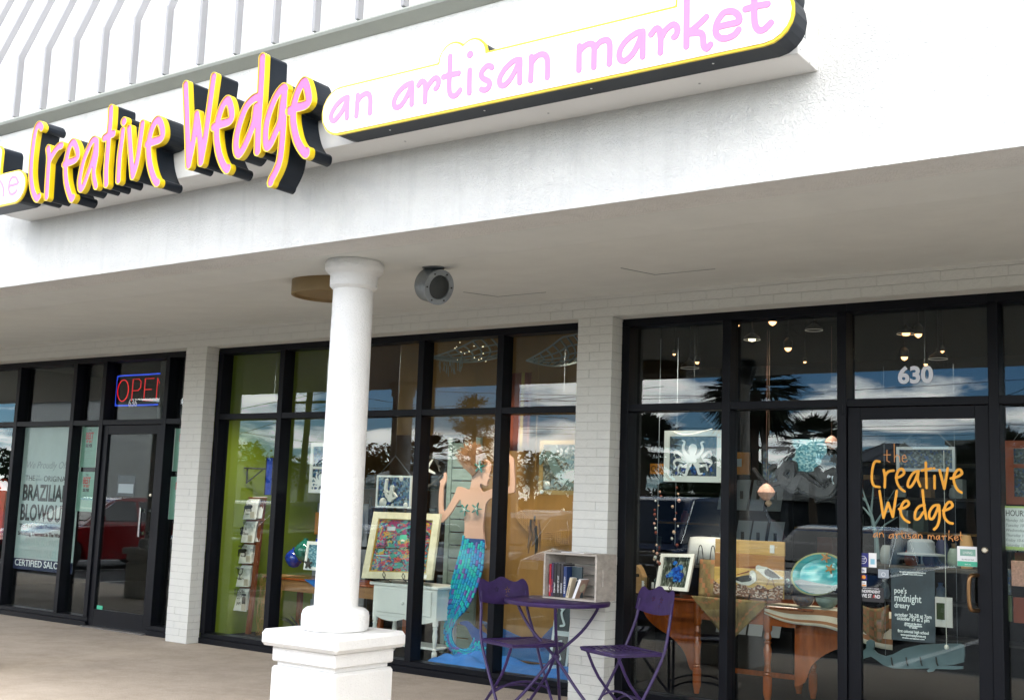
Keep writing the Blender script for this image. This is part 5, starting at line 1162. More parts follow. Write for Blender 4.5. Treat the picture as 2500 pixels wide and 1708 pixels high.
fl_ = smooth_path([(a[0], a[1], r_) for a, r_ in zip(px([(545,1130),(500,1080),(470,1040),(440,1005),(392,1000)], Ym, ZL), [.15*.55, .05, .035, .026, .012])], 3)
lpz = sdf_loops([([(c[0], c[1]) for c in CS], [max(.01, c[2]*.98) for c in CS]), ([(c[0], c[1]) for c in fl_], [c[2] for c in fl_])], 0, .008)
# square the top of the tail into the waist
g = G(); g.prism(lpz, lambda a, b, d: Vector((a, d, min(b, CS[0][1]+.045))), Ym-.004, Ym-.0005); g.obj('tail', 'tail_base', t)
gs = {m_: G() for m_ in ('scale_teal', 'scale_green', 'scale_blue', 'scale_purple')}
ln = [0]; 
for i in range(1, len(CS)): ln.append(ln[-1]+math.hypot(CS[i][0]-CS[i-1][0], CS[i][1]-CS[i-1][1]))
def on(s_):
    for i in range(1, len(ln)):
        if ln[i] >= s_:
            f = (s_-ln[i-1])/(ln[i]-ln[i-1]+1e-9); a, b = CS[i-1], CS[i]; d = (b[0]-a[0], b[1]-a[1]); l_ = math.hypot(*d)+1e-9
            return (a[0]+d[0]*f, a[1]+d[1]*f, a[2]+(b[2]-a[2])*f, d[0]/l_, d[1]/l_)
    return None
ncol = 10
for c_ in range(ncol):
    off = (c_+.5)/ncol*2-1; s_ = (-.03+.05*abs(off)*-1 if c_ else -.03)+(c_ % 2)*.024
    s_ = -.055*abs(off)+.02+(c_ % 2)*.02
    while s_ < ln[-1]-.03:
        p = on(max(0, s_)); L_ = .048
        if p is None: break
        x, z, r_, dx_, dz_ = p; wv = r_*2/ncol*.86
        if wv < .0085:
            if c_ % 2: s_ += L_; continue
            wv *= 1.9
        nx_, nz_ = -dz_, dx_; cx_ = x+nx_*off*r_; cz_ = z+nz_*off*r_+(min(0, s_)*-1 if s_ < 0 else 0)
        m_ = rnd.choices(list(gs), [4, 3, 3, 2])[0]; g_ = gs[m_]; h2 = L_*.46; w2 = wv/2
        vs = []
        for (yy, k_) in ((Ym-.004, 1.), (Ym-.014, .7)):
            for sx, sz in ((-1, -1), (1, -1), (1, 1), (-1, 1)): vs.append((cx_+dx_*h2*sz*(.94 if k_ < 1 else 1)+nx_*w2*sx*k_, yy, cz_+dz_*h2*sz*(.94 if k_ < 1 else 1)+nz_*w2*sx*k_))
        g_.add(vs, [(4, 5, 6, 7), (0, 1, 5, 4), (1, 2, 6, 5), (2, 3, 7, 6), (3, 0, 4, 7)]); s_ += L_
for m_, g_ in gs.items(): o = g_.obj('tail_scale', m_, t); o['kind'] = 'stuff'
# blue cloth sea and tulle
def cloth(name, label, pts_grid, mat, cat='cloth', solid=.004):
    nR, nC = len(pts_grid), len(pts_grid[0]); vs = [Vector(p) for r_ in pts_grid for p in r_]
    g = G(); fs = [(i*nC+j, i*nC+j+1, (i+1)*nC+j+1, (i+1)*nC+j) for i in range(nR-1) for j in range(nC-1)]
    g.add(vs, fs); o = g.obj(name, mat, None, True); md = o.modifiers.new('s', 'SOLIDIFY'); md.thickness = solid; tag(o, label, cat); return o
xa, xb = at(1062, 1620, Y=.3).x, -1.03
cloth('blue_cloth', 'crumpled bright blue cloth lying on the window floor under the mermaid', [[(xa+(xb-xa)*j/44, .16+.62*i/12, FZ+.02+(.055+.03*math.sin(j*.23))*math.sin(min(1, i/3)*math.pi/2)*(.75+.45*math.sin(j*.55+i*.9)*math.cos(j*.21-i*.6))) for j in range(45)] for i in range(13)], 'blue_cloth')
dA = at(1275, 1520, Y=.85)
cloth('blue_tulle', 'sheer blue tulle draped up against the brown partition to the pillar', [[(xa+.12+(xb-xa-.14)*j/30, .80+.12*math.sin(i*.35)*(1+.3*math.sin(j*.9)), FZ+.05+i/10*(max(.32-.012*j, .15) if j < 12 else (.15+(j-12)*.046))) for j in range(31)] for i in range(11)], 'tulle_sheer', 'cloth', .002)
# hanging sheet with seahorse prints
t, x0, x1, z0, z1 = hang_panel('seahorse_sheet', 'white sheet with dark seahorse prints standing beside the brick pillar', 'print', 1338, 1412, 1498, 1640, .42, 'sheet_white', .0, 'sheet_white', cord=False, lean=.18, th=.012)
for i in range(2):
    for j in range(2):
        a = x0+.03+j*.16; b = z0+.05+i*.27
        g = G(); g.prism([[(a, b), (a+.13, b), (a+.13, b+.23), (a, b+.23)]], lambda p, q_, d: Vector((p, d+.18*(q_-z0), q_)), .415, .423); g.obj('print', 'poster_dark', t)
        shape(G(), [(smooth_path([(a+.05, b+.04), (a+.085, b+.05), (a+.06, b+.10), (a+.045, b+.15), (a+.075, b+.19), (a+.04, b+.175)], 3), .009)], 0, -.003, 0, .004).f and None
        g = G(); lp = sdf_loops([(smooth_path([(a+.05, b+.04), (a+.085, b+.05), (a+.06, b+.10), (a+.045, b+.15), (a+.075, b+.19), (a+.04, b+.175)], 3), .009)], 0, .004); g.prism(lp, lambda p, q_, d: Vector((p, d+.18*(q_-z0), q_)), .411, .4149); g.obj('seahorse', 'sheet_white', t)
# mermaid relief in a pine frame by the pillar
t, x0, x1, z0, z1 = hang_panel('pebble_mermaid_frame', 'pine framed pebble picture with a grey mermaid silhouette beside the brick pillar', 'framed art', 1316, 1425, 1074, 1207, .34, 'pine_wood', .035, 'pebbles')
ZR = zz(1000, 780, 3.452)
sb = [([(1105,1210),(1120,1180),(1150,1140),(1165,1130)],.014),([(1105,1210),(1108,1150),(1130,1105)],.013),([(1165,1130),(1200,1180),(1230,1250)],[.02,.035,.04]),([(1200,1150),(1260,1160),(1330,1190),(1370,1200)],.013),([(1230,1250),(1290,1330),(1340,1380),(1390,1400)],[.04,.035,.022,.012]),([(1215,1105)],.03)]
figure(t, 'silhouette', 'shutter_paint', [(px(p_, .34, ZR), r_) for p_, r_ in sb], .338, .006, .006)
for k in range(14): G().lathe([(.016, 0), (.012, .006), (.001, .009)], (x0+.10+rnd.uniform(0, .3), .352, z1-.05-rnd.uniform(0, .07)), 10, axis=(0, -1, 0)).obj('shell', 'white_shell', t, True)
for (a, b), r_ in (((1158, 1395), .035), ((1115, 1450), .02)): c_ = px([(a, b)], .34, ZR)[0]; G().lathe([(r_, 0), (r_*.8, .008), (.002, .012)], (c_[0], .338, c_[1]), 16, axis=(0, -1, 0)).obj('shell', 'white_shell', t, True)
# hanging scarf, driftwood chime, nets
p = rect(1238, 1296, 1004, 1100, .8)
t = thing('silk_scarf', 'rust brown and gold scarf hanging in the upper middle of the wide window', 'scarf', ((p[0]+p[1])/2, .8, p[2]))
g = G(); vs = [(p[0]+(p[1]-p[0])*j/10, .8+.02*math.sin(j*1.7), p[2]+(p[3]+.35-p[2])*i/6) for i in range(7) for j in range(11)]; fs = [(i*11+j, i*11+j+1, i*11+12+j, i*11+11+j) for i in range(6) for j in range(10)]
g.add(vs, fs); g.m = [1 if (k % 10) in (5, 6) else 0 for k in range(len(fs))]; o = g.obj('cloth', ['scarf', 'scarf_gold'], t, True); md = o.modifiers.new('s', 'SOLIDIFY'); md.thickness = .003
p = at(1302, 1290, Y=.5); t = thing('driftwood_chime', 'driftwood and dark shell wind chime hanging before the brown partition', 'wind chime', (p.x, .5, p.z))
G().tube([(p.x, .5, p.z+.1), (p.x, .5, 2.8)], .0015, 4).obj('cord', 'fishnet', t)
for k in range(9): 
    a = rnd.uniform(-.05, .05); z1_ = p.z+rnd.uniform(.0, .12); G().tube([(p.x+a, .5+rnd.uniform(-.03, .03), z1_), (p.x+a*1.2+.01, .5, z1_-.1), (p.x+a*1.5, .5, z1_-rnd.uniform(.18, .28))], [.008, .012, .005], 6).obj('driftwood_piece', 'driftdark' if k % 2 else 'driftwood', t, True)
def net(name, label, f, nu, nv, r_, mat, cat='net', n=4):
    g = G()
    for i in range(nu+1): g.tube([f(i/nu, j/(nv*2)) for j in range(nv*2+1)], r_, n)
    for j in range(nv+1): g.tube([f(i/(nu*2), j/nv) for i in range(nu*2+1)], r_, n)
    o = g.obj(name, mat); tag(o, label, cat); return o
n0 = at(1255, 1245, Y=1.0); n1 = at(1300, 1290, Y=1.0); n2 = at(1385, 1310, Y=1.0)
net('fishing_net', 'tan fishing net slung across the brown partition', lambda a, b: (n0.x+(n2.x-n0.x)*a, 1.03-.02*math.sin(a*9), n0.z+(n2.z-n0.z)*min(1, a*1.9)+.06*(b-.5)*2-.03*math.sin(a*3.1)), 26, 7, .0022, 'fishnet')
for k, (ua, ub, vm_, vt) in enumerate(((1050, 1216, 873, 828), (1285, 1415, 880, 822))):
    A_ = at(ua, vm_, Y=.5); B_ = at(ub, vm_+6, Y=.5); T_ = at((ua+ub)/2+40, vt, Y=.5); hh = T_.z-A_.z
    net('ceiling_net', ['pale wide mesh net with fairy lights bulging at the window head over the mermaid', 'pale wide mesh net bulging at the window head beside the brick pillar'][k], lambda a, b: (A_.x+(B_.x-A_.x)*a, .5+.15*math.sin(math.pi*b)*min(1, a*2), A_.z-.06*math.sin(a*2.6)+(hh+.06)*b*min(1, a*1.5)), 8, 4, .009, 'net_white', n=4)
g = G(); 
for k in range(22):
    p = at(rnd.uniform(1075, 1130), rnd.uniform(868, 885), Y=.5); q2 = p+Vector((rnd.uniform(-.03, .03), 0, -rnd.uniform(.05, .16))); g.tube([p, (p+q2)/2+Vector((rnd.uniform(-.02, .02), 0, 0)), q2], .003, 4)
o = g.obj('light_string', 'net_white'); tag(o, 'unlit white light string dangling from the net over the mermaid', 'string lights')
t = thing('fairy_lights', 'tiny lit fairy lights caught in the net over the mermaid', 'string lights', at(1160, 855, Y=.55))
for k in range(16): p = at(rnd.uniform(1105, 1213), rnd.uniform(835, 882), Y=.56); G().lathe([(.001, -.004), (.0045, 0), (.001, .004)], p, 6).obj('bulb', 'lamp_glow_white', t)
# driftwood star left of the mermaid and jars on dark shelves
p = at(1045, 1150, Y=.9); t = thing('driftwood_star', 'dark driftwood wreath with a white starfish left of the mermaid', 'wreath', (p.x, .9, p.z))
g = G()
for k in range(16): a = rnd.uniform(0, 6.28); g.tube([(p.x+.15*math.cos(a), .9, p.z+.15*math.sin(a)), (p.x+.17*math.cos(a+1.3), .92, p.z+.17*math.sin(a+1.3))], [.012, .006], 5)
g.obj('twigs', 'driftdark', t)
figure(t, 'starfish', 'white_shell', [([(p.x, p.z+.02), (p.x+.11*math.cos(k*1.2566+.9), p.z+.02+.11*math.sin(k*1.2566+.9))], [.018, .008]) for k in range(5)], .88, .005, .01)
jar_proto = None
t = thing('jar_shelf', 'dark shelf unit of small jars behind the painting', 'shelf', (-3.6, 2.2, FZ))
ja = at(1030, 1200, Y=2.0)
for r_ in range(5): G().box(ja.x-1.1, ja.x+.7, 2.0, 2.3, ja.z-.35*r_+.02, ja.z-.35*r_+.04).obj('shelf_board', 'driftdark', t)
jars = []
for r_ in range(4):
    for c_ in range(11):
        x = ja.x-1.0+c_*.155; z = ja.z-.35*r_+.041
        if jar_proto is None:
            jar_proto = thing('jar', 'small dark jar with a pale lid on the shelf behind the painting', 'jar', (x, 2.1, z), 0, 'jars on the dark shelf')
            G().lathe([(.045, 0), (.05, .01), (.05, .10), (.04, .115)], (x, 2.1, z), 14).obj('glass', 'poster_dark', jar_proto, True); G().lathe([(.042, .116), (.042, .135), (.01, .136)], (x, 2.1, z), 14).obj('lid', 'num_grey', jar_proto, True)
        else: c = copy_tree(jar_proto); c.location = (x, 2.1, z); c['label'] = f"small dark jar, {['first', 'second', 'third', 'fourth', 'fifth', 'sixth', 'seventh', 'eighth', 'ninth', 'tenth', 'last'][c_]} from the left on the {['top', 'second', 'third', 'lowest'][r_]} shelf behind the painting"

# ================================================================== WINDOW DISPLAY, right-hand window
t, x0, x1, z0, z1 = hang_panel('mosaic_art', 'white framed mosaic with a large white octopus hanging left in the window beside the door', 'framed art', 1621, 1763, 1050, 1176, .24, 'white_gloss', .045, 'mosaic_grey')
octopus(t, (x0+x1)/2, (z0+z1)/2-.01, .345, .245)
for k in range(26): c_ = (rnd.uniform(x0+.07, x1-.07), rnd.uniform(z0+.06, z0+.13)); G().lathe([(.012, 0), (.010, .004)], (c_[0], .2455, c_[1]), 8, axis=(0, -1, 0)).obj('glass_nugget', 'blue_splat', t)
g = G(); g.tube(smooth_path([((x0+.08), .235, z1-.01), ((x0+x1)/2-.04, .235, z1-.035), (x1-.08, .235, z1+.01)], 5), .004, 5); g.obj('shell_string', 'white_shell', t)
x0, x1, z0, z1 = rect(1545, 1621, 1131, 1156, .9); t = thing('orange_board', 'orange board with black handwriting behind the octopus frame', 'sign', (x0, .9, z0)); G().box(x0-.1, x1+.1, .9, .92, z0, z1).obj('board', 'orange_board', t); text('print', 'GOURMET', x0+.12, z0+.02, .898, .07, 'ink', t)
ZS = zz(1700, 1050, 6.353)
def PS(pts, Y=.34): return px(pts, Y, ZS)
t = thing('textured_glass_panel', 'blue textured glass panel hanging behind the dark mermaid sculpture', 'glass panel', (.6, .45, 1.6))
a, b_ = PS([(1490, 640)], .40)[0], PS([(2020, 135)], .40)[0]; G().box(a[0], b_[0], .40, .41, a[1], b_[1]).obj('glass', 'water_glass', t); a, b_ = PS([(1030, 820)], .42)[0], PS([(1500, 235)], .42)[0]; G().box(a[0], b_[0], .42, .43, a[1], b_[1]).obj('glass', 'mosaic_grey', t)
t = thing('mermaid_sculpture', 'dark metal reclining mermaid sculpture with raised tail fin hanging beside the door', 'sculpture', (.7, .34, 1.5))
ms = [([(1075,260),(1250,240),(1420,260),(1470,300),(1460,370)],.028),([(1330,330)],.055),([(1180,390),(1300,420),(1400,400)],.02),([(1340,430),(1330,520)],.03),([(1240,520),(1330,560),(1440,560)],[.035,.06,.04]),([(1160,600),(1250,540)],.02),
      ([(1490,540),(1510,640),(1490,740),(1420,790)],[.035,.03,.024,.02]),([(1420,790),(1330,800),(1200,840),(1080,820)],.016),([(1330,600),(1300,700),(1380,800),(1500,850)],[.05,.035,.05,.06]),
      ([(1500,820),(1620,790),(1750,880),(1900,960),(2040,960),(2120,880),(2160,780),(2150,680)],[.06,.075,.07,.055,.042,.035,.03,.03]),
      ([(2140,660),(2060,480),(2080,330)],[.03,.055,.012]),([(2140,660),(2140,500),(2160,400)],[.03,.045,.02]),([(2130,660),(1980,600),(1870,610)],[.03,.045,.02]),([(2130,690),(1950,700),(1760,660)],[.03,.045,.008]),
      ([(890,600),(960,700),(1040,780),(1140,830)],.012),([(1060,460),(1160,500),(1240,480)],.014)]
lp = [(PS(p_), r_) for p_, r_ in ms]
shape(G(), lp, .36, .335, 0, .006).obj('figure', 'sculpt_dark', t)
M('sculpt_relief', (.055, .05, .055), .3, .4, noise=.35, nscale=14, bump=.3, bscale=40)
shape(G(), [(p_, [max(.004, (q_ if not isinstance(r_, list) else q_)*.6) for q_ in (r_ if isinstance(r_, list) else [r_]*len(p_))]) for p_, r_ in lp], .3345, .322, 0, .006).obj('relief', 'sculpt_relief', t)
for (a, b, r_) in ((2050, 840, .036), (1890, 1090, .028), (990, 820, .026)):
    c_ = PS([(a, b)])[0]; G().tube([(c_[0]+r_*(1-k/22)*math.cos(k*.62), .33, c_[1]+r_*(1-k/22)*math.sin(k*.62)) for k in range(20)], .004, 5).obj('scroll', 'sculpt_dark', t)
for k in range(5):
    for j in range(9): c_ = PS([(1560+j*58+k*8, 760+k*38+j*26-(j*j)*2)], .334)[0]; G().lathe([(.010, 0), (.006, .004)], (c_[0], .334, c_[1]), 6, axis=(0, -1, 0)).obj('tail_scale', 'sculpt_dark', t)
for (a, b, r_, mt_, lb) in ((1085, 960, .065, 'shell_pink', 'pink spiral sea shell hanging below the dark mermaid'), (1120, 1128, .026, 'shell', 'small yellow shell hanging under the pink shell'), (2100, 190, .05, 'shell_pink', 'orange and white shell fan hanging beside the door frame')):
    c_ = PS([(a, b)], .3)[0]; g = G(); g.lathe([(r_*.3, -r_*.9), (r_*.9, -r_*.3), (r_, .0), (r_*.75, r_*.5), (r_*.3, r_*.9), (.003, r_)], (c_[0], .3, c_[1]), 16); g.tube([(c_[0], .3, c_[1]+r_*.9), (c_[0], .3, 2.8)], .0005, 4); o = g.obj('sea_shell', mt_, None, True); tag(o, lb, 'shell')
# shell chimes
for k, (u, v0, v1, lb) in enumerate(((1607, 1200, 1300, 'shell chime with dark red flowers, left string in the window by the door'), (1650, 1190, 1330, 'long pink and white shell chime in the window by the door'), (1604, 1330, 1375, 'small shell wreath chime above the round backed chair'))):
    p = at(u, v0, Y=.4); q2 = at(u, v1, Y=.4); t = thing('shell_chime', lb, 'wind chime', (p.x, .4, q2.z)); G().tube([(p.x, .4, q2.z), (p.x, .4, 2.8)], .0014, 4).obj('cord', 'num_grey', t)
    for j in range(10):
        z = p.z+(q2.z-p.z)*j/9; r_ = rnd.uniform(.006, .016); xx = p.x+rnd.uniform(-.03, .03)
        G().lathe([(r_*.4, -r_), (r_, 0), (r_*.5, r_)], (xx, .4, z), 8).obj('shell', rnd.choice(['white_shell', 'shell_pink', 'shell', 'scarf']), t, True)
# drop leaf table
t = thing('drop_leaf_table', 'reddish brown drop leaf table with turned legs inside the window by the door', 'table', (-.2, .9, FZ))
tzz = at(1620, 1476, Y=.62).z; tzz = .765; tx0 = -.70; tx1 = .62
G().box(tx0+.01, tx1, .55, 1.35, tzz-.022, tzz, c=.006).obj('tabletop', 'table_top_wood', t); G().box(tx0+.1, tx1-.15, .60, 1.28, tzz-.15, tzz-.023).obj('apron', 'table_wood', t)
def turned(name, x, y, par): 
    H_ = tzz-.023-FZ; pr = [(.020, 0), (.026, .05), (.034, .10), (.034, .27), (.020, .285), (.030, .30), (.020, .315), (.028, .33), (.022, .40), (.030, .50), (.033, .56), (.020, .62), (.032, .635), (.018, .65), (.030, .68), (.022, .74), (.034, .77), (.034, 1.0)]
    G().lathe([(a, FZ+b*H_) for a, b in pr], (x, y, 0), 18).obj(name, 'table_wood', par, True)
l1 = at(1702, 1590, Y=.62); l2 = at(1874, 1590, Y=.62)
for x, y in ((l1.x, .62), (l2.x, .62), (l1.x, 1.25), (l2.x, 1.25)): turned('leg', x, y, t)
G().box(l1.x, l2.x, 1.235, 1.265, FZ+.10, FZ+.14).obj('stretcher', 'table_wood', t)
# rounded leaves folded down / opened towards the door
for xx, s_ in ((l1.x-.02, -1), (l2.x+.18, 1)):
    g = G(); lp = [(0, 0)]+[(.55*math.sin(k*math.pi/20)**.8 if k < 10 else .55, 0) for k in range(0)]+[(.52, 0), (.50, -.12), (.40, -.22), (.24, -.30), (.13, -.40), (.08, -.52), (.0, -.56)]
    g.prism([[(xx+s_*a, tzz-.024+b) for a, b in smooth_path(lp, 3)]], facade, .70, .722); g.obj('drop_leaf', 'table_wood', t)
turned('leg', at(1985, 1640, Y=1.1).x, 1.1, t)
G().box(l2.x, l2.x+.9, .60, 1.3, tzz-.02, tzz-.001, c=.005).obj('tabletop_leaf', 'table_top_wood', t)
# runner cloth on the right half
def striped(name, label, gridf, nR, nC, mats, sel, solid=.003):
    vs = [gridf(i/nR, j/nC) for i in range(nR+1) for j in range(nC+1)]; fs = [(i*(nC+1)+j, i*(nC+1)+j+1, (i+1)*(nC+1)+j+1, (i+1)*(nC+1)+j) for i in range(nR) for j in range(nC)]
    g = G(); g.add(vs, fs); g.m = [sel(i, j) for i in range(nR) for j in range(nC)]; o = g.obj(name, mats, None, True); md = o.modifiers.new('s', 'SOLIDIFY'); md.thickness = solid; tag(o, label, 'cloth'); return o
striped('striped_runner', 'cream and brown striped cloth hanging over the right end of the table', lambda a, b: (l2.x+.0+b*.95, .58-.03*a+.25*(1-min(1, a*2.2)), tzz+.006-.15*max(0, a-.45)*(0.4+b)*2-.02*math.sin(b*9)*a), 12, 24, ['plaid_cream', 'plaid_brown'], lambda i, j: 1 if i in (6, 7, 10) else 0)
striped('gold_cloth', 'gold and brown cloth corner hanging over the front of the table', lambda a, b: (l1.x-.02+b*.62+(.2*(a))*(1-b)*0, .545-.004*math.sin(b*20), tzz+.03-a*(.33*(1-abs(b-.52)*1.9) if abs(b-.52) < .52 else 0)), 10, 22, ['gold_cloth', 'plaid_brown'], lambda i, j: 1 if (i+j) % 7 == 0 else 0)
striped('draped_cloth', 'gold striped cloth draped over a box behind the blue picture', lambda a, b: (-.42+b*.42+.05*a, .82-.12*a+.01*math.sin(b*18), tzz+.30-a*.29), 8, 16, ['gold_cloth', 'plaid_brown'], lambda i, j: 1 if (j-i) % 4 == 0 else 0)
t = thing('paper_bag', 'kraft paper bag with a cut out handle left on the table', 'bag', (-.66, .62, tzz)); x0, x1, z0, z1 = rect(1538, 1568, 1378, 1462, .70)
lp = [(x0-.02, tzz+.002), (x1, tzz+.002), (x1, z1-.09), (x1-.03, z1-.03), ((x0+x1)/2, z1), (x0-.02, z1-.02)]; hl = [(x0+.01, z1-.10), (x0+.01, z1-.075), (x1-.03, z1-.07), (x1-.03, z1-.095)]
g = G(); g.prism([lp, hl], facade, .70, .78); g.obj('bag_body', 'kraft', t)
def tumbler(label, x, y, z, r_, h_):
    t = thing('glass_tumbler', label, 'glass', (x, y, z), 0, 'glassware on the table'); G().lathe([(r_*.8, 0), (r_, h_), (r_-.003, h_), (r_*.8-.003, .006), (.001, .006)], (x, y, z), 18).obj('glass', 'window_glass', t, True); G().box(x-.01, x+.01, y-r_-.001, y-r_+.002, z+h_*.4, z+h_*.8).obj('price_tag', 'paper', t)
p = at(1575, 1400, Y=.72); tumbler('clear tumbler beside the kraft bag', p.x, .72, tzz+.001, .035, .13); tumbler('clear tumbler right of the first one beside the bag', p.x+.08, .74, tzz+.001, .035, .12)
# blue picture on an easel
ZP = zz(1520, 1280, 4.3037); Yb = .60
q = [at(*ZP(415, 302), Y=Yb+.10), at(*ZP(768, 308), Y=Yb+.10), at(*ZP(690, 702), Y=Yb), at(*ZP(352, 672), Y=Yb)]
t = thing('blue_splash_picture', 'white framed picture with a bright blue glass splash leaning behind the right chair', 'framed art', (q[3].x+.1, Yb, q[3].z))
fl = lambda a, b, d: (q[3].lerp(q[2], a)).lerp(q[0].lerp(q[1], a), b)+Vector((0, d, 0))
g = G(); g.prism([fr(0, 1, 0, 1), fr(.1, .9, .09, .91)[::-1]], fl, -.02, .008); g.obj('frame', 'white_gloss', t); g = G(); g.prism([fr(.1, .9, .09, .91)], fl, 0, .004); g.obj('glass', 'rain_glass', t)
lp = sdf_loops([([(.5, .5)], .13), ([(.62, .62)], .09), ([(.38, .42)], .08), ([(.68, .4)], .09), ([(.45, .74)], .06), ([(.3, .38), (.5, .45)], .05), ([(.55, .3)], .08), ([(.68, .28), (.6, .4)], .05)], 0, .012); g = G(); g.prism(lp, fl, -.008, -.001); g.obj('glass_splash', 'blue_splat', t)
xm = (q[2].x+q[3].x)/2; g = G(); g.tube([(xm, Yb-.025, q[2].z-.005), (xm+.014, Yb-.03, q[2].z+.02), (xm, Yb-.03, q[2].z+.045), (xm-.014, Yb-.03, q[2].z+.02), (xm, Yb-.025, q[2].z-.005), (xm, Yb-.0, tzz+.001)], .004, 5); g.tube([(xm-.08, Yb-.02, tzz+.003), (xm+.08, Yb-.02, tzz+.003)], .004, 5); o = g.obj('iron_easel', 'black_iron'); tag(o, 'small black iron easel holding the blue splash picture', 'easel')
# white cushion
x0, x1, z0, z1 = rect(1680, 1762, 1314, 1375, 1.0); g = G(); vs = []
for i in range(9):
    for j in range(13):
        a, b = j/12, i/8; bul = (math.sin(math.pi*a)*math.sin(math.pi*b))**.5*.06; vs.append((x0+(x1-x0)*a+.03*(b), 1.0-bul, z0+(z1-z0)*b))
g.add(vs, [(i*13+j, i*13+j+1, i*13+14+j, i*13+13+j) for i in range(8) for j in range(12)]); o = g.obj('cushion', 'towel_white', None, True); tag(o, 'plump white cushion with two black wire hoops in front', 'cushion'); md = o.modifiers.new('s', 'SOLIDIFY'); md.thickness = .02
g = G()
for xx in (x0+.16, x0+.27): g.tube(smooth_path([(xx-.03, .90, z0-.01), (xx-.015, .90, z0+.12), (xx, .90, z0+.15), (xx+.015, .90, z0+.12), (xx+.03, .90, z0-.01)], 3), .004, 5)
o = g.obj('wire_hoop', 'black_iron'); tag(o, 'two black wire hoops standing before the white cushion', 'stand'); o['kind'] = 'stuff' if False else ''
del o['kind']
g = G(); g.box(x0-.02, x1+.15, .86, 1.2, z0-.03, z0-.012); g.box(x0, x0+.02, .86, 1.18, tzz, z0-.031); g.box(x1+.1, x1+.12, .86, 1.18, tzz, z0-.031); o = g.obj('riser', 'driftdark'); tag(o, 'low dark riser carrying the white cushion', 'riser')
# sandpiper plank picture
x0, x1, z0, z1 = rect(1743, 1913, 1318, 1457, .58); Yk = .58
t = thing('sandpiper_planks', 'picture of two sandpipers on pine planks leaning on the table behind the mullion', 'painting', ((x0+x1)/2, Yk, z0))
hh = (z1-z0)/4
for k, m_ in enumerate(('pine_yellow', 'pine_yellow', 'pine_dark', 'pine_wood')): G().box(x0, x1, Yk+.006*k, Yk+.006*k+.018, z0+k*hh+.001, z0+(k+1)*hh-.001, c=.002).obj('plank', m_, t)
g = G(); lp = [(x0+.002, z0+.002), (x1-.002, z0+.002), (x1-.002, z0+.10)]+[(x1-.002-(x1-x0-.004)*k/14, z0+.085+.018*math.sin(k*1.7)) for k in range(1, 14)]+[(x0+.002, z0+.11)]; g.prism([lp], facade, Yk-.008, Yk-.001); g.obj('mudflat', 'mudflat', t)
def PK(pts): return px(pts, Yk-.004, ZP)
def bird(pts_body, head, beak, legs, wing):
    figure(t, 'sandpiper', 'white_shell', [(PK(p_), r_) for p_, r_ in pts_body]+[(PK([head]), .022)], Yk-.001, .004, .010)
    figure(t, 'wing', 'ink', [(PK(p_), r_) for p_, r_ in wing], Yk-.011, .004, .004)
    g = G(); b = PK(beak); g.tube([(b[0][0], Yk-.008, b[0][1]), (b[1][0], Yk-.008, b[1][1])], [.006, .002], 5); g.obj('beak', 'scarf', t)
    for l_ in legs: b = PK(l_); g = G(); g.tube([(p_[0], Yk-.010, p_[1]) for p_ in b], .0025, 5); g.obj('leg', 'scarf', t)
bird([([(1430,455),(1500,490),(1560,530)],[.018,.034,.036]),([(1560,530),(1680,562)],[.034,.006])], (1430, 455), [(1395,445),(1268,443)], [[(1550,560),(1515,640)],[(1575,565),(1600,655)]], [([(1530,500),(1580,525),(1650,555)],[.026,.024,.006])])
bird([([(1375,520),(1370,570),(1320,595)],[.02,.028,.03]),([(1320,590),(1230,580),(1150,560)],[.034,.028,.006])], (1365, 510), [(1330,490),(1185,530)], [[(1280,635),(1250,690)],[(1290,635),(1320,695)]], [([(1330,560),(1260,570),(1180,565)],[.024,.024,.008])])
g = G(); a = px([(1617, 255)], Yk+.10, ZP)[0]; g.box(a[0]-.018, a[0]+.018, Yk+.014, Yk+.016, a[1]-.03, a[1]+.03); g.obj('price_tag', 'paper', t)
g = G()
for xx in (x0+.30, x1-.12): g.tube([(xx, Yk-.01, z0+.02), (xx, Yk-.02, z0-.005), (xx-.01, Yk-.04, tzz+.004)], .005, 5)
g.tube([(x0+.25, Yk-.012, z0-.004), (x1-.08, Yk-.012, z0-.004)], .004, 5); o = g.obj('iron_easel', 'black_iron'); tag(o, 'low black iron easel under the sandpiper planks', 'easel')
# turquoise platter
c_ = at(1998, 1400, Y=.60); cp = (c_.x, .62, c_.z)
rx = abs(at(2065, 1400, Y=.6).x-at(1930, 1400, Y=.6).x)/2; rzv = (at(1998, 1346, Y=.6).z-at(1998, 1450, Y=.6).z)/2
t = thing('turquoise_platter', 'large oval turquoise ceramic platter with gold starfish standing on the table', 'platter', (c_.x, .62, c_.z-rzv))
def oval(prof, mat, name, y0=0., cap=True):
    g = G(); nS = 48; vs = []; 
    for r_, h_ in prof:
        for k in range(nS): a = 2*math.pi*k/nS; vs.append((cp[0]+rx*r_*math.cos(a), cp[1]-h_+y0+.20*(rzv*r_*math.sin(a)), cp[2]+rzv*r_*math.sin(a)+.02*r_*math.cos(a)))
    fs = [(i*nS+k, i*nS+(k+1) % nS, (i+1)*nS+(k+1) % nS, (i+1)*nS+k) for i in range(len(prof)-1) for k in range(nS)]+([tuple((len(prof)-1)*nS+k for k in range(nS))] if cap else [])
    g.add(vs, fs); g.obj(name, mat, t, True)
oval([(1.0, .02), (1.0, .03), (.93, .03), (.93, .024)], 'rim_olive', 'rim', 0., False); oval([(.935, .029), (.72, .012), (.70, .006), (.5, .0), (.02, .0)], 'turquoise', 'dish')
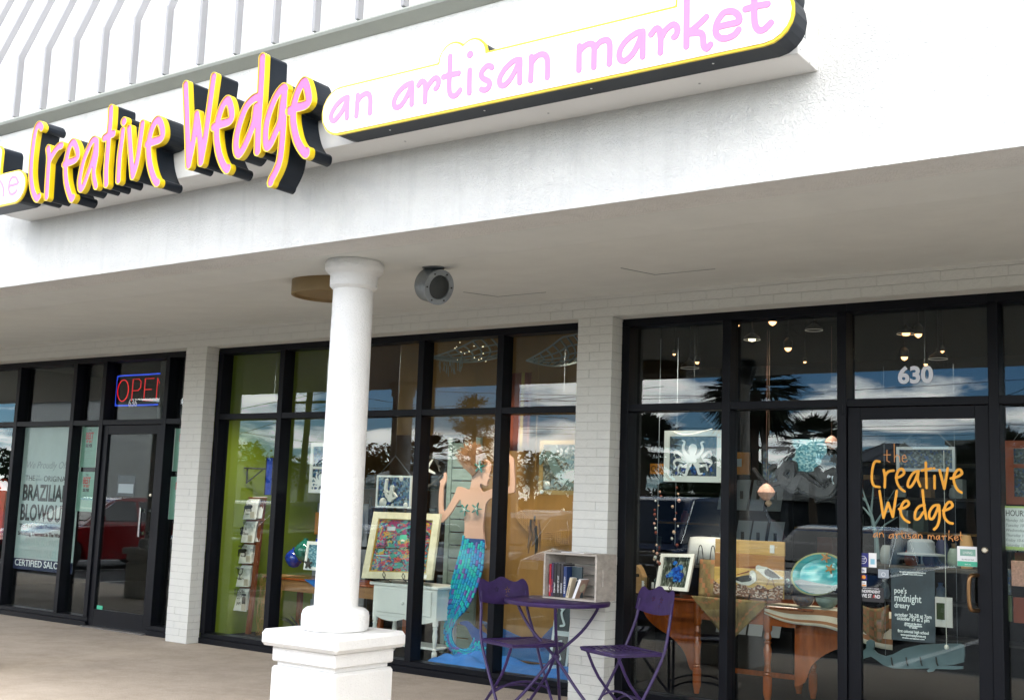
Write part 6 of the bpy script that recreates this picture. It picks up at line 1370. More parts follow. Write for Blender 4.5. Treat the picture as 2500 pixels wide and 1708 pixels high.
g = G(); lp = [(cp[0]+rx*.93*math.cos(a), cp[2]+rzv*.93*math.sin(a)) for a in [R(205+k*13) for k in range(11)]]+[(cp[0]+rx*.55, cp[2]-rzv*.48), (cp[0], cp[2]-rzv*.42), (cp[0]-rx*.6, cp[2]-rzv*.30)]
g.prism([lp], lambda a, b, d: Vector((a, d+.20*(b-cp[2]), b)), .62-.036, .62-.031); g.obj('glaze_pool', 'navy_glaze', t)
for (a, b) in ((2130, 345), (2175, 465)): 
    s_ = px([(a, b)], .585, ZP)[0]; figure(t, 'starfish', 'starfish_gold', [([s_, (s_[0]+.034*math.cos(k*1.2566+1.2), s_[1]+.034*math.sin(k*1.2566+1.2))], [.010, .004]) for k in range(5)], .60, .003, .014)
g = G(); a = px([(2218, 675)], .57, ZP)[0]; g.box(a[0]-.016, a[0]+.016, .565, .567, a[1]-.010, a[1]+.010); g.obj('price_tag', 'paper', t)
for k, (u, lb) in enumerate(((1957, 'ribbed blue and brown ceramic bowl in front of the platter'), (2012, 'grey green ceramic bowl right of the ribbed blue bowl'))):
    p = at(u, 1478, Y=.56); t = thing('ceramic_bowl', lb, 'bowl', (p.x, .60, tzz+.012)); g = G(); pr = [(.03, 0), (.055, .012), (.078, .045), (.085, .075), (.080, .075), (.070, .040), (.04, .018), (.001, .015)]
    G().lathe(pr, (p.x, .60+.02*k, tzz+.012), 26).obj('bowl', 'bowl_glaze' if k == 0 else 'shutter_paint', t, True)
p = at(1925, 1430, Y=.62)
t = thing('wine_glass', 'clear stemmed wine glass left of the platter', 'glass', (p.x, .62, tzz+.006)); G().lathe([(.034, 0), (.004, .004), (.004, .07), (.03, .10), (.042, .15), (.036, .20), (.034, .20), (.040, .15), (.028, .102), (.001, .08)], (p.x, .62, tzz+.006), 20).obj('glass', 'window_glass', t, True)
# card racks and dark shelves behind
t = thing('card_rack', 'tall wooden rack of pale greeting cards behind the mullion', 'rack', (-.4, 2.2, FZ))
ca = at(1800, 1130, Y=2.0); G().box(ca.x-.20, ca.x+.5, 2.06, 2.1, FZ, ca.z+.2).obj('back_board', 'dark_wall', t)
G().box(ca.x-.18, ca.x+.10, 2.03, 2.06, ca.z-.10, ca.z+.10).obj('header', 'orange_board', t); g = G(); g.box(ca.x-.12, ca.x+.03, 2.02, 2.03, ca.z-.03, ca.z+.04); g.obj('header_card', 'sheet_white', t)
cp_ = None
for r_ in range(4):
    for k in range(4):
        x = ca.x-.16+k*.155; z = ca.z-.42-r_*.36
        if cp_ is None:
            cp_ = thing('greeting_card', 'pale grey greeting card with a small dark motif in the card rack', 'card', (x, 1.95, z), 0, 'greeting cards in the rack'); g = G(); g.add([(x, 1.93, z), (x+.13, 1.93, z), (x+.15, 1.99, z+.27), (x+.02, 1.99, z+.27), (x, 1.935, z), (x+.13, 1.935, z), (x+.15, 1.995, z+.27), (x+.02, 1.995, z+.27)], [(0, 1, 2, 3), (7, 6, 5, 4), (0, 4, 5, 1), (1, 5, 6, 2), (2, 6, 7, 3), (3, 7, 4, 0)]); g.obj('card', 'num_grey', cp_)
            g = G(); g.box(x+.06, x+.09, 1.952, 1.955, z+.10, z+.17); g.obj('motif', 'ink', cp_)
        else: c = copy_tree(cp_); c.location = (x, 1.95+rnd.uniform(-.02, .02), z); c['label'] = f"pale greeting card, {['first', 'second', 'third', 'last'][k]} from the left in {['the top', 'the second', 'the third', 'the lowest'][r_]} row of the card rack"
t = thing('stock_shelf', 'dark shelf unit of gift stock deep inside the shop', 'shelf', (.5, 3.6, FZ))
for r_ in range(6): G().box(-2.9, 1.6, 3.4, 3.8, .35+.32*r_, .37+.32*r_).obj('shelf_board', 'brown_wall' if r_ == 3 else 'driftdark', t)
G().box(-2.9, 1.6, 3.8, 3.84, FZ, 2.3).obj('back_board', 'dark_wall', t)
for k in range(70):
    x = rnd.uniform(-2.8, 1.5); r_ = rnd.randrange(6); z = .371+.32*r_; h_ = rnd.uniform(.08, .24); m_ = rnd.choice(['poster_dark', 'ink_grey', 'scarf', 'shutter_paint', 'kraft', 'photo_blue', 'num_grey', 'sheet_white', 'gold_cloth'])
    if k % 3 == 0: g = G(); g.lathe([(.04, 0), (.05, h_*.2), (.04, h_*.7), (.02, h_*.85), (.025, h_)], (x, 3.5, z), 12)
    else: g = G(); g.box(x, x+rnd.uniform(.05, .18), 3.45, 3.6, z, z+h_, c=.003)
    o = g.obj('gift_item', m_, None, k % 3 == 0); tag(o, f"{'tall' if h_ > .19 else 'medium' if h_ > .13 else 'low'} { {'poster_dark': 'slate', 'ink_grey': 'grey', 'scarf': 'rust red', 'shutter_paint': 'grey green', 'kraft': 'tan', 'photo_blue': 'blue', 'num_grey': 'steel grey', 'sheet_white': 'pale', 'gold_cloth': 'gold'}[m_]} {'vase' if k % 3 == 0 else 'gift box'} on the {['lowest', 'second', 'third', 'fourth', 'fifth', 'top'][r_]} dark shelf, {'far left' if x < -1.9 else 'left' if x < -1 else 'middle' if x < -.2 else 'right' if x < .6 else 'far right'} part", 'gift item', 'gift stock on the dark shelves')
# things seen through the door
t = thing('whale_cutout', 'flat grey blue wooden whale with hooks hanging low inside the shop door', 'whale', (1.5, .35, .55)); Yw = .35
def PW(pts): return px(pts, Yw, Z5)
wh = [(258,1335),(262,1290),(300,1255),(300,1215),(322,1200),(350,1212),(352,1245),(345,1265),(370,1290),(420,1308),(470,1295),(540,1258),(640,1235),(800,1228),(900,1228),(925,1240),(928,1300),(922,1345),(860,1362),(800,1366),(918,1372),(918,1388),(850,1392),(740,1388),(725,1405),(695,1410),(685,1398),(705,1385),(560,1388),(470,1385),(410,1365),(360,1328),(330,1310),(290,1320)]
g = G(); g.prism([PW(wh)], facade, Yw, Yw+.018); g.obj('body', 'whale_grey', t)
for a in (470, 565, 655, 755): c_ = PW([(a, 1345)])[0]; G().tube([(c_[0]-.01, Yw-.004, c_[1]+.03), (c_[0], Yw-.02, c_[1]-.005), (c_[0]+.01, Yw-.035, c_[1]-.018), (c_[0]+.006, Yw-.045, c_[1])], .005, 5).obj('hook', 'black_iron', t)
for a in (420, 880): c_ = PW([(a, 1300)])[0]; G().tube([(c_[0], Yw+.009, c_[1]), (c_[0], Yw+.009, 2.5)], .001, 4).obj('cord', 'num_grey', t)
p = at(*Z5(812, 1250), Y=.2); g = G(); g.lathe([(.001, -.016), (.012, -.011), (.016, 0), (.012, .011), (.001, .016)], p, 14); g.tube([(p.x, p.y, p.z+.015), (p.x, p.y, 1.9)], .0022, 5); o = g.obj('bell_pull', 'white_shell', None, True); tag(o, 'small white ball on a cord hanging inside the shop door', 'pull cord')
striped('plaid_shawl', 'brown and cream plaid shawl hanging on a stand behind the door glass', lambda a, b: (*at(*Z5(255+190*b, 975+30*math.sin(b*3)+200*a*(.75+.5*b if b < .8 else 1.1-b*.3)), Y=.5+.02*math.sin(b*14)),), 10, 12, ['plaid_brown', 'gold_cloth'], lambda i, j: 1 if (i % 3 == 0) ^ (j % 3 == 0) else 0)
t = thing('white_branch', 'grey bare branch tree standing behind the door glass', 'branch decoration', (1.2, .9, .6))
def br(pts, r_): g = G(); g.tube([at(*Z5(*p_), Y=.9) for p_ in pts], r_, 5); g.obj('branch', 'whale_grey', t)
br([(372, 690), (365, 560), (350, 480), (330, 400), (300, 320), (270, 230)], [.022, .018, .016, .012, .008, .003])
for b_ in ([(350,480),(400,400),(430,330),(480,250)],[(340,430),(290,370),(255,340)],[(330,400),(340,300),(345,220)],[(362,540),(420,470),(500,420)],[(300,320),(260,290)],[(400,400),(460,380),(520,330)],[(350,480),(280,500),(250,540)]): br(b_, [.010, .007, .003, .002][:len(b_)])
p = at(*Z5(650, 640), Y=1.1); g = G(); g.lathe([(.17, 0), (.17, .012), (.10, .02), (.095, .10), (.07, .12), (.001, .122)], (p.x, 1.1, p.z-.03), 28); o = g.obj('straw_hat', 'num_grey', None, True); tag(o, 'grey brimmed hat with a band on the table behind the door', 'hat')
x0, x1, z0, z1 = rect(2110, 2395, 1365, 1382, 1.1); t = thing('back_table', 'dark table with goods behind the door glass', 'table', ((x0+x1)/2, 1.1, FZ)); G().box(x0-.2, x1+.2, .95, 1.6, z0-.03, z0, c=.004).obj('tabletop', 'driftdark', t)
for x in (x0-.15, x1+.1): G().box(x, x+.05, 1.0, 1.05, FZ, z0-.031).obj('leg', 'driftdark', t)
for k, (u, h_, m_) in enumerate(((2165, .14, 'ink_grey'), (2190, .22, 'poster_dark'), (2225, .12, 'scarf'), (2270, .16, 'book_violet'), (2300, .20, 'poster_navy'), (2330, .14, 'shutter_paint'), (2360, .24, 'kraft'))):
    p = at(u, 1365, Y=1.2); g = G(); g.lathe([(.04, 0), (.055, h_*.3), (.045, h_*.8), (.03, h_)], (p.x, 1.2, z0+.001), 12); o = g.obj('vase', m_, None, True); tag(o, f"{['short grey', 'tall slate', 'squat rust red', 'violet', 'navy', 'small grey green', 'tall tan'][k]} vase on the table behind the shop door", 'vase', 'vases behind the shop door')
t, x0, x1, z0, z1 = hang_panel('etched_glass_frame', 'pale framed etched glass hanging high behind the door lettering', 'framed art', 2188, 2332, 1090, 1150, .5, 'num_grey', .02, 'mosaic_grey')
x0, x1, z0, z1 = rect(2283, 2325, 1457, 1530, .6); t = thing('tent_card', 'white card with a green picture behind the theatre poster', 'card', (x0, .6, z0)); G().box(x0, x1, .6, .61, z0, z1).obj('card', 'paper', t); G().box(x0+.01, x1-.05, .597, .599, z0+.05, z1-.04).obj('print', 'leaf_mid', t)
# side light right of the door
t, x0, x1, z0, z1 = hang_panel('red_wood_window', 'reddish brown wooden window sash with grey glass hanging right of the door', 'framed art', 2455, 2600, 1075, 1232, .3, 'reddish_wood', .05, 'mosaic_grey')
G().box(x0+.05, x1-.05, .296, .32, (z0+z1)/2+.03, (z0+z1)/2+.055).obj('glazing_bar', 'reddish_wood', t)
for k, (u, v, m_, lb) in enumerate(((2452, 1420, 'mosaic_grey', 'grey round tiles panel below the opening hours'), (2485, 1400, 'shell_pink', 'pink and grey shell picture at the picture edge'), (2455, 1485, 'leaf_mid', 'green picture low in the side light'), (2490, 1490, 'scarf', 'crimson picture low at the picture edge'))):
    x0, x1, z0, z1 = rect(u-16, u+16, v-32, v+30, .5); g = G(); g.box(x0, x1, .5, .52, z0, z1, c=.002); o = g.obj('small_picture', m_); tag(o, lb, 'framed art')

# ------------------------------------------------------------------ lamps hanging in the dark ceiling
def pendant(label, u, v, Y, lit, s_=.07, glow='lamp_glow'):
    p = at(u, v, Y=Y); t = thing('pendant_lamp', label, 'lamp', p, 0, 'pendant lamps under the black ceiling')
    G().lathe([(s_, 0), (s_*.9, s_*.35), (s_*.4, s_*.7), (s_*.15, s_*.9), (s_*.15, s_*1.2)], p, 20, cap=False).obj('shade', 'lamp_shade', t, True); G().lathe([(s_*1.02, -.003), (s_*1.02, .003), (s_*.96, .003), (s_*.96, -.003), (s_*1.02, -.003)], p, 20, cap=False).obj('rim', 'lamp_rim', t)
    G().tube([(p.x, p.y, p.z+s_*1.2), (p.x, p.y, 3.6)], .003, 4).obj('cord', 'lamp_shade', t)
    if lit: G().lathe([(.001, -.02), (s_*.38, -.012), (s_*.45, .008), (s_*.3, .03), (.001, .035)], p, 14).obj('bulb', glow, t, True)
def spot(label, u, v, Y, r_=.03, glow='lamp_glow'):
    p = at(u, v, Y=Y); t = thing('spot_lamp', label, 'lamp', p, 0, 'spot lamps under the black ceiling'); G().lathe([(.001, -r_), (r_*.8, -r_*.5), (r_, 0), (r_*.7, r_*.7), (.001, r_)], p, 12).obj('bulb', glow, t, True)
    G().lathe([(r_*1.2, 0), (r_*1.3, r_*2), (r_*.5, r_*3)], p, 12, cap=False).obj('housing', 'lamp_shade', t, True); G().tube([(p.x, p.y, p.z+r_*3), (p.x, p.y, 3.6)], .003, 4).obj('stem', 'lamp_shade', t)
for u, v, Y, r_, lb in ((1886, 786, 3.5, .04, 'lit spot lamp near the top left of the door'), (1924, 850, 3.5, .036, 'lit spot lamp under the brightest one'), (1801, 794, 3.2, .018, 'tiny lit spot lamp left of the bright disc'), (1646, 864, 4, .018, 'tiny lit spot lamp over the octopus frame'), (1702, 884, 3.2, .022, 'lit spot lamp over the octopus frame, right of the dark pendant'), (2242, 816, 3.2, .034, 'lit spot lamp right of the pendant over the door'), (2208, 872, 3.2, .032, 'lit round spot lamp over the house number'), (2260, 889, 3.2, .018, 'tiny lit spot lamp right over the house number'), (2301, 857, 3.2, .016, 'tiny lit spot lamp at the upper right of the number'), (1965, 883, 4, .016, 'tiny lit spot lamp left of the door frame'), (1258, 848, 1.6, .022, 'white lit spot lamp beside the ceiling net'), (1392, 917, 3.2, .022, 'small warm lamp beside the brick pillar')): spot(lb, u, v, Y, r_)
pendant('bright round lit pendant lamp in the window beside the door', 1836, 829, 3.2, True, .085, 'lamp_glow_white')
pendant('dark unlit pendant lamp right of the bright ones', 1987, 806, 3.0, False, .085); pendant('small dark pendant lamp over the octopus frame', 1684, 898, 3.6, False, .10)
pendant('lit pendant lamp over the shop door', 2212, 815, 3.2, True, .085); pendant('tilted dark pendant lamp upper right of the house number', 2290, 876, 3.2, False, .085)
pendant('lit pendant lamp in the window above the scarf', 1313, 838, 1.7, True, .09); pendant('lit pendant lamp lower in the window above the scarf', 1293, 868, 2.2, True, .07)
for (x, y, z, e_) in ((.2, 2.6, 2.9, 4), (1.9, 2.8, 2.9, 4), (-4.2, 2.4, 2.9, 3)):
    l_ = bpy.data.lights.new('shop_lamp', 'POINT'); l_.energy = e_; l_.color = (1, .72, .45); l_.shadow_soft_size = .08; lo = bpy.data.objects.new('shop_lamp', l_); lo.location = (x, y, z); COL.objects.link(lo)
for (x, y, z, e_, tx, ty, tz_) in ((-.35, .22, 2.8, 330, -.3, .6, .9), (.55, .22, 2.8, 330, .5, .6, .9), (1.5, .25, 2.8, 222, 1.5, .9, .8), (2.4, .3, 2.8, 139, 2.4, .8, 1.1), (-1.45, .2, 2.8, 261, -1.5, .9, .9), (-2.4, .2, 2.8, 330, -2.5, .8, .9), (-3.3, .2, 2.8, 261, -3.3, .8, .8), (-4.2, .25, 2.8, 191, -4.2, .8, .8), (-4.85, .2, 2.8, 280, -5.05, .6, .6), (-8.1, .5, 2.95, 47, -8.3, .1, 1.2)):  # unseen spots added behind the glass to brighten displays and salon poster
    l_ = bpy.data.lights.new('added_display_spot', 'SPOT'); l_.energy = e_; l_.color = (1, .88, .74); l_.shadow_soft_size = .12; l_.spot_size = R(78); l_.spot_blend = .9
    lo = bpy.data.objects.new('added_display_spot', l_); lo.location = (x, y, z); lo.rotation_euler = (Vector((tx, ty, tz_))-Vector((x, y, z))).to_track_quat('-Z', 'Y').to_euler(); COL.objects.link(lo)

# ================================================================== ACROSS THE LOT (seen in the glass)
def car(label, cat, xs, yf, paint, kind='sedan', flip=False):
    """parked nose-in: right side at x=xs faces +x, front end at y=yf, body runs to -y"""
    L_, W_, H_ = {'sedan': (4.7, 1.8, 1.45), 'suv': (4.9, 1.95, 1.80), 'hatch': (4.2, 1.75, 1.5)}[kind]
    GZ = -.129; t = thing('parked_car', label, cat, (xs-W_/2, yf-L_/2, GZ), 0, 'cars parked in front of the shops')
    low, belt = .20, {'sedan': .92, 'suv': 1.08, 'hatch': .95}[kind]
    if kind == 'sedan': prof = [(0, .50), (.05, .68), (.9, .82), (1.35, .90), (3.95, .95), (4.6, .92), (4.7, .70), (4.66, .35)]; gh = [(1.25, .90), (2.0, 1.36), (2.5, 1.45), (3.1, 1.42), (4.0, .95)]
    elif kind == 'suv': prof = [(0, .55), (.06, .85), (.9, 1.02), (1.2, 1.08), (4.6, 1.10), (4.86, 1.02), (4.9, .7), (4.88, .4)]; gh = [(1.1, 1.07), (1.75, 1.62), (2.2, 1.78), (4.2, 1.80), (4.6, 1.66), (4.82, 1.08)]
    else: prof = [(0, .5), (.05, .72), (.8, .86), (1.1, .93), (3.9, .97), (4.15, .9), (4.2, .6), (4.18, .35)]; gh = [(.95, .93), (1.7, 1.42), (2.2, 1.5), (3.5, 1.46), (4.08, .96)]
    arch = lambda c: [(c+.40*math.cos(a), low+.02+.42*max(0, math.sin(a))) for a in [math.pi*k/8 for k in range(9)]]
    wf, wr = .88, L_-.95
    bot = [(L_-.04, low)]+arch(wr)+arch(wf)+[(.04, low)]
    lp = smooth_path(prof, 2)+bot
    def fb(a, b, d): # d 0..W
        return Vector((xs-d, yf-a, GZ+b))
    g = G(); n = len(lp)
    rings = [(0., .90, .02), (.04, .97, .006), (.12, 1., 0), (W_-.12, 1., 0), (W_-.04, .97, .006), (W_, .90, .02)]
    cxm = L_/2; vs = []
    for d, s_, _ in rings:
        for a, b in lp: vs.append(fb(cxm+(a-cxm)*(1-(1-s_)*.25), b if b < belt-.25 else b-(1-s_)*.35, d))
    fs = [(r_*n+i, r_*n+(i+1) % n, (r_+1)*n+(i+1) % n, (r_+1)*n+i) for r_ in range(5) for i in range(n)]
    g.add(vs, fs)
    for r_ in (0, 5):
        tri = tessellate_polygon([[Vector((a, b, 0)) for a, b in lp]]); g.f += [tuple(r_*n+i for i in t3) for t3 in tri]; g.m += [0]*len(tri)
    g.obj('body', paint, t, True)
    ghs = smooth_path(gh, 3); n = len(ghs)
    def gring(ins, top): return [fb(a+(0), b, ins+(b-belt)*top) for a, b in ghs]
    g = G(); m0 = .07; k_ = .28; vs = []
    for side in (0, 1):
        for a, b in ghs:
            d = m0+max(0, b-belt)*k_; vs.append(fb(a, b, d if side == 0 else W_-d))
    fs = [(i, i+1, n+i+1, n+i) for i in range(n-1)]; g.add(vs, fs); 
    tri = tessellate_polygon([[Vector((a, b, 0)) for a, b in ghs]]); g.f += [tuple(i for i in t3) for t3 in tri]+[tuple(n+i for i in t3) for t3 in tri]; g.m += [0]*len(tri)*2
    g.obj('cabin', paint, t, True)
    # windows
    def shrink(q, lo_, hi): return [(a, b) for a, b in q]
    zt_ = max(b for a, b in gh)-.07
    xa_ = [a for a, b in ghs if b > belt+.06]; 
    def edge(zv, first):
        pts_ = ghs if first else ghs[::-1]
        for i in range(len(pts_)-1):
            (a0, b0), (a1, b1) = pts_[i], pts_[i+1]
            if (b0-zv)*(b1-zv) <= 0 and b0 != b1: return a0+(a1-a0)*(zv-b0)/(b1-b0)
        return pts_[0][0]
    z0_ = belt+.06; f0, f1, r0, r1 = edge(z0_, True)+.10, edge(zt_, True)+.10, edge(z0_, False)-.12, edge(zt_, False)-.10
    mid = (f1+r1)/2+.05
    for (p_, q_, r__, s_) in ((f0, f1, mid-.04, mid-.04), (mid+.04, mid+.04, r0, r1)):
        for sd_ in (0, 1):
            quad = []
            for a, b in ((p_, z0_), (r__, z0_), (s_, zt_), (q_, zt_)):
                d = m0+max(0, b-belt)*k_-.006; quad.append(fb(a, b, d if sd_ == 0 else W_-d))
            g = G(); g.quad(*quad); o = g.obj('side_window', 'car_glass', t)
            g = G(); g.tube(quad+[quad[0]], .008, 4); g.obj('window_trim', 'chrome', t)
    for fr_ in (True, False):
        e0, e1 = edge(z0_, fr_), edge(zt_-.01, fr_); s_ = -.012 if fr_ else .012; d0, d1 = m0+(z0_-belt)*k_+.09, m0+(zt_-belt)*k_+.07
        g = G(); g.quad(fb(e0+s_, z0_+.01, d0), fb(e0+s_, z0_+.01, W_-d0), fb(e1+s_, zt_, W_-d1), fb(e1+s_, zt_, d1)); g.obj('windscreen' if fr_ else 'rear_window', 'car_glass', t)
    for c_ in (wf, wr):
        for sd_ in (0, 1):
            xx = xs-.01 if sd_ == 0 else xs-W_+.01; axd = (1, 0, 0) if sd_ == 0 else (-1, 0, 0)
            wg = G().lathe([(.20, -.20), (.33, -.20), (.345, -.17), (.345, -.03), (.33, 0), (.23, 0), (.22, -.02)], (xx, yf-c_, GZ+.345), 28, axis=axd).obj('wheel', 'tyre', t, True)
            g = G(); g.lathe([(.225, -.03), (.22, -.008), (.20, -.012)], (xx, yf-c_, GZ+.345), 28, axis=axd, cap=False)
            for k in range(5):
                a = k*1.2566; g.tube([(xx-.012*(1 if sd_ == 0 else -1), yf-c_, GZ+.345), (xx-.006*(1 if sd_ == 0 else -1), yf-c_+.21*math.cos(a), GZ+.345+.21*math.sin(a))], [.045, .022], 5)
            g.obj('rim', 'rim', wg, True)
    for sd_ in (0, 1):
        d = .22 if sd_ == 0 else W_-.22; g = G(); p = fb(-.004, .64 if kind != 'suv' else .78, d); g.box(p.x-.15, p.x+.15, p.y-.02, p.y+.01, p.z-.06, p.z+.06, c=.01); g.obj('headlight', 'head_lamp', t)
        p = fb(L_+.0, .75, d); g = G(); g.box(p.x-.13, p.x+.13, p.y-.01, p.y+.03, p.z-.07, p.z+.07, c=.01); g.obj('tail_light', 'tail_lamp', t)
        g = G(); p = fb(f0+.15, z0_+.05, -.08 if sd_ == 0 else W_+.08); g.box(p.x-.10, p.x+.10, p.y-.06, p.y+.06, p.z-.06, p.z+.07, c=.02); g.obj('mirror', paint, t)
    g = G(); p = fb(-.006, .42, W_/2); g.box(p.x-.5, p.x+.5, p.y-.02, p.y+.008, p.z-.07, p.z+.07, c=.005); g.obj('grille', 'tyre', t)
    return t
car('black sedan parked nearest the shop door', 'car', -.75, -5.5, 'car_black', 'sedan')
car('tall dark blue people carrier parked beside the black sedan', 'car', -3.5, -5.3, 'car_blue', 'suv')
car('grey sedan parked left of the dark people carrier', 'car', -6.3, -5.6, 'car_grey', 'sedan')
car('dark hatchback parked between the silver sedan and the red car', 'car', -11.9, -5.4, 'car_black', 'hatch')
car('dark red sedan parked before the salon', 'car', -16.5, -5.0, 'car_red', 'sedan')
car('silver hatchback in the second row of the lot', 'car', -13.5, -17.5, 'car_silver', 'hatch')
car('dark blue sedan in the second row of the lot', 'car', -19.3, -17.5, 'car_blue', 'sedan')
car('red hatchback in the second row of the lot', 'car', -8.0, -17.6, 'car_red', 'hatch')
def palm(label, u, v, Y, Rr, hang=.3, trunk=True, nf=58):
    p = mir(u, v, Y); t = thing('palm_tree', label, 'palm tree', (p.x, Y, -.16), 0, 'palm trees across the car park')
    if trunk: G().tube(smooth_path([(p.x+.15, Y, -.2), (p.x-.05, Y, p.z*.5), (p.x, Y, p.z)], 4), [.19]*4+[.15]*5, 9).obj('trunk', 'bark', t, True)
    g = G(); r2 = random.Random(int(u))
    for k in range(nf):
        th = r2.uniform(0, 6.283); el = math.asin(r2.uniform(-.75, .98)); d = Vector((math.cos(th)*math.cos(el), math.sin(th)*math.cos(el), math.sin(el)))
        st = Rr*.48; side = d.cross(Vector((0, 0, 1))).normalized(); up = side.cross(d).normalized(); base = p+d*st+Vector((0, 0, -.04*Rr))
        g.add([p+side*.012, p-side*.012, base-side*.008, base+side*.008], [(0, 1, 2, 3)])
        for q in range(13):
            a = (q-6)*.19; dd = (d*math.cos(a)+side*math.sin(a)).normalized(); ln_ = Rr*.56*(1-.25*abs(q-6)/6)*r2.uniform(.85, 1.1)
            tip = base+dd*ln_+Vector((0, 0, -hang*ln_*r2.uniform(.2, 1))); w_ = side*math.cos(a)-d*math.sin(a); m_ = base+dd*ln_*.5
            g.add([base, m_-w_*.030*Rr, tip, m_+w_*.030*Rr+up*.01], [(0, 1, 2, 3)])
    g.obj('crown', 'palm_leaf', t)
palm('large fan palm mirrored in the window beside the door', 1845, 955, -24, 1.75, nf=90)
palm('bushy low fan palm mirrored behind the octopus frame', 1572, 1092, -30, 1.7, nf=110)
palm('fan palm mirrored above the textured glass panel', 1985, 1085, -44, 2.0)
palm('fan palm mirrored left of the mermaid figure', 1042, 1110, -44, 1.7)
palm('fan palm mirrored at the right picture edge', 2446, 1110, -36, 1.4)
palm('low fan palm mirrored in the door glass', 2372, 1155, -40, 1.3)
def leafy(label, u, vt, vb, wpx, Y, mat='leaf_dark', name='tree', seed=1, n=900, trunk=True, gaps=1.):
    r2 = random.Random(seed); a = mir(u, vt, Y); b = mir(u, vb, Y); wv = abs(mir(u+wpx/2, vt, Y).x-mir(u-wpx/2, vt, Y).x)/2
    t = thing(name, label, 'tree', (a.x, Y, -.16), 0, 'trees across the car park')
    if trunk: G().tube([(a.x, Y, -.2), (a.x+.1, Y, b.z), (a.x, Y, (a.z+b.z)/2)], [.3, .22, .08], 7).obj('trunk', 'bark', t)
    cl_ = [(a.x+r2.uniform(-.8, .8)*wv, Y+r2.uniform(-.7, .7)*wv, b.z+(a.z-b.z)*r2.uniform(.1, .9)) for _ in range(16)]
    g = G(); rr = wv*.42
    for _ in range(n):
        c_ = r2.choice(cl_); d = Vector((r2.gauss(0, 1), r2.gauss(0, 1), r2.gauss(0, .7))).normalized()*rr*r2.uniform(.5, 1)*gaps; p = Vector(c_)+d
        if p.z > a.z: p.z = a.z-r2.uniform(0, .4)
        s_ = wv*.075*r2.uniform(.6, 1.4); e1 = Vector((r2.gauss(0, 1), r2.gauss(0, 1), r2.gauss(0, 1))).normalized(); e2 = e1.orthogonal().normalized()
        g.add([p-e1*s_, p+e2*s_*.6, p+e1*s_, p-e2*s_*.6], [(0, 1, 2, 3)])
    g.obj('crown', mat, t); return t
leafy('round dark tree mirrored above the red print in the green pane', 610, 1078, 1150, 95, -62, seed=2)
leafy('broad dark tree mirrored right of the column', 925, 1082, 1180, 110, -60, seed=3); leafy('dark tree mirrored behind the small shell mermaid frame', 985, 1095, 1190, 90, -80, seed=4)
leafy('low grey green tree mirrored at the utility pole', 690, 1115, 1180, 110, -60, 'leaf_mid', seed=5)
leafy('dark tree mirrored behind the silk scarf', 1300, 1100, 1200, 150, -85, seed=6); leafy('distant dark tree mirrored low behind the sculpture', 1730, 1130, 1220, 160, -90, seed=7)
leafy('distant tree mirrored in the door glass between the far buildings', 2250, 1130, 1220, 200, -110, 'leaf_mid', seed=8); leafy('distant tree mirrored beside the big pine', 1090, 1120, 1200, 100, -90, seed=9)
leafy('dark tree mirrored in the salon door', 300, 1090, 1190, 110, -50, seed=12); leafy('dark tree mirrored in the far left pane', 60, 1100, 1190, 130, -50, seed=13)
# tall pine
pt = mir(1163, 953, -78); pb = mir(1160, 1170, -78)
t = thing('pine_tree', 'tall open crowned pine mirrored above the mermaid figure', 'pine tree', (pt.x, -78, -.16), 0)
G().tube([(pb.x, -78, -.2), (pt.x, -78, pb.z), (pt.x, -78, pt.z-.3)], [.35, .26, .06], 8).obj('trunk', 'bark', t)
g = G(); gb = G(); r2 = random.Random(5); H_ = pt.z-pb.z
for k in range(46):
    f = r2.uniform(0, 1); z = pb.z+H_*(.02+.95*f); rl = H_*.34*(1-f)**.55*(.55+.45*r2.random())+.4; th = r2.uniform(0, 6.283); e_ = Vector((pt.x+rl*math.cos(th), -78+rl*math.sin(th), z+rl*.22))
    gb.tube([(pt.x, -78, z-rl*.1), e_], [.07, .02], 4)
    for q in range(4):
        c_ = Vector((pt.x, -78, z-rl*.1)).lerp(e_, .45+.18*q)+Vector((r2.uniform(-.3, .3), r2.uniform(-.3, .3), r2.uniform(-.1, .3)))
        for _ in range(26):
            d = Vector((r2.gauss(0, 1), r2.gauss(0, 1), r2.gauss(0, .5)))*.30; p = c_+d; e1 = Vector((r2.gauss(0, 1), r2.gauss(0, 1), r2.gauss(0, 1))).normalized()*.20; e2 = e1.orthogonal().normalized()*.06; g.add([p-e1, p+e2, p+e1, p-e2], [(0, 1, 2, 3)])
gb.obj('branch', 'bark', t); g.obj('crown', 'leaf_dark', t)
# far woodland belt
g = G(); r2 = random.Random(9)
for _ in range(9000):
    x = r2.uniform(-190, 60); hgt = 5.5+2.2*math.sin(x*.09)+1.4*math.sin(x*.31+1); p = Vector((x, -128+r2.uniform(-5, 5), r2.uniform(0, 1)**.7*hgt)); s_ = r2.uniform(.5, 1.1); e1 = Vector((r2.gauss(0, 1), r2.gauss(0, 1), r2.gauss(0, 1))).normalized()*s_; e2 = e1.orthogonal().normalized()*s_*.7; g.add([p-e1, p+e2, p+e1, p-e2], [(0, 1, 2, 3)])
o = g.obj('far_woodland', 'leaf_dark'); o['kind'] = 'stuff'
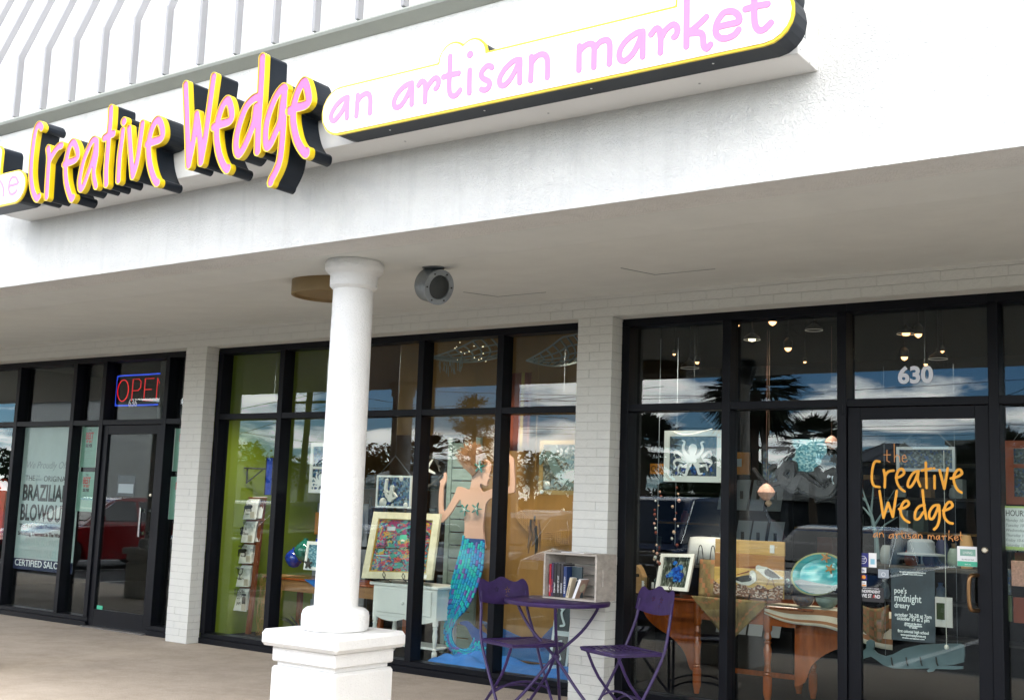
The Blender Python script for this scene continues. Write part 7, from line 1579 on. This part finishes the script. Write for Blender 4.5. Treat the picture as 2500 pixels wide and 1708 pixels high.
# poles and wires
def pole(label, u, vt, Y, r_, mat, lean=0., arm=False, cat='pole', name='utility_pole'):
    p = mir(u, vt, Y); t = thing(name, label, cat, (p.x, Y, -.16)); G().tube([(p.x-lean, Y, -.2), (p.x, Y, p.z)], [r_*1.2, r_], 9).obj('post', mat, t, True)
    if arm:
        for zz_ in (p.z-.7, p.z-1.5): G().box(p.x-1.1, p.x+1.1, Y-.05, Y+.05, zz_, zz_+.11).obj('cross_arm', 'pole_wood', t)
        for k in (-1, -.5, .5, 1): G().lathe([(.05, 0), (.06, .08), (.03, .16)], (p.x+k, Y, p.z-.59), 8).obj('insulator', 'driftdark', t)
    return p
pa = pole('leaning dark wooden utility pole mirrored left of the column', 762, 905, -30, .14, 'pole_wood', .35, True)
pb_ = pole('wooden utility pole with cross arms mirrored above the dark mermaid', 1868, 1012, -40, .14, 'pole_wood', 0, True)
pole('slim grey light pole mirrored right of the pine', 1263, 930, -24, .09, 'pole_grey', 0, False, 'lamp post', 'light_pole')
p = mir(579, 1110, -19); t = thing('globe_lamp', 'white globe lamp on a pole mirrored in the green pane', 'lamp post', (p.x, -19, -.16)); G().tube([(p.x, -19, -.16), (p.x, -19, p.z-.1)], .04, 8).obj('post', 'pole_grey', t); G().lathe([(.06, -.15), (.13, -.08), (.15, 0), (.13, .08), (.05, .14), (.001, .15)], p, 18).obj('globe', 'face_white', t, True)
wid = 0
for (u0, v0, u1, v1, Y, sag) in ((1046, 945, 1640, 955, -36, .25), (1046, 985, 1410, 958, -33, .2), (1560, 962, 2440, 915, -38, .3), (1560, 970, 2420, 975, -34, .35), (1560, 1035, 2400, 1025, -40, .25), (1560, 1042, 2400, 1036, -40.3, .25), (1560, 1052, 2420, 1046, -40.6, .3), (552, 1000, 900, 930, -28, .1), (552, 1065, 800, 985, -29, .1), (700, 1060, 1010, 1085, -31, .3), (900, 965, 1210, 1000, -32, .2), (2430, 968, 2530, 930, -30, .1), (2430, 1030, 2530, 1032, -38, .1)):
    a = mir(u0, v0, Y); b = mir(u1, v1, Y); d = (b-a); a2 = a-d*.5; b2 = b+d*.5
    g = G(); g.tube([a2.lerp(b2, k/16)+Vector((0, 0, -sag*(1-(k/8-1)**2))) for k in range(17)], .014, 4); o = g.obj('overhead_wire', 'wire'); o['group'] = 'overhead wires across the car park'; o['category'] = 'wire'; wid += 1
    o['label'] = f"overhead wire mirrored {['over the pine', 'across the pine crown', 'highest over the door', 'over the large fan palm', 'uppermost of three above the clouds', 'middle of three above the clouds', 'lowest of three above the clouds', 'highest in the green pane', 'sagging in the green pane', 'left of the column, sagging', 'between column and pine', 'high in the side light', 'low in the side light'][wid-1]}"
def far_house(label, u0, u1, vt, Y, depth, wall, roof, gable=0., ov=.3, vb=None, win=True):
    a = mir(u0, vt, Y); b = mir(u1, vt, Y); x0, x1 = min(a.x, b.x), max(a.x, b.x); H_ = a.z
    t = thing('far_building', label, 'building', ((x0+x1)/2, Y-depth/2, -.16), 0, 'buildings across the car park')
    hw = H_-gable; G().box(x0, x1, Y-depth, Y, -.2, hw).obj('wall', wall, t)
    if gable: 
        g = G(); ym = Y-depth/2; g.add([(x0-ov, Y+ov, hw), (x1+ov, Y+ov, hw), (x1-min(2.5, (x1-x0)*.25), ym, H_), (x0+min(2.5, (x1-x0)*.25), ym, H_), (x0-ov, Y-depth-ov, hw), (x1+ov, Y-depth-ov, hw)], [(0, 1, 2, 3), (3, 2, 5, 4), (0, 3, 4), (1, 5, 2), (0, 4, 5, 1)]); g.obj('roof', roof, t)
        n = int((x1-x0)/.9)
        for k in range(n): x = x0+(x1-x0)*(k+.5)/n; f = min(1, min(x-x0, x1-x)/max(.1, min(2.5, (x1-x0)*.25))); g = G(); g.tube([(x, Y+ov, hw+.03), (x, Y+ov-(depth/2+ov)*f, hw+gable*f+.03)], .03, 4); g.obj('roof_rib', roof, t)
    else: G().box(x0-.15, x1+.15, Y-depth-.15, Y+.15, hw, hw+.25).obj('roof', roof, t)
    if win:
        n = max(1, int((x1-x0)/3))
        for k in range(n): x = x0+(x1-x0)*(k+.5)/n; w_ = G().box(x-.7, x+.7, Y, Y+.06, .9, min(2.2, hw-.3)).obj('window', 'car_glass', t); G().box(x-.8, x+.8, Y, Y+.10, .8, .9).obj('sill', 'wall_far_white', w_)
    return t
far_house('low white building mirrored in the green pane', 548, 668, 1132, -58, 10, 'wall_far_white', 'roof_far')
far_house('pale building with ribbed metal roof mirrored right of the column', 872, 1020, 1108, -52, 12, 'wall_far_white', 'metal_roof_far', 2.0)
far_house('grey building with a pointed roof mirrored behind the sculpture', 1835, 1925, 1100, -60, 10, 'wall_far_dark', 'roof_far', 3.0)
far_house('tall dark hip roofed building mirrored left in the door glass', 2040, 2148, 1062, -56, 14, 'wall_far_dark', 'wall_far_dark', 1.5)
far_house('long low dark blue building mirrored in the middle of the door glass', 2140, 2325, 1104, -70, 12, 'wall_far_dark', 'wall_far_dark')
far_house('dark flat roofed building mirrored right in the door glass', 2316, 2420, 1086, -54, 12, 'wall_far_dark', 'roof_far')
far_house('white two storey building with pale columns mirrored in the salon window', 60, 270, 985, -38, 10, 'wall_far_white', 'roof_far')
